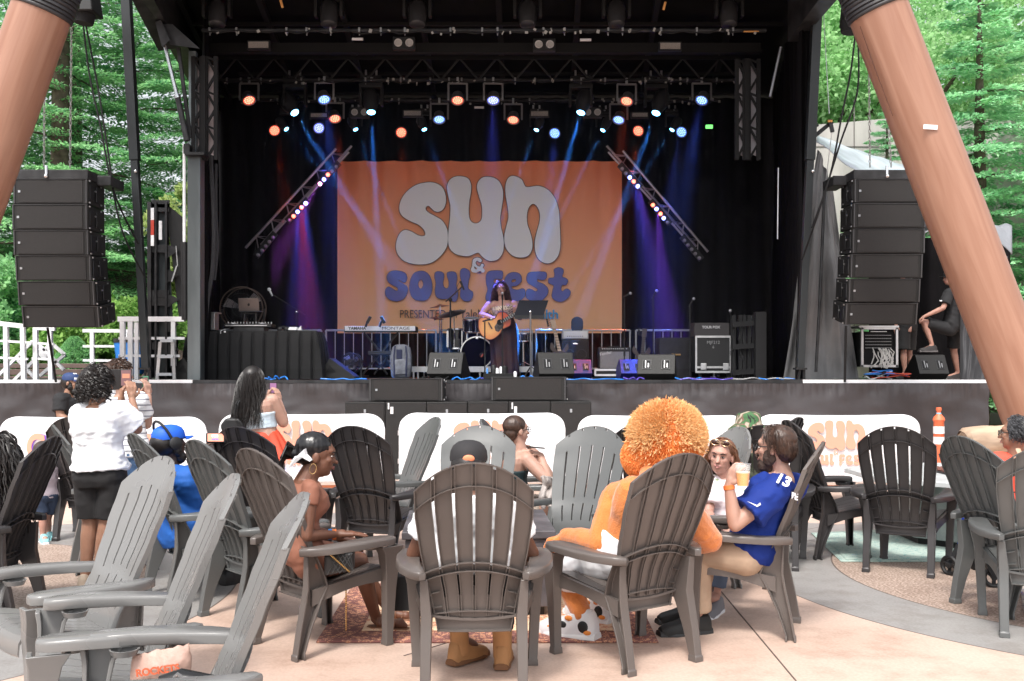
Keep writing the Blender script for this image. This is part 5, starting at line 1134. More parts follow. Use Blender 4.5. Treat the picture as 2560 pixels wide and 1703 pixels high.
def bass(px0, py0, px1, py1, Y, label, neck_m, head_up=True):
 a, b = J(px1, py1, Y), J(px0, py0, Y); d = (b - a).normalized(); root = thing('bass_guitar', label, 'bass guitar', V(a.x, Y, SZ))
 MB().bar(a, b - d * .14, .06, .02, V(0, 1, 0)).build('neck', neck_m, root, smooth=0)
 q = MB(); n = 9
 for i in range(n): q.box(a.lerp(b - d * .14, (i + .5) / n) + V(0, -.013, 0), (.062, .006, .008))
 q.build('frets', dgrey, root, smooth=0)
 MB().bar(b - d * .15, b, .09, .02, V(0, 1, 0)).build('headstock', neck_m, root, smooth=0, bevel=.01)
 q = MB()
 for i in range(4):
  p = b - d * (.02 + .035 * i); q.bar(p, p + V(-.09, 0, .02), .01); q.ell(p + V(-.1, 0, .022), (.018, .01, .02), n=8, m=6)
 q.build('tuners', black, root)
 pts = [(-.17, -.28), (.15, -.28), (.19, -.12), (.10, 0), (.15, .10), (.12, .17), (.04, .06), (-.06, .06), (-.14, .20), (-.17, .10), (-.11, 0), (-.19, -.12)]
 MB().prism([tuple(p) for p in catmull(pts, 4)], .04, a + V(0, 0, -.02), (1, 0, 0), (0, 0, 1)).build('body', neck_m if not head_up else mat('body_dark', (.04, .02, .02), .3, coat=.6), root, smooth=40)
 MB().bar(V(a.x - .15, Y - .1, SZ + .02), V(a.x + .15, Y - .1, SZ + .02), .02).build('stand', black, root)
bass(1381, 800, 1400, 882, 17.3, 'bass guitar with a pale neck on a stand right of the music stand', mat('maple', (.42, .30, .22), .4))
bass(1612, 822, 1605, 890, 17.9, 'dark necked bass guitar leaning behind the blue lit wedge', mat('rosewood', (.06, .045, .045), .4))
bp = thing('backpack', 'grey and navy backpack standing under the right end of the keyboard', 'backpack', J(1003, 948, 17.0))
def bpf(c, rx, ry, rz, m, name):
 q = MB(); q.ell(c, (rx, ry, rz), n=20, m=14); o = q.build(name, m, bp)
 for v in o.data.vertices: pass
 return o
gbag = mat('bag_grey', (.15, .16, .19), .7, vary=.3, scale=10, bump=.3, bscale=30); nbag = mat('bag_navy', (.015, .02, .06), .7)
c = J(1003, 905, 17.1); MB().loft([[c + V(x * .17 * s, y * .11 * s, z) for x, y in ((-1, -1), (1, -1), (1, 1), (-1, 1))] for s, z in ((.95, -.28), (1.05, -.1), (1.05, .1), (.9, .24), (.6, .30))]).build('main_compartment', gbag, bp, bevel=.05)
MB().loft([[c + V(x * .12 * s, -.10 + y * .05 * s, z) for x, y in ((-1, -1), (1, -1), (1, 1), (-1, 1))] for s, z in ((.95, -.22), (1.05, -.1), (1, .0), (.6, .05))]).build('front_pocket', gbag, bp, bevel=.02)
MB().box(c + V(-.02, -.118, .13), (.1, .02, .16)).build('navy_panel', nbag, bp, smooth=0, bevel=.01)
for s in (-1, 1): MB().tube([c + V(s * .09, -.12, .27), c + V(s * .11, -.14, .1), c + V(s * .1, -.165, -.1), c + V(s * .1, -.14, -.25)], .012, 6, flat=.4).build('strap', nbag, bp)
small('pedal_board', 'flat black pedal box on the floor before the singer', 'pedal box', MB().box(J(1245, 941, 15.6) + V(0, .1, 0), (.46, .3, .09)), blackm, smooth=0, bevel=.006)
for i, (px, py, m_, w_) in enumerate(((1234, 922, black, 12), (1243, 930, white, 8), (1252, 926, white, 6), (1262, 924, black, 14), (1218, 930, mat('bottle_blue', (.1, .3, .7), .3), 5), (1288, 938, white, 8))):
 small('floor_item', ('black bottle', 'white power plug', 'white round cup', 'black coiled pedal', 'small blue tipped bottle', 'white plug beside the stand foot')[i] + ' at the feet of the singer', 'small item', MB().lathe([(w_ * .0033, -.07), (w_ * .0033, .04), (w_ * .002, .06)], J(px, py, 15.75), 12), m_)
rs2 = random.Random(5)
cbl = {'blue': mat('cable_blue', (.03, .22, .7), .4), 'black': blackm, 'violet': mat('cable_violet', (.12, .08, .5), .4), 'white': white, 'grey': mat('cable_grey', (.3, .3, .31), .5), 'red': mat('cable_red', (.5, .06, .03), .5)}
cblab = ['blue cable on the stage edge before the middle of the cloth table', 'blue cable looping up at the stage edge behind the woman in the red skirt', 'blue cable on the stage edge under the keyboard', 'blue cable on the stage edge between the two front fill speakers', 'long blue cable on the stage edge below the combo amplifier',
 'violet coil on the stage edge under the third wedge', 'violet cable on the stage edge below the tall road case', 'grey cable on the stage edge below the folded truss', 'blue cable on the stage edge at the foot of the tarpaulin', 'black cable at the stage edge below the first wedge', 'blue cable on the stage edge below the music stand', 'blue cable on the stage edge left of the tall road case']
for i, (x0, x1, col, w_) in enumerate(((600, 690, 'blue', 8), (670, 720, 'blue', 20), (800, 915, 'blue', 6), (1130, 1200, 'blue', 14), (1410, 1560, 'blue', 6), (1560, 1610, 'violet', 12), (1700, 1830, 'violet', 8), (1830, 1990, 'grey', 10), (1900, 1985, 'blue', 8), (1060, 1120, 'black', 16), (1290, 1345, 'blue', 22), (1690, 1760, 'blue', 10))):
 Y = 15.12 + .05 * (i % 3); n = 7; pts = []
 for k in range(n): pts.append(V(J(x0 + (x1 - x0) * k / (n - 1), 0, Y).x, Y + rs2.uniform(-.05, .12), SZ + .012 + (.03 * math.sin(k * 1.9 + i) ** 2 * w_ / 10)))
 cable('floor_cable', cblab[i], pts, .011, cbl[col])
sc_ = thing('folded_truss', 'dark folded truss frames standing right of the road case', 'truss', J(1870, 948, 17.2)); q = MB()
for x in (1834, 1850, 1860, 1872, 1884): q.bar(J(x, 945, 17.2), J(x, 788, 17.2), .06)
for y in (812, 868, 932): q.bar(J(1830, y, 17.1), J(1886, y - 4, 17.1), .09)
q.bar(J(1846, 850, 17.15), J(1856, 815, 17.15), .04); q.bar(J(1850, 875, 17.15), J(1856, 900, 17.15), .03)
q.build('frame', black, sc_, smooth=0)
MB().box(J(1900, 865, 17.0), (.18, .15, 1.15)).build('upright_box', mat('upright', (.018, .017, .018), .5), sc_, smooth=0)
for x, y0, y1, w_ in ((1850, 798, 850, 11), (1880, 790, 842, 10), (1853, 852, 862, 8), (1852, 880, 928, 7)):
 MB().box(J(x, (y0 + y1) / 2, 17.28), (w_ * 17.3 / F, .02, (y1 - y0) * 17.3 / F)).build('pale_panel', mat('pale_glass', (.35, .42, .45), .4), sc_, smooth=0)
MB().cone(J(1946, 420, 15.6), J(1944, 598, 15.6), .012).build('safety_rod', alu, None); tag(bpy.data.objects['safety_rod'], 'thin steel rod hanging at the right side drape', 'rod')
o = MB().cone(J(1952, 118, 15.6), J(1925, 242, 15.6), .022).build('brace_rod', mat('rod_grey', (.25, .25, .27), .4, .5), None); tag(o, 'slanting grey rod high on the right side drape', 'rod')
for px, y0, y1, sl in ((1812, 0, 0, 0),): pass
rk = thing('rack_case', 'open white edged rack with patch rows and tangled plugs in the tent', 'rack case', J(2200, 948, 15.9)); Y = 15.9; c = J(2198, 873, Y)
MB().box(c + V(0, .3, 0), (.52, .5, .56)).build('shell', blackm, rk, smooth=0)
q = MB()
for s in (-1, 1): q.box(c + V(s * .275, 0, .03), (.035, .05, .63))
q.box(c + V(0, 0, .33), (.59, .05, .035)); q.box(c + V(0, 0, -.27), (.59, .05, .035)); q.build('edge_trim', alu, rk, smooth=0)
q = MB()
for r0 in range(5):
 for k in range(14): q.box(c + V(-.2 + k * .03, .03, .22 - r0 * .05), (.018, .03, .014))
q.build('socket_rows', mat('socket', (.25, .25, .25), .4), rk, smooth=0)
MB().box(c + V(0, .02, .28), (.25, .02, .012)).build('light_strip', white, rk, smooth=0)
MB().box(J(2195, 817, 15.9) + V(0, .2, 0), (.63, .5, .03)).build('lid', alu, rk, smooth=0)
q = MB()
for i in range(22):
 a = c + V(-.12 + rs2.uniform(0, .3), 0, rs2.uniform(-.05, .02)); q.tube([a, a + V(rs2.uniform(-.04, .04), -.06, -.06), a + V(rs2.uniform(-.05, .06), -.07, -.15), a + V(rs2.uniform(-.1, .12), -.08, -.26)], .009, 5)
q.build('plugs', mat('plug_pale', (.6, .58, .55), .5), rk)
for col in ('white', 'black', 'blue', 'red'):
 for z_ in range(1):
  pts = [V(J(2150, 0, 15.6).x + rs2.uniform(0, .75), 15.5 + rs2.uniform(-.1, .1), SZ + .015 + rs2.uniform(0, .14)) for k in range(8)]
  cable('cable_tangle', '%s cable in the tangle under the rack in the tent' % col, pts, .009, cbl[col], group='%s cables tangled under the rack' % col)
rl = white
def rails(bars, Y, label, w=.06, name='railing_frame'):
 root = thing(name, label, 'railing', J(bars[0][0][0], 948, Y))
 vert = MB(); hor = MB()
 for a, b, s in bars: (vert if abs(a[0] - b[0]) < abs(a[1] - b[1]) * .5 else hor).bar(J(*a, Y), J(*b, Y), w * s)
 if vert.v: vert.build('posts', rl, root, smooth=0)
 if hor.v: hor.build('rails', rl, root, smooth=0)
rails([((15, 808), (17, 950), 1.1), ((57, 815), (60, 950), 1.1), ((-8, 808), (62, 816), 1.2), ((-5, 852), (80, 857), .6), ((-5, 894), (70, 898), .6)], 15.9, 'white tube railing frame at the far left of the stage wing')
rails([((89, 820), (90, 950), 1.1), ((125, 820), (128, 950), 1.1), ((85, 820), (138, 823), 1.0), ((78, 857), (135, 861), .6), ((80, 896), (130, 899), .6)], 16.0, 'white tube railing frame right of the leftmost one')
rails([((-12, 948), (82, 853), .8), ((35, 952), (128, 858), .8), ((88, 852), (160, 925), .8), ((45, 900), (92, 950), .8), ((100, 940), (162, 887), .8), ((128, 858), (162, 887), .8), ((92, 870), (118, 895), 1.6)], 16.3, 'white crossed brace tubes lying behind the left railing frames', name='brace_stack')
rails([((231, 828), (231, 910), 1.1), ((208, 827), (340, 828), 1.0), ((208, 866), (290, 866), .7), ((208, 901), (290, 902), .7), ((316, 828), (318, 905), .8)], 18, 'white railing frame before the low green shrubs')
rails([((307, 800), (307, 905), 1.2), ((327, 800), (327, 948), 1.2), ((342, 806), (342, 950), 1.0), ((296, 798), (462, 798), 1.3), ((297, 846), (462, 846), .7), ((297, 890), (450, 890), .7), ((434, 800), (434, 915), 1.1)], 15.8, 'white railing frame crossing behind the left leaning post')
ld = thing('step_ladder', 'pale aluminium step ladder left of the cloth table', 'ladder', J(405, 948, 15.7)); q = MB()
for a, b in (((401, 855), (393, 950)), ((432, 850), (436, 948))): q.bar(J(*a, 15.7), J(*b, 15.7), .05, .03)
q.build('rails', alu, ld, smooth=0); q = MB()
for y, x0_, x1_ in ((852, 402, 434), (892, 399, 434), (936, 394, 430)): q.box(J((x0_ + x1_) / 2, y, 15.68), ((x1_ - x0_) * 15.7 / F, .08, .045))
q.build('steps', mat('step_alu', (.6, .62, .65), .4, .4), ld, smooth=0)
MB().box(J(427, 878, 16.1), (.18, .2, .5)).build('small_speaker', black, None, smooth=0, bevel=.01); tag(bpy.data.objects['small_speaker'], 'small black speaker cabinet behind the step ladder', 'speaker')
bn_ = thing('waste_bin', 'blue waste bin bag with a black rim behind the white railing', 'bin', J(330, 940, 16.6)); bb = mat('bin_blue', (.02, .22, .68), .5)
MB().loft([[J(330, y, 16.6) + V(math.cos(t * .524) * w_, math.sin(t * .524) * .25, 0) for t in range(12)] for y, w_ in ((935, .21), (900, .25), (856, .29))]).build('bag', bb, bn_)
MB().loft([[J(330, y, 16.6) + V(math.cos(t * .524) * .3, math.sin(t * .524) * .26, 0) for t in range(12)] for y in (857, 847)]).build('rim', dgrey, bn_)
# ================================================================ barricade covers
YB = 11.25
cloth = mat('cover_cloth', (.80, .80, .82), .6, bump=.3, bscale=5)
salmon = mat('cover_print', (.74, .33, .23), .6); violet = mat('cover_violet', (.22, .08, .6), .6)
def cover(x0, x1, label, kind, top=1037, bot=1206):
 a, b = J(x0, 0, YB).x, J(x1, 0, YB).x; zt, zb = J(0, top, YB).z, J(0, bot, YB).z
 root = thing('barricade', label, 'barricade', ((a + b) / 2, YB, 0), 0, 'covered barricades before the stage')
 W, H = b - a, zt - zb; r = .21
 def fn(u, v):
  x = a + W * u; z = zb + H * v; e = min(x - a, b - x)
  if e < r: z = zb + (zt - r * (1 - math.sqrt(max(0, 1 - ((r - e) / r) ** 2))) * .85 - zb) * v
  return V(x, YB - .02 + .012 * noise.noise(V(x * 1.5, z * 5, 2)) + .008 * noise.noise(V(x * 4, z * 11, 2)), z - .015 * math.sin(u * math.pi) * v)
 MB().grid(120, 24, fn).build('printed_cover', cloth, root, smooth=80, solid=.025)
 fr_ = MB(); om = mat('barrier_orange', (.55, .17, .07), .5)
 for q in (.12, .88):
  x = a + W * q; fr_.bar(V(x, YB + .03, .02), V(x, YB + .03, zb + .05), .035); fr_.bar(V(x, YB - .28, .02), V(x, YB + .3, .02), .04, .03)
 fr_.build('leg', om, root, smooth=0)
 MB().bar(V(a + .05, YB + .03, .17), V(b - .05, YB + .03, .17), .03).build('lower_rail', om, root, smooth=0)
 f_ = .45
 if kind == 'logo':
  cx = (x0 + x1) / 2
  return root, cx
 return root, None
r_, cx = cover(1, 519, 'white barricade cover at the far left with orange capitals shaded violet', 'caps', 1041, 1208)
for px, s in ((90, 'C'), (245, 'O'), (372, 'R')):
 for dx, m_, dy in ((3, violet, .0), (0, salmon, -.008)): text('lettering', s, .40, J(px + dx, 1122, YB - .045) + V(0, dy, 0), m_, r_, bold=.016, sx=.72)
for (x0, x1, l, lc, tp) in ((549, 963, 'white barricade cover behind the standing woman in the red skirt', 757, 1033), (998, 1413, 'plain looking white cover between the side on chair and the bun woman', 1205, 1031), (1443, 1868, 'white barricade cover behind the orange costume', 1655, 1037), (1885, 2298, 'white barricade cover on the right with the full salmon logo', 2091, 1035)):
 r_, cx = cover(x0, x1, l, 'logo', tp, 1206)
 sc = .362; logo(r_, sc, lc, 1110, YB - .055, salmon, salmon)
 text('lettering', 'PRESENTED BY YaleNewHavenHealth', .058, J(lc, 1176, YB - .055), mat('cover_fine', (.45, .45, .75), .6), r_)
# ================================================================ orange delineator post
dl_ = thing('delineator_post', 'orange and white banded delineator post right of the printed cover', 'traffic post', G(2347, 1232))
c = G(2347, 1232); om = mat('cone_orange', (.75, .16, .07), .5); s = c.y / F
MB().lathe([(.18, 0), (.18, .04), (.075, .05), (.07, .2), (.06, (1232 - 1055) * s), (.072, (1232 - 1050) * s), (.06, (1232 - 1043) * s), (.03, (1232 - 1036) * s), (.022, (1232 - 1030) * s), (.034, (1232 - 1025) * s), (.03, (1232 - 1019) * s), (.0, (1232 - 1018) * s)], c, 20).build('post', om, dl_, world=True)
for y0, y1 in ((1066, 1084), (1092, 1110)): MB().lathe([(.066, (1232 - y1) * s), (.064, (1232 - y0) * s)], c, 20).build('reflective_band', white, dl_)
MB().lathe([(.03, (1232 - 1040) * s), (.028, (1232 - 1032) * s)], c, 14).build('blue_tie', mat('tie_blue', (.1, .5, .7), .5), dl_)
# ================================================================ fire tables
slate = mat('slate_panel', (.085, .078, .085), .45, vary=.35, scale=5, bump=.2, bscale=20)
slate2 = mat('slate_pale', (.22, .24, .24), .45, vary=.35, scale=4, bump=.2, bscale=20)
def fire_table(label, x, y, w, h, m, rot=0.0, top_over=.02, top_h=.05, oct_=False, topm=None):
 root = thing('fire_table', label, 'fire pit table', (x, y, 0), rot)
 hw = w / 2
 base = [(-hw, -hw), (hw, -hw), (hw, hw), (-hw, hw)] if not oct_ else [(-hw, -hw * .45), (-hw * .45, -hw), (hw * .45, -hw), (hw, -hw * .45), (hw, hw * .45), (hw * .45, hw), (-hw * .45, hw), (-hw, hw * .45)]
 def ring(k, z): return [V(a * k, b * k, z) for a, b in base]
 MB().loft([ring(.9, .0), ring(.9, .07)]).build('plinth', black, root, world=False, smooth=0)
 MB().loft([ring(1, .07), ring(1, h - top_h)]).build('body', m, root, world=False, smooth=0, bevel=.006)
 k = 1 + top_over / hw
 MB().loft([ring(k, h - top_h + .002), ring(k, h)]).build('tabletop', topm or m, root, world=False, smooth=0, bevel=.006)
 MB().box((0, 0, h + .004), (w * .45, w * .45, .012)).build('burner_tray', black, root, world=False, smooth=0)
 rr = random.Random(3); q = MB()
 for i in range(120):
  q.ell((rr.uniform(-.2, .2) * w, rr.uniform(-.2, .2) * w, h + .02), (rr.uniform(.012, .03), rr.uniform(.012, .03), .018), n=6, m=4)
 o = q.build('lava_rock', mat('lava', (.14, .06, .045), .9), root, world=False); o['kind'] = 'stuff'
 return root
fire_table('dark slate fire table in the middle between the seated people', -.22, 6.42, .88, .53, slate, R(3))
fire_table('grey stone fire table with lava rock in front of the printed cover at right', 3.9, 8.7, 1.0, .60, slate2, R(0), .38, .045, True, mat('table_top_pale', (.5, .52, .52), .35, vary=.1))
# ================================================================ hillside, wall and trees
def foliage_mat(name, c1, c2, tr=.35):
 m = bpy.data.materials.new(name); m.use_nodes = True; n = m.node_tree; L = n.links.new; out = n.nodes['Material Output']; b = n.nodes['Principled BSDF']
 g = n.nodes.new('ShaderNodeNewGeometry'); nz = n.nodes.new('ShaderNodeTexNoise'); nz.inputs['Scale'].default_value = .9; nz.inputs['Detail'].default_value = 4; L(g.outputs['Position'], nz.inputs['Vector'])
 ri = n.nodes.new('ShaderNodeMath'); ri.operation = 'ADD'; L(nz.outputs['Fac'], ri.inputs[0])
 rm = n.nodes.new('ShaderNodeMath'); rm.operation = 'MULTIPLY'; L(g.outputs['Random Per Island'], rm.inputs[0]); rm.inputs[1].default_value = .35; L(rm.outputs[0], ri.inputs[1])
 c = n.nodes.new('ShaderNodeValToRGB'); c.color_ramp.elements[0].color = (*c1, 1); c.color_ramp.elements[1].color = (*c2, 1); c.color_ramp.elements[0].position = .45; c.color_ramp.elements[1].position = .85
 L(ri.outputs[0], c.inputs[0]); L(c.outputs[0], b.inputs['Base Color']); b.inputs['Roughness'].default_value = .75; b.inputs['Specular IOR Level'].default_value = .12
 t = n.nodes.new('ShaderNodeBsdfTranslucent'); L(c.outputs[0], t.inputs['Color']); mx = n.nodes.new('ShaderNodeMixShader'); mx.inputs[0].default_value = tr
 L(b.outputs[0], mx.inputs[1]); L(t.outputs[0], mx.inputs[2]); L(mx.outputs[0], out.inputs['Surface']); return m
fir = foliage_mat('fir_needles', (.07, .25, .11), (.40, .72, .34), .5); leafy = foliage_mat('leaf_green', (.20, .44, .16), (.50, .78, .40), .5); lime = foliage_mat('shrub_green', (.09, .26, .04), (.30, .50, .14), .4)  # fir colours raised to carry the brightness of hazy air
bark = mat('bark', (.10, .075, .06), .9, vary=.4, scale=6)
soil = mat('hill_soil', (.08, .055, .045), .95, vary=.5, scale=3, bump=.6, bscale=6)
def leaf_mesh(name, P, D, U, S, W, m):           # positions, direction along, side dir, length, width -> leaf quads
 P, D, U = (np.asarray(a, float) for a in (P, D, U)); S = np.asarray(S)[:, None]; W = np.asarray(W)[:, None]
 a = P - U * W; b = P + D * S * .5 - U * W * 1.1; c = P + D * S; d = P + D * S * .5 + U * W * 1.1
 n = len(P); v = np.stack([P, b, c, d], 1).reshape(-1, 3); me = bpy.data.meshes.new(name)
 me.vertices.add(4 * n); me.vertices.foreach_set('co', v.ravel()); me.loops.add(4 * n); me.loops.foreach_set('vertex_index', np.arange(4 * n))
 me.polygons.add(n); me.polygons.foreach_set('loop_start', np.arange(0, 4 * n, 4)); me.update(calc_edges=True); me.validate(); me.materials.append(m)
 return me
rng = np.random.default_rng(4)
def unit(a): return a / np.maximum(np.linalg.norm(a, axis=-1, keepdims=True), 1e-9)
def conifer(label, x, y, h, rad, base=0.0, nb=150, per=260, m=fir, seed=1, z_low=.03, size=.16, gap=0.0, src=None, rot=0.0):
 if src is not None:
  r = copy_tree(src, None, (x, y, base), rot, label); s = h / src['h']; r.scale = (s, s, s); return r
 rg = np.random.default_rng(seed); root = thing('conifer_tree', label, 'tree', (x, y, base), 0, 'conifers behind the stage'); root['h'] = h
 Ps, Ds, Us, Ss, Ws = [], [], [], [], []; limbs = MB()
 for i in range(nb):
  t = z_low + (1 - z_low) * (i + rg.random()) / nb; z = h * t; L_ = rad * (1 - t) ** .75 * rg.uniform(.75, 1.15) + .2
  az = i * 2.399 + rg.uniform(-.4, .4); d0 = np.array([math.cos(az), math.sin(az), 0.0])
  droop = rg.uniform(.12, .3); up = .25 if t > .75 else .05
  k = int(per * (L_ / rad) ** 1.3) + 14; s = rg.random(k) ** .75
  sd = np.array([-d0[1], d0[0], 0]); spread = (rg.random(k) - .5) * 2
  wid = L_ * .36 * np.sin(np.clip(s * 1.05, 0, 1) * math.pi * .9 + .15)
  c = d0 * (s * L_)[:, None] + sd * (spread * wid)[:, None]; c[:, 2] = z + up * s * L_ - droop * L_ * s ** 2 + rg.normal(0, .022, k) - .10 * np.abs(spread) * wid
  dr = unit(d0 * .75 + sd * (spread * .9)[:, None] + rg.normal(0, .22, (k, 3)) + np.array([0, 0, -.12])); sdv = unit(np.cross(dr, np.array([0, 0, 1.0])) + rg.normal(0, .15, (k, 3)))
  Ps.append(c); Ds.append(dr); Us.append(sdv); Ss.append(rg.uniform(.7, 1.4, k) * size * .9); Ws.append(rg.uniform(.12, .24, k) * size)
  if i % 4 == 0: limbs = MB(); limbs.tube([V(0, 0, z), V(d0[0] * L_ * .5, d0[1] * L_ * .5, z + up * .5 * L_ - droop * L_ * .25), V(d0[0] * L_ * .9, d0[1] * L_ * .9, z + up * .9 * L_ - droop * L_ * .81)], [.04, .025, .008], 4); limbs.build('limb', bark, root, world=False)
 me = leaf_mesh('crown', np.concatenate(Ps), np.concatenate(Ds), np.concatenate(Us), np.concatenate(Ss), np.concatenate(Ws), m)
 o = bpy.data.objects.new('crown', me); COL.objects.link(o); o.parent = root
 MB().tube([V(0, 0, -.5), V(0, 0, h * .5), V(0, 0, h)], [rad * .075, rad * .05, .02], 10).build('trunk', bark, root, world=False)
 return root
def broadleaf(label, x, y, h, rad, base, n=26000, m=leafy, seed=1, name='deciduous_tree', cat='tree', size=.15, trunk=True, squash=.8, group=None):
 rg = np.random.default_rng(seed); root = thing(name, label, cat, (x, y, base), 0, group)
 nc = 70 if trunk else 40; cc = unit(rg.normal(0, 1, (nc, 3))) * (rg.random((nc, 1)) ** .4) * np.array([rad, rad, h * .5 * squash]); cc[:, 2] += h * (.56 if trunk else .45)
 cr = rg.uniform(.14, .30, nc) * rad; w = rg.integers(0, nc, n); dd = unit(rg.normal(0, 1, (n, 3))); P = cc[w] + dd * (cr[w] * rg.random(n) ** .35)[:, None]
 P[:, 2] = np.maximum(P[:, 2], .02)
 D = unit(dd * .6 + rg.normal(0, .6, (n, 3)) + np.array([0, 0, -.1])); U = unit(np.cross(D, rg.normal(0, 1, (n, 3))))
 me = leaf_mesh('crown', P, D, U, rg.uniform(.6, 1.3, n) * size, rg.uniform(.25, .45, n) * size, m); o = bpy.data.objects.new('crown', me); COL.objects.link(o); o.parent = root
 if trunk:
  MB().tube([V(0, 0, -.3), V(.1, 0, h * .35), V(0, .1, h * .7)], [rad * .07, rad * .05, rad * .015], 8).build('trunk', bark, root, world=False)
  q = MB()
  for k in range(9): a = cc[k]; q.tube([V(0, 0, h * .3), Vector(a) * .6 + V(0, 0, h * .12), Vector(a)], [rad * .03, rad * .018, .01], 5); q.build('limb', bark, root, world=False); q = MB()
 return root
def hz(x, y):
 l = max(0, min(1, (y - 21) / 16)) * 6.0 * max(0, min(1, (-x - 4) / 4)); return l
hl = MB().grid(60, 40, lambda u, v: V(-45 + 90 * u, 20.5 + 45 * v, hz(-45 + 90 * u, 20.5 + 45 * v) - .05 + .25 * noise.noise(V(u * 30, v * 20, 0)) * (1 if hz(-45 + 90 * u, 20.5 + 45 * v) > .1 else 0))).build('hillside', soil, None, smooth=80); struct(hl)
A = conifer('tall conifer behind the left line array', -12.4, 27.5, 15.5, 4.6, hz(-12.4, 27.5), seed=3, nb=88, per=1300)
conifer('tall conifer right of the one behind the left line array, beside the stage mast', -9.0, 29.5, 15, 4.4, hz(-9, 29.5), src=A, rot=2.0)
conifer('conifer at the far left edge of the picture', -16.6, 29, 15, 4.3, hz(-16.6, 29), src=A, rot=4.1)
conifer('tall conifer seen between the left post and the stage roof', -11.6, 37, 17.0, 4.8, hz(-11, 34), src=A, rot=1.1)
conifer('farther conifer high on the hill at the left edge', -18.5, 35, 17.5, 5.0, hz(-18.5, 35), src=A, rot=5.2)
conifer('conifer half hidden behind the left stage mast', -6.9, 33.5, 14.5, 3.9, hz(-6.9, 33.5), src=A, rot=3.3)
conifer('conifer filling the gap between the left column and the hoist chains', -14.6, 33.2, 17, 4.4, hz(-14.6, 33), src=A, rot=.4)
def J0(px, Y): return J(px, 0, Y).x
broadleaf('broad pale green rhododendron right of the small cone shrub', J0(245, 21), 21.2, 1.9, 1.1, 1.15, 9000, lime, 5, 'shrub', 'shrub', .10, False, group='shrubs left of the stage')
broadleaf('pale green rhododendron behind the blue bin', J0(330, 22), 22.5, 2.3, 1.3, 1.2, 9000, lime, 6, 'shrub', 'shrub', .10, False, group='shrubs left of the stage')
broadleaf('green shrub left of the small cone shrub', J0(120, 21.5), 21.8, 1.7, 1.1, 1.1, 9000, lime, 7, 'shrub', 'shrub', .10, False, group='shrubs left of the stage')
broadleaf('dark evergreen shrub at the left edge under the line array', J0(20, 22), 22.4, 3.4, 1.6, 1.0, 14000, fir, 8, 'shrub', 'shrub', .11, False, group='shrubs left of the stage')
broadleaf('dark evergreen shrub between the left edge and the pale shrubs', J0(110, 25), 24.5, 2.6, 1.5, 1.9, 12000, fir, 9, 'shrub', 'shrub', .11, False, group='shrubs left of the stage')
broadleaf('yellow green maple just right of the left post', J0(450, 25), 25.5, 3.4, 1.0, 3.2, 8000, foliage_mat('maple_lime', (.25, .36, .10), (.5, .6, .25), .5), 10, 'shrub', 'shrub', .12, False)
cs = thing('cone_shrub', 'small clipped cone shaped evergreen among pale shrubs', 'shrub', (J0(186, 20.3), 20.3, 1.2), 0); rg = np.random.default_rng(2); n = 9000; t = rg.random(n) ** 1.3; a = rg.random(n) * 6.283; rr = .62 * (1 - t) ** .8 * (.82 + .2 * rg.random(n)) + .02
P = np.stack([np.cos(a) * rr, np.sin(a) * rr, t * .92], 1); D = unit(np.stack([np.cos(a), np.sin(a), np.full(n, .7)], 1) + rg.normal(0, .3, (n, 3))); o = bpy.data.objects.new('foliage', leaf_mesh('foliage', P, D, unit(np.cross(D, rg.normal(0, 1, (n, 3)))), np.full(n, .07), np.full(n, .018), fir)); COL.objects.link(o); o.parent = cs
MB().cone(V(0, 0, -.2), V(0, 0, .5), .05).build('stem', bark, cs, world=False)
bw = thing('slatted_bench_wall', 'low brown slatted wall behind the left railings', 'wall', (-10, 19.3, 1.2))
for y0, y1 in ((909, 921), (923, 938), (940, 950)):
 MB().box(((J0(-120, 19.3) + J0(330, 19.3)) / 2, 19.3, (J(0, y0, 19.3).z + J(0, y1, 19.3).z) / 2), (J0(330, 19.3) - J0(-120, 19.3), .08, (y1 - y0) * 19.3 / F)).build('plank', mat('plank_brown', (.115, .075, .062), .6, vary=.2), bw, smooth=0, bevel=.01)
struct(MB().box((-11, 23, .6), (14, 7.2, 1.2)).build('planting_terrace', soil, None, smooth=0))
cw = thing('concrete_wall', 'pale concrete retaining wall behind the tarpaulin', 'wall', (10, 27, 0)); conc = mat('concrete', (.42, .40, .38), .8, vary=.18, scale=1.3, stretch=(1, 1, .3), bump=.3, bscale=20)
za, zb_ = J(0, 312, 27).z, J(0, 290, 27).z
MB().add([V(6.2, 27, 0), V(22, 27, 0), V(22, 27, zb_ - .5), V(11, 27, zb_), V(8.2, 27, za), V(6.2, 27, za), V(6.2, 27.5, 0), V(22, 27.5, 0), V(22, 27.5, zb_ - .5), V(11, 27.5, zb_), V(8.2, 27.5, za), V(6.2, 27.5, za)],
         [(0, 1, 2, 3, 4, 5), (11, 10, 9, 8, 7, 6), (0, 6, 7, 1), (1, 7, 8, 2), (2, 8, 9, 3), (3, 9, 10, 4), (4, 10, 11, 5), (5, 11, 6, 0)]).build('wall_panel', conc, cw, smooth=0)
q = MB(); q.box((J0(2136, 26.97), 26.985, 4), (.025, .01, 9.5)); q.box((14, 26.985, J(0, 367, 27).z), (16, .01, .025)); q.box((J0(2330, 27), 26.985, 4), (.025, .01, 9.5)); q.build('joint', mat('joint_dark', (.16, .15, .14), .9), cw, smooth=0)
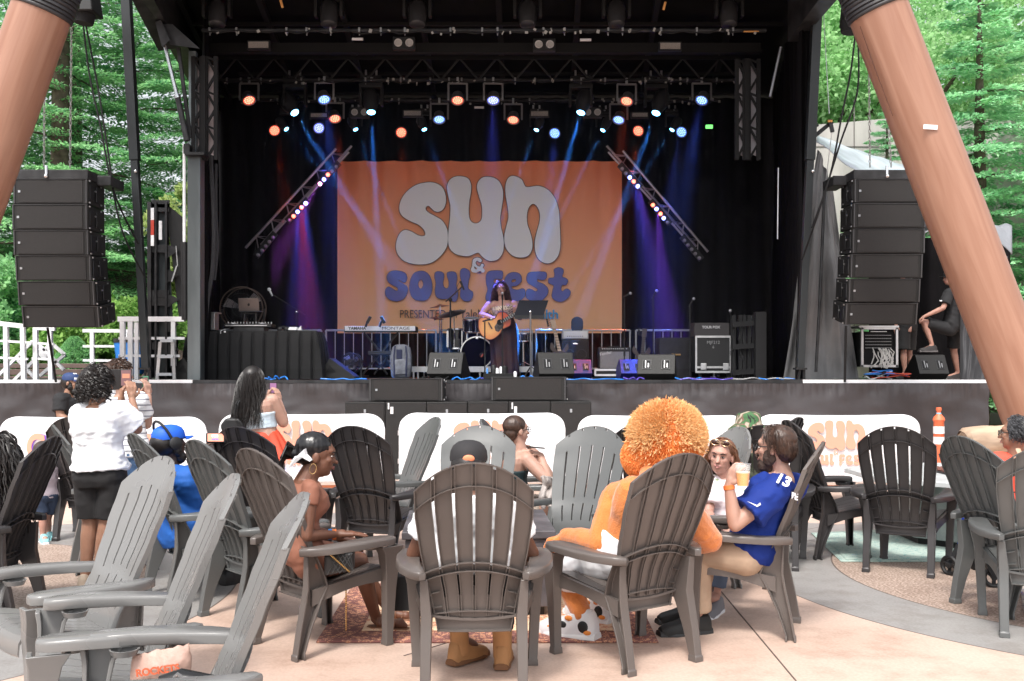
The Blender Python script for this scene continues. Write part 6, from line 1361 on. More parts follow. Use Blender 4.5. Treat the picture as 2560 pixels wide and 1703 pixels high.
for i, (x, y, h_, r_) in enumerate(((9.5, 33, 10, 4.0), (13.5, 36, 12, 5.0), (6.8, 37, 12, 4.5), (19.5, 40, 13, 5.5))):
 broadleaf(('pale green leafy tree above the concrete wall left of the right column', 'pale leafy tree high behind the right column', 'pale leafy tree showing right of the stage roof', 'hazy leafy tree at the top right corner')[i], x, y, h_, r_, 5.0, 42000, leafy, 20 + i, size=.17, group='leafy trees on the right bank')
B = conifer('tall layered spruce right of the right column', 11.5, 24.6, 11.2, 3.3, .2, nb=84, per=1100, m=foliage_mat('spruce_needles', (.16, .44, .22), (.52, .85, .52)), seed=9, z_low=.02, size=.17)
conifer('layered spruce at the right edge of the picture', 14.6, 26.6, 13.0, 4.4, 0, src=B, rot=1.9)
conifer('small low spruce between the right line array and the right column', 9.6, 25.6, 5.2, 2.0, 3.0, src=B, rot=3.0)
struct(MB().grid(20, 10, lambda u, v: V(5 + 30 * u, 27.6 + 20 * v, 6.2 + 3 * v + .3 * noise.noise(V(u * 9, v * 6, 0)))).build('upper_bank', soil, None, smooth=80))
# ================================================================ people
def remesh(mb_, voxel, smooth=3, disp=None):
 me = mb_.mesh('tmp'); bm = bmesh.new(); bm.from_mesh(me); bmesh.ops.recalc_face_normals(bm, faces=bm.faces); bm.to_mesh(me); bm.free()
 o = bpy.data.objects.new('tmp', me); COL.objects.link(o)
 r = o.modifiers.new('r', 'REMESH'); r.mode = 'VOXEL'; r.voxel_size = voxel; r.adaptivity = 0
 if smooth: q = o.modifiers.new('s', 'SMOOTH'); q.iterations = smooth; q.factor = .5
 dg = bpy.context.evaluated_depsgraph_get(); ne = bpy.data.meshes.new_from_object(o.evaluated_get(dg)); bpy.data.objects.remove(o); bpy.data.meshes.remove(me)
 if disp:
  amp, sx, sz, seed = disp; n = len(ne.vertices); co = np.empty(n * 3); ne.vertices.foreach_get('co', co); no = np.empty(n * 3); ne.vertex_normals.foreach_get('vector', no); co = co.reshape(-1, 3); no = no.reshape(-1, 3)
  k = np.array([noise.noise(V(c[0] * sx + seed, c[1] * sx, c[2] * sz + c[0] * sx * .5)) + .5 * noise.noise(V(c[0] * sx * 2.3, c[1] * sx * 2.3 + seed, c[2] * sz * 2.3 - c[0] * sx)) for c in co])
  k = np.where(k > 0, k, k * .4); co += no * (k * amp)[:, None]; ne.vertices.foreach_set('co', co.ravel()); ne.update()
 ne.polygons.foreach_set('use_smooth', [True] * len(ne.polygons)); return ne
def attach(name, me, m, parent):
 me.transform(parent_matrix(parent).inverted()); me.materials.clear(); me.materials.append(m)
 o = bpy.data.objects.new(name, me); COL.objects.link(o); o.parent = parent; return o
def limb(mb_, pts, rs, n=14):
 P = [Vector(p) for p in pts]; mb_.tube(P, rs, n)
 for p, r in zip(P, rs): mb_.ell(p, r * .99, n=12, m=8)
def flatlimb(mb_, pts, rs, n=18): mb_.tube([Vector(p) for p in pts], rs, n)
def skin(name, c): return mat('skin_' + name, c, .5, vary=.08, scale=12, sss=.12)
SK = {'fair': skin('fair', (.43, .25, .19)), 'tan': skin('tan', (.33, .175, .115)), 'brown': skin('brown', (.15, .064, .038)), 'deep': skin('deep', (.05, .024, .017)), 'rose': skin('rose', (.44, .235, .18))}
def hand(mb_, w, d, n, curl=.5, thumb=1, s=1.0, fan=.06):
 w, d, n = Vector(w), Vector(d).normalized(), Vector(n).normalized(); x = d.cross(n).normalized(); n = x.cross(d).normalized()
 limb(mb_, [w, w + d * .03 * s], [.025 * s, .026 * s])
 for k in range(-1, 2): limb(mb_, [w + d * .02 * s + x * k * .012 * s, w + d * .085 * s + x * k * .026 * s], [.017 * s, .014 * s])
 for k, L_ in zip((-1.5, -.5, .5, 1.5), (.062, .074, .078, .068)):
  p = w + d * .085 * s + x * k * .0185 * s; dd = (d + x * k * fan).normalized(); pts = [p]; a = 0
  for sg in (.45, .32, .23):
   a += curl; v = dd * math.cos(a) + n * math.sin(a); p = p + v * L_ * s * sg * 1.05; pts.append(p)
  limb(mb_, pts, [.0095 * s, .009 * s, .0082 * s, .0072 * s], 8)
 p = w + d * .025 * s + x * thumb * .028 * s; q = p + (d * .6 + x * thumb * .7 + n * .3).normalized() * .038 * s; r_ = q + (d * .85 + x * thumb * .2 + n * .35).normalized() * .032 * s
 limb(mb_, [p, q, r_], [.014 * s, .0105 * s, .009 * s], 8)
def headmat(face, up=(0, 0, 1)):
 f = Vector(face).normalized(); u = Vector(up); r = f.cross(u).normalized(); u = r.cross(f).normalized()
 return Matrix((r, f, u)).transposed()          # columns: right, forward, up
def head(mb_, c, M, s=1.0, jaw=1.0):
 P = lambda x, y, z: c + M @ (V(x, y, z) * s)
 mb_.ell(P(0, -.012, .028), (.074 * s, .094 * s, .088 * s), M, 20, 14); mb_.ell(P(0, .022, -.03), (.060 * s * jaw, .066 * s, .082 * s), M, 18, 12)
 mb_.ell(P(0, .052, -.078), (.030 * s * jaw, .028 * s, .024 * s), M, 12, 8)                      # chin
 mb_.ell(P(0, .062, .038), (.050 * s, .028 * s, .026 * s), M, 12, 8)                             # brow
 for k in (-1, 1): mb_.ell(P(k * .034, .060, -.012), (.022 * s, .022 * s, .022 * s), M, 10, 8); mb_.ell(P(k * .076, -.005, -.005), (.010 * s, .019 * s, .030 * s), M, 10, 8)
 mb_.loft([[P(-.010, .084, .022), P(.010, .084, .022), P(.008, .07, .03), P(-.008, .07, .03)], [P(-.015, .106, -.020), P(.015, .106, -.020), P(.018, .07, -.024), P(-.018, .07, -.024)]])
 mb_.ell(P(0, .104, -.020), .0115 * s, None, 10, 8); mb_.ell(P(0, .086, -.050), (.024 * s, .010 * s, .009 * s), M, 10, 8)
def face_parts(root, body, c, M, s=1.0, lip=(.45, .13, .12), iris=(.08, .12, .12), brow=(.10, .05, .03), closed=False, smile=0):
 P = lambda x, y, z: c + M @ (V(x, y, z) * s)
 if not closed:
  e = MB(); i_ = MB()
  for k in (-1, 1): e.ell(P(k * .029, .077, .012), (.011 * s, .0072 * s, .0042 * s), M, 12, 8); i_.ell(P(k * .0285, .0828, .012), (.0052 * s, .0025 * s, .0046 * s), M, 10, 6)
  e.build('eyes', mat('eye_white', (.75, .73, .7), .3), body); i_.build('irises', mat('iris', iris, .2), body)
 b = MB(); l = MB()
 for k in (-1, 1):
  b.tube([P(k * .014, .089, .031), P(k * .030, .087, .037), P(k * .047, .074, .031)], [.0032 * s, .0035 * s, .002 * s], 6)
  l.tube([P(k * .015, .084, .011), P(k * .029, .088, .019 if not closed else .008), P(k * .043, .076, .011)], [.0016 * s, .0022 * s, .0014 * s], 5)
 b.build('eyebrows', mat('brow', brow, .8), body); l.build('eyelids', mat('lash', (.05, .03, .025), .7), body)
 m_ = MB(); m_.tube([P(-.024, .083, -.049 + smile), P(-.009, .094, -.0465), P(0, .095, -.0485), P(.009, .094, -.0465), P(.024, .083, -.049 + smile)], [.002 * s, .0042 * s, .0036 * s, .0042 * s, .002 * s], 6)
 m_.tube([P(-.02, .084, -.054 + smile * .6), P(0, .093, -.058), P(.02, .084, -.054 + smile * .6)], [.002 * s, .0052 * s, .002 * s], 6); m_.build('lips', mat('lips_%02d' % int(lip[0] * 99), lip, .4), body)
def ring(c, r, f, w, d, n=20, p=2.3):
 out = []
 for k in range(n):
  t = 2 * math.pi * k / n; ct, st_ = math.cos(t), math.sin(t); out.append(c + r * (math.copysign(abs(ct) ** (2 / p), ct) * w) + f * (math.copysign(abs(st_) ** (2 / p), st_) * d))
 return out
TOR = [(-.06, .150, .105), (.04, .175, .118), (.16, .172, .115), (.34, .148, .100), (.50, .140, .098), (.66, .155, .108), (.80, .165, .108), (.90, .160, .092), (.96, .115, .072), (1.0, .062, .058)]
def torso(mb_, pel, nk, right, g=1.0, infl=0.0, t0=-.1, t1=1.1, fwd=None, mid=None, bust=0.0, depth=1.0, wtab=None):
 pel, nk = Vector(pel), Vector(nk); up = (nk - pel).normalized(); r = Vector(right); r = (r - up * r.dot(up)).normalized(); f = up.cross(r).normalized()
 secs = []
 for t, w, d in (wtab or TOR):
  if t < t0 or t > t1: continue
  c = pel.lerp(nk, t)
  if mid is not None: k = max(0, 1 - ((t - .5) / .55) ** 2); c = c + Vector(mid) * k
  if wtab is None: w *= g; d *= g * depth
  b = bust * max(0, 1 - abs(t - .70) / .16)
  rg_ = ring(c, r, f, w + infl, d + infl); rg_ = [p + f * (b * max(0, (p - c).dot(f)) / (d + .001)) for p in rg_]; secs.append(rg_)
 mb_.loft(secs); return r, f
def shoe(root, ank, toe, m, sole=None, name='shoe', s=1.0, high=.0):
 a, t = Vector(ank), Vector(toe); d = (t - a); d.z = 0; d.normalize(); side = d.cross(V(0, 0, 1)); gz = min(a.z, t.z) - .07 if False else t.z
 b = MB(); L_ = .27 * s
 def sec(y, w, h, z0=0.0): return [a * 0 + V(a.x, a.y, 0) + d * (y - .07 * s) + side * (w * c_) + V(0, 0, gz + z0 + (h - z0) * h_) for c_, h_ in ((-1, 0), (1, 0), (1.02, .35), (.8, .85), (.3, 1), (-.3, 1), (-.8, .85), (-1.02, .35))]
 b.loft([sec(0, .028 * s, .075 * s), sec(.02 * s, .038 * s, (.10 + high) * s), sec(.09 * s, .040 * s, (.10 + high) * s), sec(.13 * s, .043 * s, .085 * s), sec(.19 * s, .048 * s, .065 * s), sec(.24 * s, .043 * s, .055 * s), sec(L_, .026 * s, .04 * s)])
 o = b.build(name, m, root, smooth=60, bevel=.006)
 if sole:
  q = MB(); q.loft([sec(-.005, .034 * s, .028 * s, -.004), sec(.04 * s, .045 * s, .028 * s, -.004), sec(.12 * s, .044 * s, .026 * s, -.004), sec(.20 * s, .053 * s, .026 * s, -.004), sec(L_ + .008, .03 * s, .028 * s, -.004)]); q.build('sole', sole, o, smooth=50)
 return o
def body_mesh(root, j, sk, g=1.0, armr=1.0, legr=1.0, hs=1.0, vox=.0058, hands=None, jaw=1.0, hips_w=.09, bust=0.0, bare_feet=False, depth=1.0, mid=None):
 b = MB(); r, f = torso(b, j['pel'], j['nk'], j['rs'] - j['ls'], g, bust=bust, depth=depth, mid=mid)
 M = headmat(j['face'], j.get('up', (0, 0, 1))); hc = j['hd']
 limb(b, [j['nk'] - (hc - j['nk']) * .25, j['nk'].lerp(hc, .45), hc + M @ V(0, -.015, -.03)], [.062 * hs, .052 * hs, .052 * hs])
 head(b, hc, M, hs, jaw)
 for s in 'lr':
  S, E, W = j[s + 's'], j[s + 'e'], j[s + 'w']
  limb(b, [j['nk'].lerp(S, .55) - V(0, 0, .03), S], [.062 * armr, .056 * armr]); limb(b, [S, S.lerp(E, .35), E], [.054 * armr, .051 * armr, .040 * armr]); limb(b, [E, E.lerp(W, .3), W], [.040 * armr, .041 * armr, .026 * armr])
  hd_ = (hands or {}).get(s)
  if hd_: hand(b, W, *hd_[:2], **(hd_[2] if len(hd_) > 2 else {}))
  else: hand(b, W, (W - E), (0, 0, -1), .35, 1 if s == 'l' else -1, .95)
  sg = -1 if s == 'l' else 1; H = j['pel'] + r * (sg * hips_w * g) - (j['nk'] - j['pel']).normalized() * .02; K, A = j[s + 'k'], j[s + 'a']
  limb(b, [H, H.lerp(K, .4), K], [.088 * legr, .080 * legr, .056 * legr]); limb(b, [K, K.lerp(A, .3) + (K - A).cross(r).normalized() * .0, A], [.054 * legr, .055 * legr, .032 * legr])
  T_ = j[s + 't']; limb(b, [A, A.lerp(T_, .2) - V(0, 0, .02), T_ + V(0, 0, .018)], [.033, .032, .024])
  if bare_feet: limb(b, [T_ + V(0, 0, .018), T_ + (T_ - A).normalized() * .03 + V(0, 0, .012)], [.03, .018])
 o = attach('body', remesh(b, vox, 2), sk, root); return o, r, f, M
def shirt(root, j, m, g=1.0, infl=.014, sleeve=.55, t0=.0, armr=1.0, name='shirt', vox=.009, amp=.011, depth=1.0, bust=0.0, mid=None, low=None, wide=.0):
 b = MB(); torso(b, j['pel'], j['nk'], j['rs'] - j['ls'], g, infl, t0, .97, depth=depth, bust=bust, mid=mid)
 for s in 'lr':
  S, E = j[s + 's'], j[s + 'e']; W = j[s + 'w']
  limb(b, [j['nk'].lerp(S, .45) - V(0, 0, .03), S], [.066 * armr + infl * .6, .060 * armr + infl])
  if sleeve <= 1: flatlimb(b, [S - (E - S) * .05, S.lerp(E, sleeve * .5), S.lerp(E, sleeve)], [.058 * armr + infl, .060 * armr + infl + wide * .5, .056 * armr + infl * 1.3 + wide])
  else: flatlimb(b, [S, S.lerp(E, .5), E], [.058 * armr + infl, .054 * armr + infl, .045 * armr + infl]); b.ell(E, .045 * armr + infl); flatlimb(b, [E, E.lerp(W, sleeve - 1)], [.045 * armr + infl, .032 * armr + infl])
 return attach(name, remesh(b, vox, 2, (amp, 9, 16, j['nk'].x * 7)), m, root)
def pants(root, j, m, g=1.0, infl=.014, leg=1.6, t1=.2, legr=1.0, name='trousers', vox=.009, hips_w=.09, amp=.008, flare=0.0, depth=1.0):
 b = MB(); r, f = torso(b, j['pel'], j['nk'], j['rs'] - j['ls'], g, infl, -.2, t1 + .001, depth=depth)
 for s in 'lr':
  sg = -1 if s == 'l' else 1; H = j['pel'] + r * (sg * hips_w * g) - (j['nk'] - j['pel']).normalized() * .02; K, A = j[s + 'k'], j[s + 'a']
  b.ell(H, .088 * legr + infl)
  if leg <= 1: flatlimb(b, [H, H.lerp(K, leg * .5), H.lerp(K, leg)], [.09 * legr + infl, .082 * legr + infl + flare * .5, .07 * legr + infl * 1.4 + flare])
  else: flatlimb(b, [H, H.lerp(K, .5), K], [.09 * legr + infl, .078 * legr + infl, .06 * legr + infl]); b.ell(K, .059 * legr + infl); flatlimb(b, [K, K.lerp(A, leg - 1)], [.059 * legr + infl, .042 * legr + infl * 1.3 + flare])
 return attach(name, remesh(b, vox, 2, (amp, 8, 12, 3.3)), m, root)
def hair_strands(mb_, c, M, n, length, rad=.004, curl=.012, freq=40, seed=1, zmin=-.35, front=.55, s=1.0, out=.02, back=0.0, spread=.02, segs=14, sides=4):
 rg = random.Random(seed)
 for i in range(n):
  while True:
   d = V(rg.gauss(0, 1), rg.gauss(0, 1), rg.gauss(0, 1)).normalized()
   if d.z > zmin and d.y < front - max(0, -d.z) * .6 and not (d.y > .25 and d.z < .45): break
  p = V(d.x * .082, d.y * .100 - .012, d.z * .098 + .028) * s; L_ = length * rg.uniform(.75, 1.1); dirn = (d * out * 12 + V(rg.uniform(-.2, .2), -back * .2, -.25 if freq < 40 else .1)).normalized(); ph = rg.uniform(0, 6.28); pts = []; q = p.copy(); hz2 = rg.uniform(-1, 1)
  for k in range(segs):
   t = k / (segs - 1); pts.append(c + M @ (q + V(math.cos(ph + freq * t * L_) * curl * min(1, t * 4), math.sin(ph + freq * t * L_) * curl * min(1, t * 4), 0) * s))
   dirn = (dirn * (1 - .34) + V(d.x * spread * 6, d.y * spread * 3 - back * .3, -1) * .34).normalized(); q = q + dirn * (L_ / segs)
   rr = math.hypot(q.x / (.086 * s), (q.y + .012) / (.104 * s), (q.z - .028) / (.102 * s))
   if rr < 1: q = V(q.x / rr, (q.y + .012) / rr - .012, (q.z - .028) / rr + .028)
  mb_.tube(pts, [rad * (1 - .6 * k / segs) for k in range(segs)], sides, False)
def hcap(mb_, c, M, s=1.0, t=.008, back=.012, low=-.0):
 mb_.ell(c + M @ (V(0, -.022 - back, .036 + low) * s), (.080 * s + t, .096 * s + t, .086 * s + t), M, 22, 14)
def jn(**k): return {a: (J(*b) if isinstance(b, tuple) and a not in ('face', 'up') else (Vector(b) if isinstance(b, tuple) else b)) for a, b in k.items()}
hairk = mat('hair_black', (.012, .009, .008), .42, vary=.3, scale=30); hairb = mat('hair_brown', (.045, .022, .014), .45, vary=.4, scale=30); hairr = mat('hair_auburn', (.13, .052, .026), .45, vary=.4, scale=30)
w1 = thing('person', 'woman standing in a loose white shirt and black shorts, filming with her phone', 'person', G(232, 1469))
Y = 6.85
j = jn(pel=(250, 1205, Y), nk=(243, 1012, Y), hd=(246, 962, Y + .02), ls=(206, 1035, Y), rs=(297, 1030, Y - .02), le=(238, 1075, Y + .32), re=(343, 1073, Y + .10), lw=(303, 1005, Y + .35), rw=(330, 998, Y + .28),
       lk=(226, 1300, Y + .02), rk=(268, 1305, Y - .02), la=(213, 1442, Y), ra=(243, 1448, Y - .06), lt=(228, 1462, Y + .12), rt=(262, 1470, Y + .02), face=(.55, .83, -.02))
bo, r_, f_, M_ = body_mesh(w1, j, SK['tan'], .96, .92, 1.0, .98, hands={'r': ((-.1, .15, 1), (-.6, .7, 0), dict(curl=.45, thumb=-1)), 'l': ((.05, .0, 1), (.6, .4, 0), dict(curl=.55, thumb=1))}, depth=1.15)
shirt(w1, j, mat('cotton_white', (.78, .79, .82), .75), .98, .024, .74, .10, .95, amp=.020, depth=1.2, wide=.02)
pants(w1, j, mat('denim_black', (.014, .013, .014), .8, vary=.3), .98, .012, .93, .2, .92, 'shorts', flare=.004, depth=1.1)
hb = MB(); hcap(hb, j['hd'], M_, 1.02, .002); hair_strands(hb, j['hd'], M_, 800, .12, .0040, .010, 170, 3, -.5, .6, 1.02, .15, 0, .05, 18); hb.build('hair', hairk, w1, smooth=60)
for s in 'lr': shoe(w1, j[s + 'a'], V(j[s + 't'].x, j[s + 't'].y, .0), mat('shoe_cream', (.50, .40, .31), .7, vary=.2), mat('sole_cream', (.62, .55, .47), .6), s=1.0)
text('lettering', 'HOKA', .04, V(j['ra'].x + .02, j['ra'].y - .057, .052), black, w1, bold=.001, ext=.003)
wt_ = MB(); a = j['lw']; wt_.lathe([(.030, -.012), (.034, -.01), (.034, .012), (.03, .014)], a - V(0, 0, .02), 14, (j['lw'] - j['le'])); wt_.build('watch', black, w1)
MB().tube([a + V(.02, -.02, -.02), a + V(.03, -.03, -.05), a + V(.032, -.02, -.09)], .006, 6, flat=.4).build('wristband', mat('band_orange', (.8, .2, .05), .6), w1)
ph = thing('phone', 'open black wallet phone held up by the woman in the white shirt', 'phone', J(315, 946, Y + .36))
MB().box(J(315, 947, Y + .37), (.082, .012, .135)).build('case', black, ph, smooth=0, bevel=.004); MB().box(J(289, 949, Y + .36), (.078, .010, .148), Matrix.Rotation(.3, 3, 'Z')).build('cover_flap', mat('wallet_leather', (.02, .017, .017), .5), ph, smooth=0, bevel=.003)
MB().box(J(315, 945, Y + .36), (.070, .004, .112)).build('screen', mat('screen_stage', (.05, .03, .04), .2, emit=(.30, .16, .15), estr=.5, vary=0), ph, smooth=0)
MB().box(J(315, 940, Y + .356), (.052, .003, .032)).build('screen_banner', mat('screen_orange', (.3, .12, .07), .2, emit=(.55, .25, .18), estr=.5), ph, smooth=0)
w2 = thing('person', 'person in a white shirt with thin grey stripes and jeans, holding up a green phone', 'person', G(330, 1391)); Y = 8.0
j = jn(pel=(325, 1150, Y), nk=(308, 985, Y), hd=(302, 938, Y), ls=(290, 1002, Y + .1), rs=(345, 1005, Y - .05), le=(318, 1050, Y + .3), re=(366, 1060, Y + .05), lw=(352, 1002, Y + .3), rw=(370, 990, Y + .25),
       lk=(318, 1275, Y), rk=(345, 1275, Y), la=(315, 1375, Y), ra=(345, 1378, Y), lt=(328, 1385, Y + .1), rt=(358, 1388, Y + .08), face=(.6, .8, 0))
bo, r_, f_, M_ = body_mesh(w2, j, SK['fair'], 1.0, 1.1, 1.05, .98, hands={'r': ((-.1, .1, 1), (-.8, .3, 0), dict(curl=.4, thumb=-1)), 'l': ((.2, 0, 1), (.8, 0, 0), dict(curl=.4))})
def stripes(name, base, line, sc):
 m = bpy.data.materials.new(name); m.use_nodes = True; n = m.node_tree; b = n.nodes['Principled BSDF']; L = n.links.new; tc = n.nodes.new('ShaderNodeTexCoord'); w_ = n.nodes.new('ShaderNodeTexWave'); w_.bands_direction = 'Z'; w_.inputs['Scale'].default_value = sc; w_.inputs['Distortion'].default_value = .6
 L(tc.outputs['Object'], w_.inputs['Vector']); c = n.nodes.new('ShaderNodeValToRGB'); c.color_ramp.elements[0].color = (*line, 1); c.color_ramp.elements[1].color = (*base, 1); c.color_ramp.elements[0].position = .08; c.color_ramp.elements[1].position = .14
 L(w_.outputs['Fac'], c.inputs[0]); L(c.outputs[0], b.inputs['Base Color']); b.inputs['Roughness'].default_value = .75; return m
shirt(w2, j, stripes('stripe_cotton', (.78, .78, .80), (.22, .22, .26), 7), 1.0, .022, .62, .0, 1.1, amp=.012)
pants(w2, j, mat('denim_blue', (.05, .10, .20), .8, vary=.4, scale=14), 1.0, .016, 1.9, .22)
hb = MB(); hcap(hb, j['hd'], M_, .98, .002); hair_strands(hb, j['hd'], M_, 480, .05, .005, .01, 120, 8, -.3, .5, .98, .2, 0, .05, 7); hb.build('hair', hairb, w2, smooth=60)
for s in 'lr': shoe(w2, j[s + 'a'], V(j[s + 't'].x, j[s + 't'].y, 0), black)
ph = thing('phone', 'slim green cased phone held by the person in the striped shirt', 'phone', J(364, 957, Y + .3)); MB().box(J(364, 957, Y + .3), (.05, .01, .11)).build('case', mat('case_green', (.03, .16, .08), .4), ph, smooth=0, bevel=.004); MB().box(J(364, 957, Y + .292), (.034, .004, .085)).build('screen', MATS['screen_stage'], ph, smooth=0)
w3 = thing('person', 'bearded man in a navy and white cap and black shirt behind the far left barricade', 'person', (J0(175, 12.3), 12.3, 0)); Y = 12.3
j = jn(pel=(175, 1110, Y), nk=(170, 990, Y), hd=(178, 958, Y), ls=(152, 1000, Y - .16), rs=(188, 1000, Y + .16), le=(150, 1038, Y - .2), re=(195, 1040, Y + .2), lw=(172, 1052, Y - .22), rw=(200, 1050, Y + .05),
       lk=(172, 1170, Y - .1), rk=(178, 1170, Y + .1), la=(170, 1222, Y - .1), ra=(176, 1222, Y + .1), lt=(180, 1226, Y - .1), rt=(186, 1226, Y + .1), face=(.97, -.1, -.05))
bo, r_, f_, M_ = body_mesh(w3, j, SK['tan'], 1.05, 1.15, 1.0, 1.0, .008, bust=0)
shirt(w3, j, mat('cotton_black', (.016, .016, .018), .85), 1.05, .024, .75, -.1, 1.15, vox=.011); pants(w3, j, MATS['cotton_black'], 1.0, .014, 1.9, vox=.011)
for s in 'lr': shoe(w3, j[s + 'a'], V(j[s + 't'].x, j[s + 't'].y, 0), black)
def beard(root, c, M, m, s=1.0, big=1.0):
 b = MB(); P = lambda x, y, z: c + M @ (V(x, y, z) * s); b.ell(P(0, .045, -.078 * big), (.052 * s, .052 * s, .040 * s * big), M, 16, 10)
 for k in (-1, 1): b.ell(P(k * .056, .018, -.045), (.018 * s, .036 * s, .045 * s), M, 12, 8)
 b.tube([P(-.026, .088, -.045), P(-.012, .100, -.036), P(.012, .100, -.036), P(.026, .088, -.045)], [.006, .007, .007, .006], 6)
 return attach('beard', remesh(b, .005, 1, (.006, 60, 60, 1)), m, root)
beard(w3, j['hd'], M_, hairk, 1.0, 1.25)
def cap(root, c, M, m, brim_m=None, front_m=None, s=1.0, brim=1, z=.0, flip=1):
 P = lambda x, y, z_: c + M @ (V(x, y * flip, z_ + z) * s)
 b = MB(); n = 28; secs = []
 for h_, k in ((.035, 1.0), (.05, 1.02), (.08, .98), (.105, .84), (.122, .58), (.130, .25), (.131, .02)): secs.append([P(math.cos(2 * math.pi * i / n) * .086 * k, math.sin(2 * math.pi * i / n) * .106 * k - .008, h_) for i in range(n)])
 b.loft(secs); o = b.build('cap_crown', m, root, smooth=60)
 if brim:
  q = MB(); u = []
  for zz in (.0, .006):
   u.append([P(-.075 + .15 * i / 12, .075 + .085 * math.sin(math.pi * i / 12) ** .7, .040 + zz - .018 * (abs(i / 6 - 1)) ** 2) for i in range(13)] + [P(.075 - .15 * i / 12, .07, .042 + zz) for i in range(13)])
  q.loft(u); q.build('cap_brim', brim_m or m, root, smooth=50)
 if front_m:
  q = MB(); q.grid(10, 6, lambda a_, b_: P(math.sin((a_ - .5) * 1.5) * .089 * (1 - .45 * b_ ** 2), math.cos((a_ - .5) * 1.5) * .109 * (1 - .45 * b_ ** 2) - .008, .042 + .082 * b_)); q.build('cap_front', front_m, root, solid=.004, smooth=60)
 return o
navy = mat('cap_navy', (.02, .045, .14), .7); cap(w3, j['hd'], M_, navy, navy, mat('cap_white', (.75, .75, .78), .7))
hb = MB(); hcap(hb, j['hd'] - V(0, 0, .03), M_, .97, .006); hb.build('hair', hairk, w3)
MB().tube([j['nk'] + V(-.06, -.09, .02), j['nk'] + V(.04, -.13, -.03), j['nk'] + V(.12, -.08, -.10)], .008, 6, flat=.4).build('lanyard', MATS['band_orange'], w3)
w4 = thing('person', 'standing woman with long dark hair, pale strapless top and red skirt', 'person', (J0(640, 9.2), 9.2, 0)); Y = 9.2
j = jn(pel=(648, 1112, Y), nk=(638, 992, Y), hd=(636, 950, Y + .03), ls=(601, 1004, Y), rs=(681, 1003, Y), le=(612, 1050, Y + .25), re=(708, 1056, Y + .05), lw=(668, 1000, Y + .3), rw=(697, 1005, Y + .22),
       lk=(630, 1215, Y), rk=(662, 1215, Y), la=(632, 1308, Y), ra=(660, 1308, Y), lt=(634, 1325, Y + .1), rt=(664, 1325, Y + .1), face=(.25, .96, .02))
bo, r_, f_, M_ = body_mesh(w4, j, SK['fair'], 1.12, 1.28, 1.15, 1.0, hands={'r': ((-.15, .1, 1), (-.8, .4, 0), dict(curl=.4, thumb=-1)), 'l': ((.25, 0, 1), (.8, .3, 0), dict(curl=.5))}, depth=1.2)
b = MB(); torso(b, j['pel'], j['nk'], j['rs'] - j['ls'], 1.13, .012, .3, .72, depth=1.2); attach('strapless_top', remesh(b, .008, 1, (.006, 6, 30, 2)), mat('top_pale_blue', (.55, .66, .74), .7), w4)
def skirtfn(u, v):
 t = u * 2 * math.pi; c = j['pel'].lerp(j['nk'], .34); w_ = .172 + .15 * (1 - v) ** .8; p = c + V(math.cos(t) * w_, math.sin(t) * w_ * .75, -.01 - .27 * (1 - v)); k = .022 * (1 - v) * math.sin(t * 15 + 2 * math.sin(t * 3)); return p + V(math.cos(t) * k, math.sin(t) * k, 0)
MB().grid(200, 14, skirtfn).build('skirt', mat('skirt_red', (.60, .07, .03), .6), w4, smooth=80, solid=.004)
hb = MB(); hcap(hb, j['hd'], M_, 1.0, .012); hair_strands(hb, j['hd'], M_, 1500, .46, .0027, .009, 32, 11, -.4, .2, 1.0, .03, .9, .010, 18); hb.build('hair', hairk, w4, smooth=60)
q = MB(); q.tube([J(606, 985, Y - .12), J(590, 1010, Y - .2), J(585, 1050, Y - .2)], .007, 6); q.tube([J(608, 985, Y - .12), J(594, 1012, Y - .22), J(590, 1050, Y - .2)], .006, 6); pu = thing('handbag', 'small black handbag hanging at the left of the woman in the red skirt', 'handbag', J(584, 1062, Y - .15)); q.build('strap', black, pu)
MB().loft([[J(584, y, Y - .18) + V(a_ * w_, b_ * .05, 0) for a_, b_ in ((-1, -1), (1, -1), (1, 1), (-1, 1))] for y, w_ in ((1078, .10), (1062, .11), (1045, .06))]).build('bag', black, pu, bevel=.02)
ph = thing('phone', 'black phone held up by the woman in the red skirt', 'phone', J(683, 974, Y + .3)); MB().box(J(683, 974, Y + .3), (.075, .012, .15)).build('case', black, ph, smooth=0, bevel=.005); MB().box(J(683, 970, Y + .29), (.06, .004, .09)).build('screen', mat('screen_purple', (.1, .05, .1), .2, emit=(.4, .2, .35), estr=.5), ph, smooth=0)
w5 = thing('person', 'seated man in a bright blue cap, black headphones and blue shirt', 'person', (-2.1, 6.7, .4)); Y = 6.72
j = jn(pel=(470, 1345, Y), nk=(425, 1168, Y), hd=(425, 1108, Y), ls=(396, 1192, Y + .16), rs=(466, 1200, Y - .14), le=(440, 1240, Y + .4), re=(492, 1290, Y + .02), lw=(508, 1150, Y + .5), rw=(545, 1290, Y + .22),
       lk=(520, 1345, Y + .55), rk=(560, 1360, Y + .30), la=(535, 1460, Y + .5), ra=(575, 1485, Y + .25), lt=(560, 1475, Y + .6), rt=(600, 1500, Y + .33), face=(.70, .71, .05), up=(-.15, 0, 1))
bo, r_, f_, M_ = body_mesh(w5, j, SK['deep'], 1.0, 1.05, 1.05, 1.05, hands={'l': ((.1, .05, 1), (.7, .4, 0), dict(curl=.5, thumb=1))})
shirt(w5, j, mat('shirt_royal', (.01, .10, .40), .75), 1.05, .024, .6, -.06, 1.1, depth=1.2); pants(w5, j, MATS['denim_black'], 1.0, .016, 1.9)
royal = mat('cap_royal', (.01, .11, .62), .6); cap(w5, j['hd'], M_, royal, royal, None, 1.06, z=-.012); beard(w5, j['hd'], M_, hairk, 1.05, 1.2)
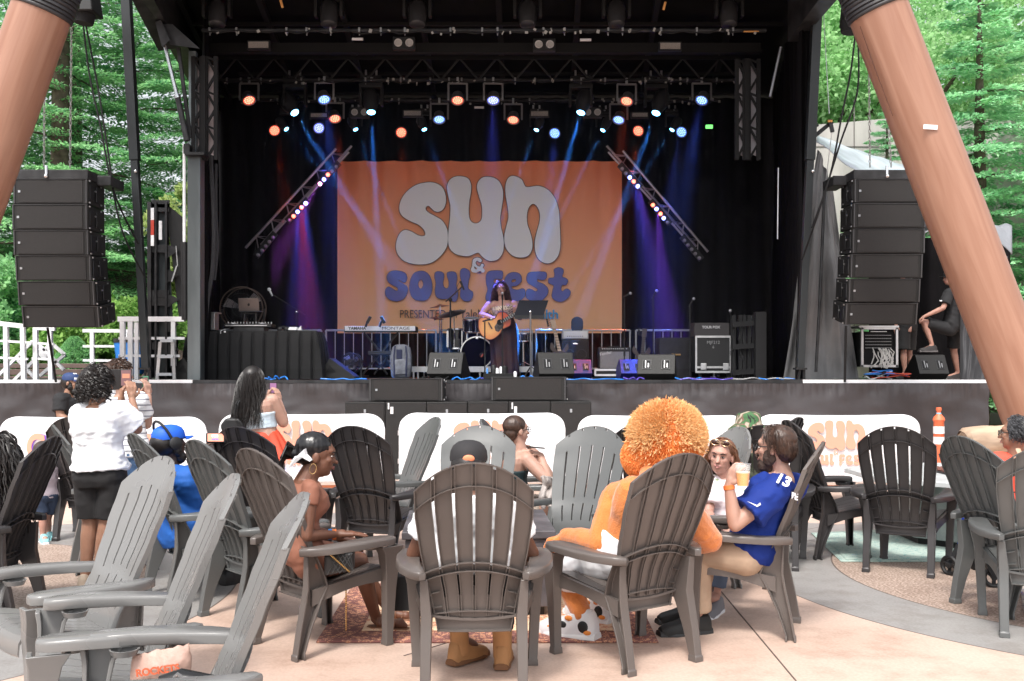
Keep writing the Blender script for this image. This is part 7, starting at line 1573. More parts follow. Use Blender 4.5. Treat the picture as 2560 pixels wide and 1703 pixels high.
hb = MB(); hcap(hb, j['hd'] - V(0, 0, .035), M_, 1.0, .006); hb.build('hair', hairk, w5)
hp = thing('headphones', 'big black over ear headphones worn over the blue cap', 'headphones', j['hd']); P_ = lambda x, y, z: j['hd'] + M_ @ (V(x, y, z) * 1.06)
for k in (-1, 1): MB().lathe([(.0, 0), (.038, 0), (.044, .014), (.044, .03), (.030, .04), (0, .042)], P_(k * .078, -.012, -.006), 18, M_ @ V(k, 0, 0)).build('ear_cup', black, hp)
MB().tube([P_(.098 * math.cos(t * math.pi / 12), -.03 - .05 * math.sin(t * math.pi / 12), .02 + .125 * math.sin(t * math.pi / 12)) for t in range(13)], .009, 8).build('headband', black, hp)
for s in 'lr': shoe(w5, j[s + 'a'], V(j[s + 't'].x, j[s + 't'].y, 0), black)
ph = thing('phone', 'phone held sideways by the man in the blue cap, showing the banner', 'phone', J(540, 1095, Y + .5)); Yp = Y + .5; MB().box(J(540, 1095, Yp), (.145, .01, .070)).build('case', black, ph, smooth=0, bevel=.006)
MB().box(J(539, 1094, Yp - .007), (.116, .004, .056)).build('screen', mat('screen_bright', (.4, .2, .15), .2, emit=(.85, .33, .22), estr=.8), ph, smooth=0)
text('screen_text', 'sun', .032, J(537, 1089, Yp - .011), mat('screen_white', (.8, .8, .8), .3, emit=(.9, .8, .8), estr=.8), ph, bold=.002, ext=.0005); text('screen_text', 'soul fest', .014, J(538, 1098, Yp - .011), mat('screen_blue', (.1, .1, .4), .3, emit=(.2, .2, .7), estr=.5), ph, bold=.001, ext=.0005)
w6 = thing('person', 'seated woman in profile in a peach dress with hair clipped up and hoop earrings', 'person', (-1.05, 5.4, .4)); Y = 5.36
j = jn(pel=(764, 1395, Y), nk=(768, 1196, Y - .02), hd=(795, 1141, Y), ls=(748, 1224, Y + .16), rs=(777, 1224, Y - .15), le=(790, 1330, Y + .24), re=(767, 1340, Y - .20), lw=(850, 1345, Y + .35), rw=(842, 1336, Y + .02),
       lk=(880, 1392, Y + .50), rk=(898, 1402, Y + .22), la=(970, 1520, Y + .60), ra=(940, 1545, Y + .40), lt=(1015, 1548, Y + .58), rt=(1000, 1566, Y + .36), face=(.985, .12, -.14))
bo, r_, f_, M_ = body_mesh(w6, j, SK['brown'], .88, .76, .92, .98, .005, hands={'r': ((.95, .25, .0), (0, 0, -1), dict(curl=.12, thumb=1)), 'l': ((.9, .2, -.2), (0, 0, -1), dict(curl=.4))}, bust=.05, bare_feet=True, mid=(-.03, -.02, 0))
pd = mat('dress_peach', (.25, .10, .062), .75)
b = MB(); torso(b, j['pel'], j['nk'], j['rs'] - j['ls'], .90, .010, -.1, .97, bust=.058, mid=(-.03, -.02, 0))
for s in 'lr':
 S, E = j[s + 's'], j[s + 'e']; limb(b, [j['nk'].lerp(S, .45) - V(0, 0, .03), S], [.052, .048]); flatlimb(b, [S - (E - S) * .05, S.lerp(E, .18), S.lerp(E, .34)], [.047, .053, .050])
 sg = -1 if s == 'l' else 1; H = j['pel'] + r_ * (sg * .08); K = j[s + 'k']; b.ell(H, .092); flatlimb(b, [H, H.lerp(K, .3), H.lerp(K, .52)], [.092, .086, .080])
attach('dress', remesh(b, .007, 2, (.006, 12, 14, 5)), pd, w6)
face_parts(w6, bo, j['hd'], M_, .98, (.25, .08, .07), (.02, .012, .01), (.012, .008, .006))
P_ = lambda x, y, z: j['hd'] + M_ @ (V(x, y, z) * .98)
hb = MB(); hb.ell(P_(0, -.03, .05), (.082, .098, .082), M_, 22, 14); hb.ell(P_(0, -.055, .01), (.076, .07, .07), M_); hb.ell(P_(.0, -.10, .0), (.045, .055, .05), M_)
ho = attach('hair', remesh(hb, .006, 1, (.004, 60, 12, 1)), mat('hair_glossy', (.008, .007, .008), .28, vary=.3, scale=40), w6)
hb = MB(); rg2 = random.Random(3)
for i in range(160):
 a = P_(rg2.uniform(-.03, .03), -.13, rg2.uniform(-.03, .03)); hb.tube([a, a + M_ @ V(rg2.uniform(-.03, .03), -.04, rg2.uniform(-.01, .03)), a + M_ @ V(rg2.uniform(-.05, .05), -.06, -.05), a + M_ @ V(rg2.uniform(-.04, .04), -.055 + rg2.uniform(-.02, .02), -.13)], [.004, .005, .004, .002], 4, False)
hb.build('ponytail', hairk, w6)
MB().loft([[P_(.07, -.06, .03) + M_ @ V(0, dy, dz) for dy, dz in q_] for q_ in (((0, .015), (-.05, -.04), (-.07, -.075), (-.055, -.04), (.0, -.03), (.04, -.045), (.01, -.015)),)] + [[P_(.10, -.075, .02) + M_ @ V(0, dy, dz) for dy, dz in ((0, .015), (-.04, -.04), (-.055, -.07), (-.045, -.04), (.0, -.03), (.04, -.045), (.01, -.015))]]).build('claw_clip', white, w6, smooth=0, bevel=.004)
for k in (-1, 1): MB().tube([P_(k * .086, -.012 + .018 * math.cos(t * .524), -.062 + .028 * math.sin(t * .524)) for t in range(13)], .0018, 5, False).build('hoop_earring', mat('gold', (.75, .5, .22), .25, 1), w6)
for off_, m_, l_ in ((.0, mat('band_blue', (.05, .3, .75), .4), 'wristband'), (.022, MATS['band_orange'], 'wristband')):
 MB().lathe([(.028, -.011), (.030, -.01), (.030, .01), (.028, .011)], j['rw'] - V(.035 - off_, .005, 0), 16, V(1, .15, 0)).build(l_, m_, w6)
sand = mat('sandal_tan', (.20, .09, .045), .6)
for s in 'lr':
 A, T_ = j[s + 'a'], j[s + 't']; d = (T_ - A); d.z = 0; d.normalize(); sd = V(-d.y, d.x, 0); c0 = V(A.x, A.y, T_.z * .0 + .006) - d * .05
 MB().loft([[c0 + d * y_ + sd * (w_ * k1) + V(0, 0, z_) for k1, z_ in ((-1, 0), (1, 0), (1, .014), (-1, .014))] for y_, w_ in ((0, .02), (.03, .032), (.12, .032), (.19, .042), (.25, .02))]).build('sandal', sand, w6, bevel=.003)
 q = MB()
 for t_, rr in ((.15, .037), (.5, .04), (.85, .04)):
  c_ = A.lerp(T_, t_) - V(0, 0, .01); q.tube([c_ + sd * (math.cos(k1 * .524) * rr) + V(0, 0, math.sin(k1 * .524) * rr) for k1 in range(13)], .0035, 5, False)
 q.build('sandal_strap', sand, w6)
hbg = thing('handbag', 'black quilted handbag with a gold chain in the lap of the peach dress woman', 'handbag', J(848, 1410, 5.2)); Yb = 5.2
MB().loft([[J(812, y, Yb) + V(0, dy, 0) for y, dy in ((1385, -.03), (1438, -.03), (1442, .04), (1383, .04))], [J(885, y, Yb) + V(0, dy, 0) for y, dy in ((1378, -.02), (1424, -.02), (1426, .04), (1376, .04))]]).build('bag', mat('quilted', (.012, .012, .013), .4, coat=.3), hbg, smooth=0, bevel=.014)
q = MB()
for i in range(-3, 7): q.tube([J(818 + i * 11, 1438 - (2.0 * max(0, i)), Yb - .034), J(818 + i * 11 + 30, 1386 - i * .8, Yb - .034)], .0022, 4) if 812 <= 818 + i * 11 and 818 + i * 11 + 30 <= 886 else None;
for i in range(0, 6): q.tube([J(820 + i * 11, 1386 - i, Yb - .034), J(min(883, 820 + i * 11 + 30), 1434 - i * 2, Yb - .034)], .0022, 4)
q.build('quilt_seam', mat('seam', (.05, .05, .05), .3), hbg)
q = MB()
for i in range(16): q.ell(J(822 + i * 3.4, 1384 + i * 3.0, Yb - .05), (.006, .004, .006), n=6, m=4)
q.build('chain_strap', MATS['gold'], hbg)
q = MB()
for i in range(26): q.ell(J(865, 1440 + i * 5.4, 5.55), (.005, .005, .007), n=6, m=4)
q.build('hanging_chain', MATS['gold'], hbg)
w7 = thing('person', 'person in a black cap, white shirt and tan boots in the nearest middle chair', 'person', (-.18, 4.9, .4)); Y = 4.80
j = jn(pel=(1180, 1420, Y + .02), nk=(1175, 1222, Y - .04), hd=(1172, 1168, Y - .01), ls=(1098, 1262, Y), rs=(1258, 1262, Y), le=(1037, 1385, Y + .08), re=(1327, 1385, Y + .08), lw=(1110, 1370, Y + .32), rw=(1240, 1370, Y + .32),
       lk=(1105, 1410, Y + .48), rk=(1250, 1412, Y + .46), la=(1150, 1585, Y + .28), ra=(1256, 1590, Y + .22), lt=(1185, 1622, Y + .36), rt=(1262, 1640, Y + .36), face=(.05, 1, -.05))
bo, r_, f_, M_ = body_mesh(w7, j, SK['brown'], 1.05, 1.05, 1.0, 1.0, .0062)
shirt(w7, j, MATS['cotton_white'], 1.06, .024, .62, -.05, 1.05); pants(w7, j, MATS['cotton_black'], 1.0, .016, 1.85)
cap(w7, j['hd'], M_, mat('cap_black', (.022, .02, .022), .8), None, None, 1.04, z=-.005)
hb = MB(); hcap(hb, j['hd'] - V(0, 0, .03), M_, 1.0, .004); hb.build('hair', hairk, w7)
q = MB(); q.ell(j['hd'] + M_ @ V(.01, -.118, .045), (.028, .008, .018)); q.build('cap_tab', mat('tab_orange', (.85, .25, .12), .6), w7)
MB().tube([j['nk'] + V(.06 * math.cos(t * .524), .06 * math.sin(t * .524), .01) for t in range(13)], .004, 6, False).build('necklace', MATS['gold'], w7)
boot = mat('boot_wheat', (.42, .21, .085), .75, vary=.15); bsole = mat('boot_sole', (.20, .09, .04), .7)
for s in 'lr':
 A, T_ = j[s + 'a'], j[s + 't']; d = (T_ - A); d.z = 0; d.normalize()
 o = shoe(w7, V(A.x, A.y, A.z), V(A.x, A.y, .012) + d * .15, boot, bsole, 'boot', .96, .02); b = MB(); b.tube([V(A.x, A.y, .05) , V(A.x, A.y, .15) - d * .005, V(A.x, A.y, .205) - d * .01], [.046, .048, .052], 18); b.build('boot_shaft', boot, o, smooth=50, bevel=.004)
 MB().tube([V(A.x, A.y, .20) - d * .01, V(A.x, A.y, .235) - d * .01], [.056, .055], 18).build('boot_cuff', blackm, o)
w8 = thing('person', 'woman with glasses and dark tied back hair leaning on the arm of her chair', 'person', (.1, 8.0, .4)); Y = 8.0
j = jn(pel=(1300, 1262, Y), nk=(1300, 1128, Y), hd=(1293, 1078, Y), ls=(1312, 1142, Y + .15), rs=(1318, 1150, Y - .12), le=(1372, 1190, Y + .20), re=(1368, 1202, Y - .20), lw=(1340, 1132, Y + .15), rw=(1352, 1140, Y - .05),
       lk=(1400, 1262, Y + .12), rk=(1398, 1268, Y - .12), la=(1385, 1375, Y + .1), ra=(1380, 1385, Y - .1), lt=(1410, 1390, Y + .1), rt=(1405, 1400, Y - .1), face=(.88, .46, .0))
bo, r_, f_, M_ = body_mesh(w8, j, SK['fair'], .98, 1.08, 1.1, .98, hands={'l': ((-.6, -.2, .5), (0, 0, -1), dict(curl=.3)), 'r': ((-.75, .2, .4), (0, 0, -1), dict(curl=.3, thumb=1))}, mid=(-.05, 0, 0))
b = MB(); torso(b, j['pel'], j['nk'], j['rs'] - j['ls'], .98, .010, -.1, .70, mid=(-.05, 0, 0)); o = attach('tank_top', remesh(b, .008, 1, (.005, 10, 10, 2)), mat('top_teal_black', (.012, .03, .035), .7), w8)
q = MB(); q.tube([J(1322, 1178, Y - .18), J(1308, 1150, Y - .14), J(1300, 1135, Y - .05)], .008, 6, flat=.4); q.build('strap', black, w8)
pants(w8, j, mat('shorts_khaki', (.36, .30, .25), .8), 1.0, .014, .5, .1, name='shorts')
P_ = lambda x, y, z: j['hd'] + M_ @ (V(x, y, z) * .98)
hb = MB(); hb.ell(P_(0, -.028, .045), (.084, .098, .086), M_); hb.ell(P_(0, -.06, -.015), (.07, .06, .065), M_); hb.ell(P_(0, -.098, -.06), (.032, .034, .034), M_); attach('hair', remesh(hb, .006, 1, (.003, 70, 10, 1)), hairb, w8)
q = MB()
for k in (-1, 1): q.tube([P_(k * .034 + .022 * math.cos(t * .524), .098, .012 + .020 * math.sin(t * .524)) for t in range(13)], .0025, 5, False); q.tube([P_(k * .056, .097, .016), P_(k * .082, .04, .014), P_(k * .08, -.01, .01)], .0025, 5)
q.tube([P_(-.012, .1, .014), P_(.012, .1, .014)], .0022, 5); q.build('glasses', black, w8)
face_parts(w8, bo, j['hd'], M_, .98, (.5, .2, .18))
for s in 'lr': shoe(w8, j[s + 'a'], V(j[s + 't'].x, j[s + 't'].y, 0), mat('shoe_grey', (.2, .2, .22), .7), white)
ph = thing('phone', 'phone lying in the hand of the woman with glasses', 'phone', J(1348, 1120, Y - .05)); MB().box(J(1342, 1119, Y - .1), (.13, .06, .008), Matrix.Rotation(.1, 3, 'Y')).build('case', black, ph, smooth=0, bevel=.003)
jk = MB(); jk.grid(24, 30, lambda u, v: (lambda k: J(1352 + 48 * u + 5 * math.sin(v * 7), 1195 + 75 * v, Y - .34) + V(0, .08 * k + .06 * math.cos(v * 3), .012 * math.sin(u * 6)))(noise.noise(V(u * 6, v * 4, 1)) + .5 * math.sin(u * 15 + v * 4)))
o = jk.build('draped_jacket', mat('jacket_stone', (.38, .34, .32), .8), None, smooth=80, solid=.008); tag(o, 'stone grey jacket draped over the chair arm beside the woman with glasses', 'jacket')
w9 = thing('person', 'seated person in a plain orange fleece costume with round fur hood and white shorts', 'person', (.62, 5.35, .4)); Y = 5.36
j = jn(pel=(1553, 1402, Y - .03), nk=(1632, 1212, Y - .2), hd=(1620, 1140, Y), ls=(1543, 1245, Y + .02), rs=(1700, 1260, Y - .06), le=(1500, 1358, Y - .08), re=(1775, 1350, Y + .12), lw=(1418, 1342, Y + .14), rw=(1700, 1370, Y + .36),
       lk=(1410, 1425, Y + .40), rk=(1530, 1425, Y + .56), la=(1455, 1540, Y + .20), ra=(1500, 1530, Y + .55), lt=(1425, 1590, Y + .24), rt=(1470, 1570, Y + .62), face=(-.45, .88, -.12))
HC_ = J(1664, 1102, Y - .02); fz = mat('fleece_orange', (.62, .19, .04), .85, vary=.12, scale=4, bump=.3, bscale=120, sheen=.4)
b = MB(); r_, f_ = torso(b, j['pel'], j['nk'], j['rs'] - j['ls'], .95, .012, -.1, 1.1)
for s in 'lr':
 S, E, W = j[s + 's'], j[s + 'e'], j[s + 'w']; limb(b, [j['nk'].lerp(S, .5), S], [.085, .085]); limb(b, [S, S.lerp(E, .4), E], [.088, .085, .070]); limb(b, [E, E.lerp(W, .4), W], [.070, .066, .048])
 hand(b, W, ((W - E).normalized() + V(-.3, .0, -.4)) if s == 'l' else (-.6, .3, -.2), (0, 0, -1), .45, 1 if s == 'l' else -1, 1.25)
 sg = -1 if s == 'l' else 1; H = j['pel'] + r_ * (sg * .1); K, A, T_ = j[s + 'k'], j[s + 'a'], j[s + 't']; limb(b, [H, K], [.11, .078]); limb(b, [K, K.lerp(A, .35), A], [.078, .076, .052]); limb(b, [A, T_ + V(0, 0, .05)], [.05, .04])
limb(b, [j['nk'], HC_ - V(.05, 0, .12)], [.07, .085])
attach('body', remesh(b, .0068, 3, (.008, 10, 14, 6)), fz, w9)
HC = J(1664, 1102, Y - .02)
b = MB(); b.ell(HC, (.205, .20, .215), None, 28, 18); b.ell(HC + V(-.10, .02, -.08), (.13, .14, .13)); b.ell(HC + V(-.02, .02, -.17), (.13, .13, .10))
ho = attach('fur_hood', remesh(b, .009, 2), mat('fur_base', (.72, .20, .04), .9), w9)
rg = np.random.default_rng(12); cen = np.array(HC); EL = [(cen, np.array([.205, .20, .215])), (cen + np.array([-.10, .02, -.08]), np.array([.13, .14, .13])), (cen + np.array([-.02, .02, -.17]), np.array([.13, .13, .10]))]; PP = []; DD = []
for c0_, r0_ in EL:
 dd = unit(rg.normal(0, 1, (int(52000 * r0_[0] / .205 * .8), 3))); P = c0_ + dd * r0_ * .985; ok = np.ones(len(P), bool)
 for c1_, r1_ in EL:
  if c1_ is not c0_: ok &= ((((P - c1_) / r1_) ** 2).sum(1) > .97)
 PP.append(P[ok]); DD.append(unit(dd[ok] / r0_))
P = np.concatenate(PP); dd = np.concatenate(DD); n = len(P); cl_n = np.array([[noise.noise(V(*p) * 14), noise.noise(V(*p) * 14 + V(9, 0, 0)), 0] for p in P[:, :3]]); D = unit(dd * .55 + cl_n * .9 + rg.normal(0, .16, (n, 3)) + np.array([-.1, 0, -.45])); U = unit(np.cross(D, rg.normal(0, 1, (n, 3))))
o = bpy.data.objects.new('fur', leaf_mesh('fur', P, D, U, rg.uniform(.010, .019, n) * (1 + .6 * (dd[:, 2] > .6)), np.full(n, .0019), foliage_mat('fur_orange', (.85, .22, .04), (.97, .48, .17), .25))); COL.objects.link(o); o.parent = ho; o.data.transform(parent_matrix(w9).inverted())
for vx, vz, sd_ in ((-.08, .075, -1), (.10, .08, 1)):
 n = 7000; c0_ = unit(np.array([vx, -.09, vz])); dd = unit(c0_ + rg.normal(0, .28, (n, 3))); P = cen + dd * np.array([.205, .20, .215]); D = unit(dd * .8 + rg.normal(0, .35, (n, 3)) + np.array([0, 0, -.3])); U = unit(np.cross(D, rg.normal(0, 1, (n, 3))))
 o = bpy.data.objects.new('pale_tuft', leaf_mesh('pale_tuft', P, D, U, rg.uniform(.022, .038, n), np.full(n, .003), foliage_mat('fur_cream_%d' % (sd_ + 1), (.80, .42, .16), (.92, .66, .36), .2))); COL.objects.link(o); o.parent = ho; o.data.transform(parent_matrix(w9).inverted())
b = MB(); torso(b, j['pel'], j['nk'], j['rs'] - j['ls'], .96, .030, -.1, .36); attach('white_vest', remesh(b, .009, 2, (.01, 9, 12, 1)), MATS['cotton_white'], w9)
pants(w9, j, MATS['cotton_white'], 1.0, .036, .80, .25, 1.15, 'shorts', flare=.02, hips_w=.1)
H = j['pel'] + (j['rs'] - j['ls']).normalized() * -.11
tr_ = MB(); K = j['lk']; a0 = H.lerp(K, .10); a1 = H.lerp(K, .82); sdv = V(-.25, -1, 0).normalized() * .125
tr_.bar(a0 + sdv, a1 + sdv * .93, .012, .038, V(0, 0, 1)); tr_.build('trim_band', mat('trim_orange', (.8, .2, .06), .6), w9)
q = MB()
for i in range(13):
 p = a0.lerp(a1, (i + .5) / 13) + sdv * (1.055 - .07 * i / 13) ; q.box(p, (.017, .008, .017), Matrix.Rotation(.785, 3, 'Y'))
q.build('trim_diamonds', mat('trim_navy', (.02, .03, .09), .6), w9, smooth=0)
swh = mat('shoe_white', (.72, .72, .74), .6); sor = mat('shoe_orange', (.8, .27, .05), .6)
for s, sc_k in (('l', 1.32), ('r', 1.32)):
 A = j[s + 'a']; T_ = j[s + 't']; d = (T_ - A); d.z = 0; d.normalize(); o = shoe(w9, A, V(A.x, A.y, .01) + d * .15, swh, mat('sole_white', (.78, .78, .78), .5), 'big_shoe', sc_k, .02)
 sd = d.cross(V(0, 0, 1)) * (-1 if s == 'l' else 1); c0 = V(A.x, A.y, 0)
 for (y_, z_, w_, h_, m_) in ((-.03, .075, .07, .07, black), (.10, .07, .075, .05, black), (.18, .05, .05, .035, sor), (-.055, .05, .05, .03, sor), (.06, .115, .05, .03, sor)):
  for k in (-1, 1):
   e = MB(); e.ell(c0 + d * y_ + sd * (k * .046) + V(0, 0, z_), (.05 if False else w_ * .5, .012, h_ * .5), headmat(sd.cross(V(0, 0, 1)).cross(V(0, 0, 1)) if False else sd)); e.build('shoe_patch', m_, o)
MB().box(J(1688, 1216, 4.86), (.035, .004, .085), Matrix.Rotation(.15, 3, 'Y')).build('paint_scuff', mat('scuff', (.45, .42, .38), .8), bpy.data.objects['adirondack_chair.001'] if 'adirondack_chair.001' in bpy.data.objects else None, smooth=0, bevel=.01) if False else None
w10 = thing('person', 'red haired woman with sunglasses on her head and a pale floral blouse, looking back', 'person', (1.3, 6.7, .4)); Y = 6.6
j = jn(pel=(1805, 1345, Y + .05), nk=(1812, 1192, Y + .03), hd=(1803, 1143, Y), ls=(1850, 1215, Y + .02), rs=(1776, 1218, Y + .02), le=(1862, 1285, Y - .08), re=(1770, 1285, Y - .1), lw=(1815, 1320, Y - .25), rw=(1790, 1318, Y - .3),
       lk=(1800, 1360, Y - .4), rk=(1745, 1350, Y - .35), la=(1790, 1480, Y - .45), ra=(1740, 1480, Y - .4), lt=(1775, 1505, Y - .55), rt=(1725, 1500, Y - .5), face=(-.42, -.90, -.05), up=(.12, 0, 1))
bo, r_, f_, M_ = body_mesh(w10, j, SK['rose'], .92, .9, .95, 1.0, .005, bust=.02)
def floral():
 m = bpy.data.materials.new('floral_cotton'); m.use_nodes = True; n = m.node_tree; b = n.nodes['Principled BSDF']; L = n.links.new; tc = n.nodes.new('ShaderNodeTexCoord'); v = n.nodes.new('ShaderNodeTexVoronoi'); v.inputs['Scale'].default_value = 16; L(tc.outputs['Object'], v.inputs['Vector'])
 c = n.nodes.new('ShaderNodeValToRGB'); c.color_ramp.interpolation = 'CONSTANT'; e = c.color_ramp.elements; e[0].color = (.25, .12, .12, 1); e[1].position = .16; e[1].color = (.25, .36, .22, 1); q = e.new(.26); q.color = (.78, .70, .72, 1)
 L(v.outputs['Distance'], c.inputs[0]); L(c.outputs[0], b.inputs['Base Color']); b.inputs['Roughness'].default_value = .7; return m
shirt(w10, j, floral(), .94, .018, .7, -.05, .95, name='blouse'); pants(w10, j, mat('denim_mid', (.10, .14, .22), .8), .95, .014, 1.9)
face_parts(w10, bo, j['hd'], M_, 1.0, (.50, .17, .16), (.10, .16, .14), (.22, .10, .05), smile=.006)
hb = MB(); hb.ell(j['hd'] + M_ @ V(0, -.03, .042), (.086, .096, .084), M_); hair_strands(hb, j['hd'], M_, 700, .27, .0032, .006, 30, 5, -.2, .05, 1.0, .02, 0, .008, 16); hb.build('hair', hairr, w10, smooth=60)
P_ = lambda x, y, z: j['hd'] + M_ @ V(x, y, z)
q = MB()
for k in (-1, 1): q.ell(P_(k * .034, .064, .104), (.029, .010, .017), M_, 14, 8)
sg_ = thing('sunglasses', 'brown sunglasses pushed up on the head of the red haired woman', 'sunglasses', P_(0, .06, .1)); q.build('lenses', mat('lens_brown', (.05, .02, .015), .12), sg_)
q = MB(); q.tube([P_(-.09, -.03, .06), P_(-.068, .055, .102), P_(0, .078, .106), P_(.068, .055, .102), P_(.09, -.03, .06)], .004, 6)
for k in (-1, 1): q.tube([P_(k * .034 + .030 * math.cos(t * .524), .066, .104 + .019 * math.sin(t * .524)) for t in range(13)], .0028, 5, False)
q.build('frame', mat('frame_gold', (.5, .33, .2), .3, .8), sg_)
for s in 'lr': shoe(w10, j[s + 'a'], V(j[s + 't'].x, j[s + 't'].y, 0), MATS['shoe_grey'], white)
w11 = thing('person', 'bearded man in a royal blue sports jersey and khaki trousers, lifting a beer', 'person', (1.45, 5.7, .4)); Y = 5.66
j = jn(pel=(1880, 1385, Y), nk=(1955, 1188, Y), hd=(1936, 1122, Y), ls=(1940, 1226, Y - .18), rs=(1985, 1215, Y + .19), le=(1838, 1312, Y - .22), re=(1900, 1310, Y + .30), lw=(1822, 1214, Y - .20), rw=(1820, 1335, Y + .25),
       lk=(1745, 1380, Y - .02), rk=(1760, 1368, Y + .25), la=(1742, 1545, Y + .02), ra=(1735, 1535, Y + .28), lt=(1700, 1575, Y - .01), rt=(1690, 1560, Y + .25), face=(-.86, .46, -.06))
bo, r_, f_, M_ = body_mesh(w11, j, SK['fair'], 1.0, 1.0, 1.0, 1.0, .0055, hands={'l': ((.35, .0, .9), (.7, .5, -.2), dict(curl=.45, thumb=-1, fan=.12))}, depth=1.0, mid=(-.02, 0, 0))
jer = mat('jersey_blue', (.008, .028, .20), .75, spec=.25); shirt(w11, j, jer, 1.0, .022, .66, -.16, 1.02, 'jersey', amp=.014, depth=1.08, mid=(-.02, 0, 0), wide=.018)
pants(w11, j, mat('khaki', (.38, .27, .19), .8, vary=.1), 1.0, .016, 1.88, .05, flare=.02)
P_ = lambda x, y, z: j['hd'] + M_ @ (V(x, y, z) * 1.04)
hb = MB(); hb.ell(P_(0, -.032, .048), (.086, .100, .086), M_); hb.ell(P_(0, -.062, .0), (.076, .066, .082), M_); attach('hair', remesh(hb, .006, 1, (.005, 55, 9, 2)), hairb, w11)
hb = MB(); hair_strands(hb, j['hd'], M_, 800, .075, .0022, .002, 20, 21, -.1, .45, 1.09, .004, .02, .0, 7); hb.build('hair_strands', hairb, w11)
beard(w11, j['hd'], M_, mat('beard_brown', (.04, .022, .016), .8), 1.04, 1.15); face_parts(w11, bo, j['hd'], M_, 1.04, (.4, .16, .14), (.06, .04, .03), (.05, .028, .02))
q = MB()
for k in (-1, 1): q.tube([P_(k * .056, .094, .020), P_(k * .082, .04, .018), P_(k * .086, -.012, .014)], .003, 5); q.tube([P_(k * .034 + .022 * math.cos(t * .524), .100, .014 + .016 * math.sin(t * .524)) for t in range(13)], .0026, 5, False)
q.build('glasses', black, w11)
wn = mat('number_white', (.8, .8, .82), .6); S_ = j['ls']
nd = Vector((-.35, -.62, .70)).normalized()
q_ = nd.to_track_quat('Z', 'Y').to_euler()
def decal(s, size, c, nrm, upv, m, parent, bold=.002):
 nrm = Vector(nrm).normalized(); u = Vector(upv); u = (u - nrm * u.dot(nrm)).normalized(); r = u.cross(nrm); cu = bpy.data.curves.new('d', 'FONT'); cu.body = s; cu.size = size; cu.extrude = .0015; cu.align_x = 'CENTER'; cu.align_y = 'CENTER'; cu.offset = bold
 to = bpy.data.objects.new('tmp', cu); COL.objects.link(to); me = bpy.data.meshes.new_from_object(to); bpy.data.objects.remove(to); Mx = Matrix((r, u, nrm)).transposed().to_4x4(); Mx.translation = c; me.transform(parent_matrix(parent).inverted() @ Mx); me.materials.clear(); me.materials.append(m)
 o = bpy.data.objects.new('lettering', me); COL.objects.link(o); o.parent = parent; return o
decal('13', .085, J(1949, 1208, Y - .19) + V(0, -.072, .022), (-.1, -.8, .6), (.5, .4, .7), wn, w11, .003)
decal('BE', .05, J(1983, 1240, Y - .19) + V(0, -.03, 0), (.6, -.8, .1), (.3, 0, 1), wn, w11, .002)
sw = [(0, 0), (.02, -.012), (.075, .02), (.02, -.002), (.004, .012)]
MB().prism([(-p[0], p[1]) for p in sw][::-1], .002, J(1902, 1262, Y - .30), (1, 0, 0), (0, 0, 1)).build('swoosh_mark', wn, w11, smooth=0)
MB().lathe([(.029, -.012), (.032, -.01), (.032, .012), (.029, .013)], j['lw'].lerp(j['le'], .05), 16, (j['lw'] - j['le'])).build('wristband', MATS['band_orange'], w11)
cp = thing('beer_cup', 'clear plastic cup half full of amber beer in the hand of the jersey man', 'cup', J(1856, 1216, Y - .24)); c_ = J(1857, 1216, Y - .25)
MB().lathe([(.030, 0), (.032, .01), (.043, .12), (.046, .122), (.041, .12), (.029, .006)], c_, 24).build('cup', mat('clear_plastic', (.9, .92, .95), .08, alpha=.14), cp)
MB().lathe([(.029, .004), (.037, .072)], c_, 24).build('beer', mat('beer_amber', (.85, .38, .07), .15), cp); MB().lathe([(.037, .0725), (.038, .078)], c_, 24).build('foam', mat('foam', (.8, .65, .45), .8), cp)
for s in 'lr': shoe(w11, j[s + 'a'], V(j[s + 't'].x, j[s + 't'].y, .0), mat('shoe_black', (.012, .012, .012), .6), mat('sole_black', (.02, .02, .02), .5), s=1.15)
w12 = thing('person', 'person in a camouflage bucket hat seen over the chair backs', 'person', (1.8, 7.6, .4)); Y = 7.6
j = jn(pel=(1880, 1265, Y), nk=(1872, 1125, Y), hd=(1871, 1078, Y), ls=(1840, 1140, Y), rs=(1905, 1140, Y), le=(1830, 1205, Y + .1), re=(1920, 1205, Y + .1), lw=(1850, 1240, Y + .3), rw=(1900, 1240, Y + .3), lk=(1850, 1262, Y + .45), rk=(1890, 1262, Y + .45), la=(1850, 1345, Y + .5), ra=(1885, 1345, Y + .5), lt=(1850, 1360, Y + .6), rt=(1885, 1360, Y + .6), face=(0, 1, 0))
bo, r_, f_, M_ = body_mesh(w12, j, SK['tan'], 1, 1, 1, 1, .009); shirt(w12, j, mat('shirt_olive', (.07, .08, .05), .8), 1, .02, .6, vox=.012); pants(w12, j, MATS['denim_black'], 1, .014, 1.9, vox=.012)
def camo():
 m = bpy.data.materials.new('camouflage'); m.use_nodes = True; n = m.node_tree; b = n.nodes['Principled BSDF']; L = n.links.new; tc = n.nodes.new('ShaderNodeTexCoord'); v = n.nodes.new('ShaderNodeTexNoise'); v.inputs['Scale'].default_value = 11; v.inputs['Distortion'].default_value = 1.2; L(tc.outputs['Object'], v.inputs['Vector'])
 c = n.nodes.new('ShaderNodeValToRGB'); c.color_ramp.interpolation = 'CONSTANT'; e = c.color_ramp.elements; e[0].color = (.02, .02, .018, 1); e[1].position = .42; e[1].color = (.05, .13, .05, 1)
 for p, cc in ((.5, (.16, .10, .07)), (.56, (.36, .31, .24))): q = e.new(p); q.color = (*cc, 1)
 L(v.outputs['Fac'], c.inputs[0]); L(c.outputs[0], b.inputs['Base Color']); b.inputs['Roughness'].default_value = .85; return m
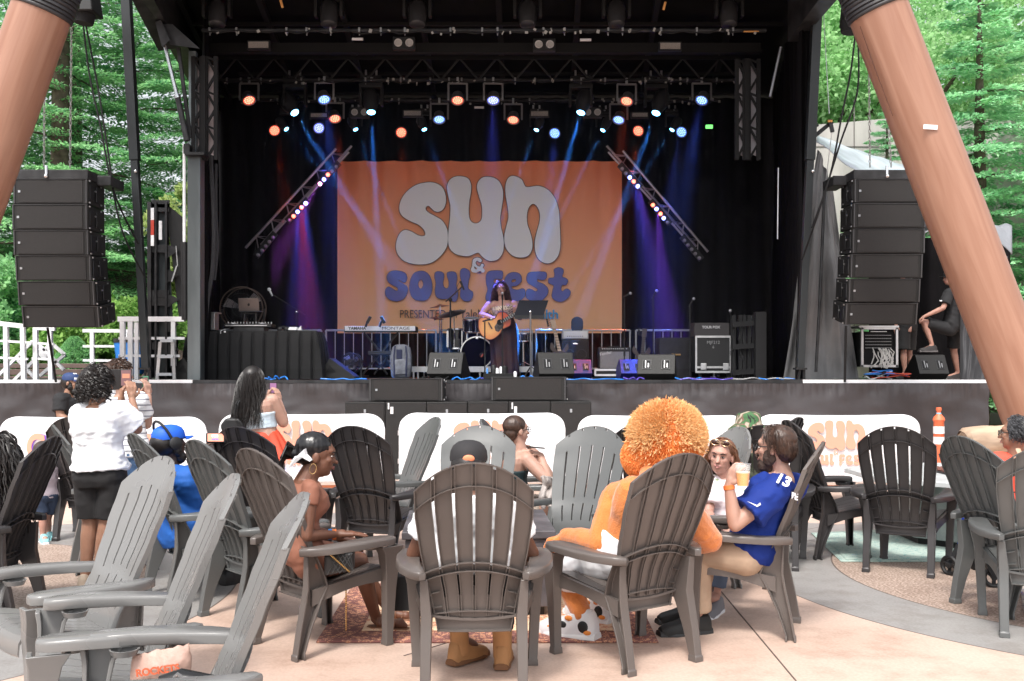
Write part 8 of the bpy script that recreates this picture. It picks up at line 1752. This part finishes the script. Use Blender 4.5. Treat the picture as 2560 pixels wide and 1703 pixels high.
hc = j['hd']; MB().lathe([(.155, .0), (.158, .004), (.10, .052), (.094, .10), (.085, .125), (.05, .14), (0, .143)], hc + V(0, 0, .008), 30).build('bucket_hat', camo(), w12, smooth=50)
for s in 'lr': shoe(w12, j[s + 'a'], V(j[s + 't'].x, j[s + 't'].y, 0), black)
w13 = thing('person', 'woman with short grey black hair and glasses in a red shirt at the right edge', 'person', (3.6, 7.1, .4)); Y = 7.1
j = jn(pel=(2540, 1285, Y), nk=(2540, 1142, Y), hd=(2538, 1088, Y), ls=(2492, 1162, Y + .05), rs=(2590, 1160, Y - .05), le=(2478, 1230, Y + .2), re=(2610, 1235, Y), lw=(2440, 1265, Y + .4), rw=(2580, 1270, Y + .3), lk=(2470, 1285, Y + .45), rk=(2520, 1285, Y + .45), la=(2440, 1385, Y + .4), ra=(2490, 1390, Y + .4), lt=(2430, 1400, Y + .5), rt=(2480, 1405, Y + .5), face=(-.8, .6, .03))
bo, r_, f_, M_ = body_mesh(w13, j, SK['tan'], 1.08, 1.1, 1.1, 1.0); shirt(w13, j, mat('shirt_red', (.68, .085, .05), .75), 1.1, .026, .75, -.12, 1.15, depth=1.2); pants(w13, j, MATS['denim_black'], 1.1, .014, 1.9)
P_ = lambda x, y, z: j['hd'] + M_ @ V(x, y, z)
hb = MB(); hcap(hb, j['hd'], M_, 1.0, .008); hair_strands(hb, j['hd'], M_, 700, .06, .0035, .008, 120, 31, -.4, .35, 1.0, .12, 0, .05, 9); hb.build('hair', mat('hair_grey', (.06, .06, .065), .45, vary=.9, scale=40), w13, smooth=60)
q = MB()
for k in (-1, 1): q.tube([P_(k * .034 + .021 * math.cos(t * .524), .1, .012 + .019 * math.sin(t * .524)) for t in range(13)], .003, 5, False); q.tube([P_(k * .056, .095, .02), P_(k * .084, -.01, .015)], .003, 5)
q.build('glasses', black, w13); face_parts(w13, bo, j['hd'], M_, 1, (.4, .15, .14))
MB().tube([J(2545, 1122, Y - .12), J(2560, 1160, Y - .2), J(2585, 1215, Y - .2), J(2600, 1270, Y - .1)], .018, 8, flat=.3).build('bag_strap', mat('strap_tan', (.5, .33, .22), .6), w13); MB().tube([J(2490, 1228, Y - .1), J(2560, 1232, Y - .22), J(2600, 1232, Y - .15)], .012, 8, flat=.4).build('waist_strap', black, w13)
for s in 'lr': shoe(w13, j[s + 'a'], V(j[s + 't'].x, j[s + 't'].y, 0), black)
ro = thing('rollator', 'blue framed rollator with black wheels behind the second chair from the right', 'rollator', (3.4, 7.3, 0)); rb = mat('rollator_blue', (.02, .06, .42), .4, .3)
def wheel(px, py, rp, yaw, nm='wheel'):
 Yw = F * (CH) / (py + rp - HZ); c = J(px, py, Yw); rr = rp * Yw / F; ax = V(math.cos(yaw), math.sin(yaw), 0); x, y, d = frame(ax); w_ = MB(); w_.tube([c + x * (math.cos(t * .3142) * rr * .88) + y * (math.sin(t * .3142) * rr * .88) for t in range(21)], .016, 8, False); o = w_.build(nm, black, ro)
 q = MB()
 for k in range(3): t = k * 2.09 + .5; q.bar(c, c + x * (math.cos(t) * rr * .85) + y * (math.sin(t) * rr * .85), .022, .014)
 q.cone(c - d * .02, c + d * .02, .02, n=10); q.build('rim', dgrey, o); return c
c1 = wheel(2374, 1414, 24, .5); c2 = wheel(2485, 1444, 25, 1.2); c3 = wheel(2396, 1405, 20, .5)
q = MB(); q.cone(c3 + V(0, 0, .1), J(2408, 1310, 7.6), .014, n=10); q.cone(J(2408, 1310, 7.6), J(2412, 1230, 7.6), .014, n=10); q.cone(c2 + V(0, 0, .12), J(2472, 1330, 7.2), .014, n=10); q.cone(J(2408, 1320, 7.6), J(2472, 1320, 7.2), .012, n=10); q.build('frame', rb, ro)
q = MB(); q.bar(c1 + V(0, 0, .0), c3 + V(0, 0, .12), .03); q.bar(c2, c2 + V(-.06, 0, .13), .035); q.build('fork', black, ro)
w14 = thing('person', 'woman with long black braids cut off by the left edge of the picture', 'person', (-3.25, 6.35, .4)); Y = 6.3
j = jn(pel=(-25, 1360, Y), nk=(-20, 1205, Y), hd=(-18, 1150, Y), ls=(-60, 1225, Y - .1), rs=(20, 1230, Y + .1), le=(-50, 1300, Y - .2), re=(15, 1300, Y + .25), lw=(-100, 1330, Y - .1), rw=(-60, 1330, Y + .3), lk=(-150, 1370, Y + .2), rk=(-140, 1360, Y + .45), la=(-150, 1480, Y + .2), ra=(-140, 1470, Y + .4), lt=(-180, 1500, Y + .25), rt=(-170, 1490, Y + .45), face=(-.75, .66, 0))
bo, r_, f_, M_ = body_mesh(w14, j, SK['brown'], 1.05, 1, 1.1, 1, .008); shirt(w14, j, mat('shirt_mauve', (.40, .34, .38), .8), 1.05, .022, .6, -.08, 1.1, vox=.01); pants(w14, j, mat('denim_navy', (.02, .035, .07), .8), 1.1, .014, .7, name='shorts', vox=.01)
hb = MB(); hcap(hb, j['hd'], M_, 1, .012); hair_strands(hb, j['hd'], M_, 300, .48, .007, .006, 50, 41, -.4, .3, 1.0, .06, .05, .03, 20, 5); hb.build('braids', hairk, w14, smooth=60)
for s in 'lr': shoe(w14, j[s + 'a'], V(j[s + 't'].x, j[s + 't'].y, 0), black)
w15 = thing('person', 'crew man in black with one foot raised on a wedge in the tent', 'person', (J0(2385, 16.3), 16.3, SZ)); Y = 16.3
j = jn(pel=(2381, 822, Y), nk=(2386, 722, Y), hd=(2373, 696, Y), ls=(2372, 734, Y - .16), rs=(2398, 736, Y + .18), le=(2358, 770, Y - .22), re=(2400, 785, Y + .2), lw=(2312, 791, Y - .18), rw=(2385, 820, Y + .15), lk=(2310, 806, Y - .08), rk=(2384, 876, Y + .12), la=(2330, 862, Y - .1), ra=(2394, 930, Y + .15), lt=(2306, 877, Y - .12), rt=(2372, 944, Y + .12), face=(-.95, -.1, -.1))
bo, r_, f_, M_ = body_mesh(w15, j, SK['rose'], 1.05, 1.0, 1.0, 1.0, .0075, hands={'l': ((-.8, 0, -.5), (0, -.2, -1), dict(curl=.5))}); shirt(w15, j, MATS['cotton_black'], 1.05, .022, .75, -.1, 1.1, vox=.011); pants(w15, j, MATS['cotton_black'], 1.05, .02, .88, name='shorts', vox=.011)
cap(w15, j['hd'], M_, blackm); face_parts(w15, bo, j['hd'], M_)
for s in 'lr': shoe(w15, j[s + 'a'], V(j[s + 't'].x, j[s + 't'].y, J(0, 880, Y).z if s == 'l' else SZ), mat('shoe_dark', (.035, .03, .03), .6), mat('sole_mid', (.12, .11, .11), .6), s=1.1)
MB().box(J(2352, 752, Y - .3), (.035, .006, .02)).build('sleeve_badge', white, w15, smooth=0)
w16 = thing('person', 'crew member in black shorts whose legs show below the right line array', 'person', (J0(2265, 17), 17, SZ)); Y = 17.0
j = jn(pel=(2266, 822, Y), nk=(2262, 735, Y), hd=(2262, 705, Y), ls=(2246, 745, Y - .1), rs=(2280, 745, Y + .1), le=(2240, 780, Y), re=(2284, 780, Y + .1), lw=(2240, 815, Y - .1), rw=(2276, 812, Y - .1), lk=(2258, 880, Y - .05), rk=(2272, 880, Y + .1), la=(2262, 930, Y - .05), ra=(2278, 930, Y + .1), lt=(2252, 943, Y - .08), rt=(2268, 943, Y + .08), face=(-.9, -.4, 0))
bo, r_, f_, M_ = body_mesh(w16, j, SK['rose'], 1, 1, 1, 1, .010); shirt(w16, j, MATS['cotton_black'], 1, .02, .7, vox=.013); pants(w16, j, MATS['cotton_black'], 1, .03, .9, name='shorts', vox=.013)
hb = MB(); hcap(hb, j['hd'], M_); hb.build('hair', hairk, w16)
for s in 'lr': shoe(w16, j[s + 'a'], V(j[s + 't'].x, j[s + 't'].y, SZ), black)
w17 = thing('person', 'small child in teal shoes whose leg shows between the left chairs', 'person', (J0(108, 8.66), 8.66, 0)); Y = 8.66
j = jn(pel=(112, 1248, Y + .05), nk=(112, 1165, Y + .05), hd=(112, 1132, Y + .05), ls=(97, 1175, Y), rs=(127, 1175, Y + .1), le=(93, 1210, Y), re=(131, 1210, Y + .1), lw=(92, 1240, Y), rw=(132, 1240, Y + .1), lk=(106, 1298, Y), rk=(118, 1298, Y + .1), la=(108, 1342, Y), ra=(122, 1335, Y + .15), lt=(113, 1353, Y - .08), rt=(130, 1350, Y + .1), face=(.3, .9, 0))
bo, r_, f_, M_ = body_mesh(w17, j, SK['rose'], .62, .6, .62, .8, .007, hips_w=.08); shirt(w17, j, MATS['shirt_mauve'], .64, .016, .6, armr=.7, vox=.009); pants(w17, j, MATS['denim_navy'], .64, .014, .7, legr=.65, name='shorts', vox=.009)
hb = MB(); hcap(hb, j['hd'], M_, .8); hb.build('hair', hairb, w17)
for s in 'lr': shoe(w17, j[s + 'a'], V(j[s + 't'].x, j[s + 't'].y, 0), mat('shoe_teal', (.25, .55, .58), .6), white, s=.75)
w18 = thing('person', 'singer with long curly hair, leopard top and dark maroon skirt, playing an orange guitar', 'person', (J0(1258, 17.4), 17.4, SZ)); Y = 17.4
j = jn(pel=(1262, 822, Y), nk=(1254, 752, Y), hd=(1252, 725, Y - .02), ls=(1286, 762, Y), rs=(1222, 764, Y), le=(1300, 794, Y - .08), re=(1203, 788, Y - .08), lw=(1289, 783, Y - .22), rw=(1236, 797, Y - .22), lk=(1272, 880, Y - .02), rk=(1248, 880, Y - .02), la=(1272, 930, Y), ra=(1248, 930, Y), lt=(1274, 945, Y - .14), rt=(1246, 945, Y - .14), face=(.06, -1, .05))
bo, r_, f_, M_ = body_mesh(w18, j, SK['rose'], 1.12, 1.3, 1.1, 1.0, .0058, hands={'r': ((.95, -.1, -.05), (0, -.2, -1), dict(curl=.35, thumb=1)), 'l': ((.1, -.4, .9), (-.6, .6, 0), dict(curl=.7))}, bust=.04, depth=1.2)
def leopard():
 m = bpy.data.materials.new('leopard_cloth'); m.use_nodes = True; n = m.node_tree; b = n.nodes['Principled BSDF']; L = n.links.new; tc = n.nodes.new('ShaderNodeTexCoord'); v = n.nodes.new('ShaderNodeTexVoronoi'); v.inputs['Scale'].default_value = 42; L(tc.outputs['Object'], v.inputs['Vector'])
 c = n.nodes.new('ShaderNodeValToRGB'); c.color_ramp.interpolation = 'CONSTANT'; e = c.color_ramp.elements; e[0].color = (.30, .17, .09, 1); e[1].position = .18; e[1].color = (.02, .015, .012, 1); q = e.new(.38); q.color = (.62, .50, .40, 1)
 L(v.outputs['Distance'], c.inputs[0]); L(c.outputs[0], b.inputs['Base Color']); b.inputs['Roughness'].default_value = .6; return m
b = MB(); torso(b, j['pel'], j['nk'], j['rs'] - j['ls'], 1.13, .012, .3, .80, bust=.05, depth=1.2); attach('leopard_top', remesh(b, .008, 1), leopard(), w18)
mar = mat('skirt_maroon', (.05, .014, .012), .7, vary=.8, scale=4, col2=(.018, .01, .03))
def lsk(u, v):
 t = u * 2 * math.pi; c = j['pel'].lerp(j['nk'], .42); z = c.z + (SZ + .06 - c.z) * (1 - v); w_ = .165 + .10 * math.sin(min(1, (1 - v) * 3) * 1.57) - .03 * (1 - v); k = .014 * math.sin(t * 11 + v * 2) * (1 - v)
 return V(c.x + .03 * (1 - v) + math.cos(t) * (w_ + k), c.y + math.sin(t) * (w_ * .8 + k), z)
MB().grid(120, 30, lsk).build('long_skirt', mar, w18, smooth=80, solid=.004)
face_parts(w18, bo, j['hd'], M_, 1.0, (.35, .10, .10), closed=True)
hb = MB(); hb.ell(j['hd'] + M_ @ V(0, -.035, .042), (.088, .094, .086), M_); hair_strands(hb, j['hd'], M_, 900, .36, .0036, .013, 70, 51, -.4, .2, 1.0, .07, 0, .04, 26); hb.build('hair', mat('hair_singer', (.055, .022, .020), .45, vary=.5, scale=20), w18, smooth=60)
gt = thing('acoustic_guitar', 'orange sunburst acoustic guitar held by the singer', 'guitar', J(1217, 822, 17.1)); Yg = 17.12
def sb():
 m = bpy.data.materials.new('sunburst'); m.use_nodes = True; n = m.node_tree; b = n.nodes['Principled BSDF']; L = n.links.new; g = n.nodes.new('ShaderNodeNewGeometry'); d = n.nodes.new('ShaderNodeVectorMath'); d.operation = 'DISTANCE'; L(g.outputs['Position'], d.inputs[0]); d.inputs[1].default_value = J(1224, 818, Yg - .05)
 c = n.nodes.new('ShaderNodeValToRGB'); e = c.color_ramp.elements; e[0].color = (.82, .40, .13, 1); e[1].color = (.55, .07, .02, 1); e[0].position = .10; e[1].position = .30; L(d.outputs['Value'], c.inputs[0]); L(c.outputs[0], b.inputs['Base Color']); b.inputs['Roughness'].default_value = .25; b.inputs['Coat Weight'].default_value = .5; return m
gp = [(1196, 812), (1198, 798), (1210, 793), (1225, 798), (1238, 795), (1243, 785), (1254, 779), (1267, 784), (1276, 796), (1276, 812), (1268, 818), (1256, 824), (1250, 834), (1236, 846), (1220, 849), (1204, 838), (1197, 824)]
cpts = catmull([(p[0], p[1]) for p in gp], 4)
MB().loft([[J(p[0], p[1], Yg) for p in cpts], [J(p[0], p[1], Yg) + V(0, .11, 0) for p in cpts]]).build('body', sb(), gt, smooth=40)
MB().tube([J(p[0], p[1], Yg - .002) for p in cpts] + [J(cpts[0][0], cpts[0][1], Yg - .002)], .007, 6, False).build('binding', mat('binding', (.10, .02, .01), .4), gt)
MB().lathe([(0, 0), (.05, 0), (.052, .004)], J(1250, 806, Yg - .006), 24, V(0, -1, 0)).build('sound_hole', blackm, gt)
MB().prism([(0, 0), (.06, .09), (.13, .10), (.16, .03), (.12, -.04), (.07, -.09), (.02, -.07)], .004, J(1236, 817, Yg - .004), (1, 0, 0), (0, 0, 1)).build('pickguard', mat('pickguard', (.06, .045, .04), .3, vary=.7, scale=30), gt, smooth=0)
MB().bar(J(1221, 806, Yg - .015), J(1230, 822, Yg - .015), .022, .02).build('bridge', mat('bridge_wood', (.05, .03, .025), .4), gt, smooth=0)
na, nb_ = J(1253, 805, Yg - .02), J(1310, 772, Yg - .10); MB().bar(na, nb_, .055, .022, V(0, 1, 0)).build('neck', mat('fretboard', (.05, .04, .04), .4), gt, smooth=0)
q = MB()
for i in range(12): p = na.lerp(nb_, i / 12); d = (nb_ - na).normalized(); q.box(p + V(0, -.012, 0), (.006, .006, .052), Matrix.Rotation(-math.atan2(d.z, d.x), 3, 'Y'))
q.build('frets', alu, gt, smooth=0); MB().bar(nb_, nb_ + (nb_ - na).normalized() * .17, .075, .018, V(0, 1, 0)).build('headstock', MATS['bridge_wood'], gt, smooth=0)
sb_ = thing('snack_bag', 'crumpled snack bag with red lettering on the seat of the middle grey chair', 'snack bag', J(385, 1680, 3.5)); Ys = 3.42
def bagf(u, v):
 t = u * 2 * math.pi; h_ = v; w_ = .095 * (1 + .1 * math.sin(h_ * 3)); d_ = .035 * math.sin(h_ * math.pi * .9 + .25); p = J(388, 1719, Ys) + V(.02 + math.cos(t) * w_, math.sin(t) * d_, h_ * .13 + .02 * math.cos(t)); k = .008 * noise.noise(V(math.cos(t) * 3, math.sin(t) * 3, v * 4)); return p + V(0, k, k)
MB().grid(40, 14, bagf).build('bag', mat('bag_peach', (.42, .27, .22), .5, bump=.4, bscale=20), sb_, smooth=80)
text('lettering', 'ROCKETS', .034, J(394, 1677, Ys - .055), mat('print_red', (.6, .12, .05), .5), sb_, rot=(R(90), R(-8), 0), bold=.001)
ca = thing('sunglasses_case', 'black object with a shiny clip beside the snack bag', 'case', J(450, 1700, 3.1)); q = MB(); q.tube([J(400, 1705, 3.1), J(450, 1700, 3.1), J(530, 1712, 3.1)], [.02, .035, .03], 10); q.build('case', mat('gloss_black', (.01, .01, .01), .2), ca); MB().tube([J(436, 1694, 3.06), J(444, 1685, 3.05), J(452, 1692, 3.06)], .006, 6).build('clip', chrome, ca)
gb = thing('gift_bag', 'black open box with pink tissue beside the left leg of the middle chair', 'bag', J(1013, 1500, 5.6)); MB().box(J(1012, 1478, 5.6), (.13, .14, .19)).build('box', blackm, gb, smooth=0, bevel=.004)
q = MB(); rr_ = random.Random(9)
for i in range(9): c_ = J(998 + rr_.uniform(0, 28), 1425 + rr_.uniform(-12, 10), 5.6); q.add([c_ + V(rr_.uniform(-.04, .04), rr_.uniform(-.04, .04), rr_.uniform(-.04, .05)) for k in range(4)], [(0, 1, 2), (0, 2, 3), (0, 3, 1), (1, 3, 2)])
q.build('tissue', mat('tissue_pink', (.75, .32, .26), .6), gb, smooth=0)
# ================================================================ one mesh per countable piece
def split_islands(o, nm):
 me = o.data; n = len(me.vertices); p = list(range(n))
 def f(a):
  while p[a] != a: p[a] = p[p[a]]; a = p[a]
  return a
 for e in me.edges:
  a, b = f(e.vertices[0]), f(e.vertices[1])
  if a != b: p[a] = b
 isl = {}
 for q in me.polygons: isl.setdefault(f(q.vertices[0]), []).append(q)
 if len(isl) < 2 or len(isl) > 80: o.name = nm; return
 for k, ps in isl.items():
  ids = {}; fs = []; vs = []
  for q in ps:
   g = []
   for v in q.vertices:
    if v not in ids: ids[v] = len(vs); vs.append(tuple(me.vertices[v].co))
    g.append(ids[v])
   fs.append(g)
  m2 = bpy.data.meshes.new(nm); m2.from_pydata(vs, [], fs); m2.update(); m2.polygons.foreach_set('use_smooth', [ps[0].use_smooth] * len(fs)); m2.set_sharp_from_angle(angle=R(40))
  for mm in me.materials: m2.materials.append(mm)
  c = bpy.data.objects.new(nm, m2); COL.objects.link(c); c.parent = o.parent
  for md in o.modifiers:
   q = c.modifiers.new(md.name, md.type)
   if md.type == 'BEVEL': q.width = md.width; q.segments = 2; q.limit_method = 'ANGLE'; q.angle_limit = R(40)
 bpy.data.objects.remove(o)
SP = {'gusset': 'gusset', 'posts': 'upright_post', 'rails': 'rail', 'bars': 'bar', 'steps': 'step', 'knobs': 'knob', 'knob': 'knob', 'hoop': 'hoop', 'tension_rod': 'tension_rod', 'hardware': 'stand_pole', 'spur': 'spur', 'chord': 'chord',
      'tuners': 'tuner', 'eyes': 'eye', 'irises': 'iris', 'eyebrows': 'eyebrow', 'caster': 'caster', 'leg': 'leg', 'foot': 'foot', 'clamp': 'clamp', 'handle_bar': 'handle_bar', 'port': 'port', 'rigging_plate': 'rigging_plate', 'flange': 'flange', 'lenses': 'lens', 'handle': 'handle', 'x_stand': 'x_stand_bar', 'plugs': 'plug', 'wind_panel': 'wind_panel', 'rear_label': 'rear_label', 'upright': 'upright', 'brace': 'brace', 'shoe_patch': 'shoe_patch', 'tape_tag': 'tape_tag', 'rigging_pin': 'rigging_pin', 'hook': 'hook', 'ring': 'ring', 'socket_rows': 'socket_row', 'cable': 'cable', 'limbs': 'limb', 'stand': 'stand'}
for o in list(bpy.data.objects):
 k = o.name.split('.')[0]
 if o.type == 'MESH' and k in SP and o.parent is not None and o.parent.name.split('.')[0] not in ('adirondack_chair',) and o.data.users == 1: split_islands(o, SP[k])
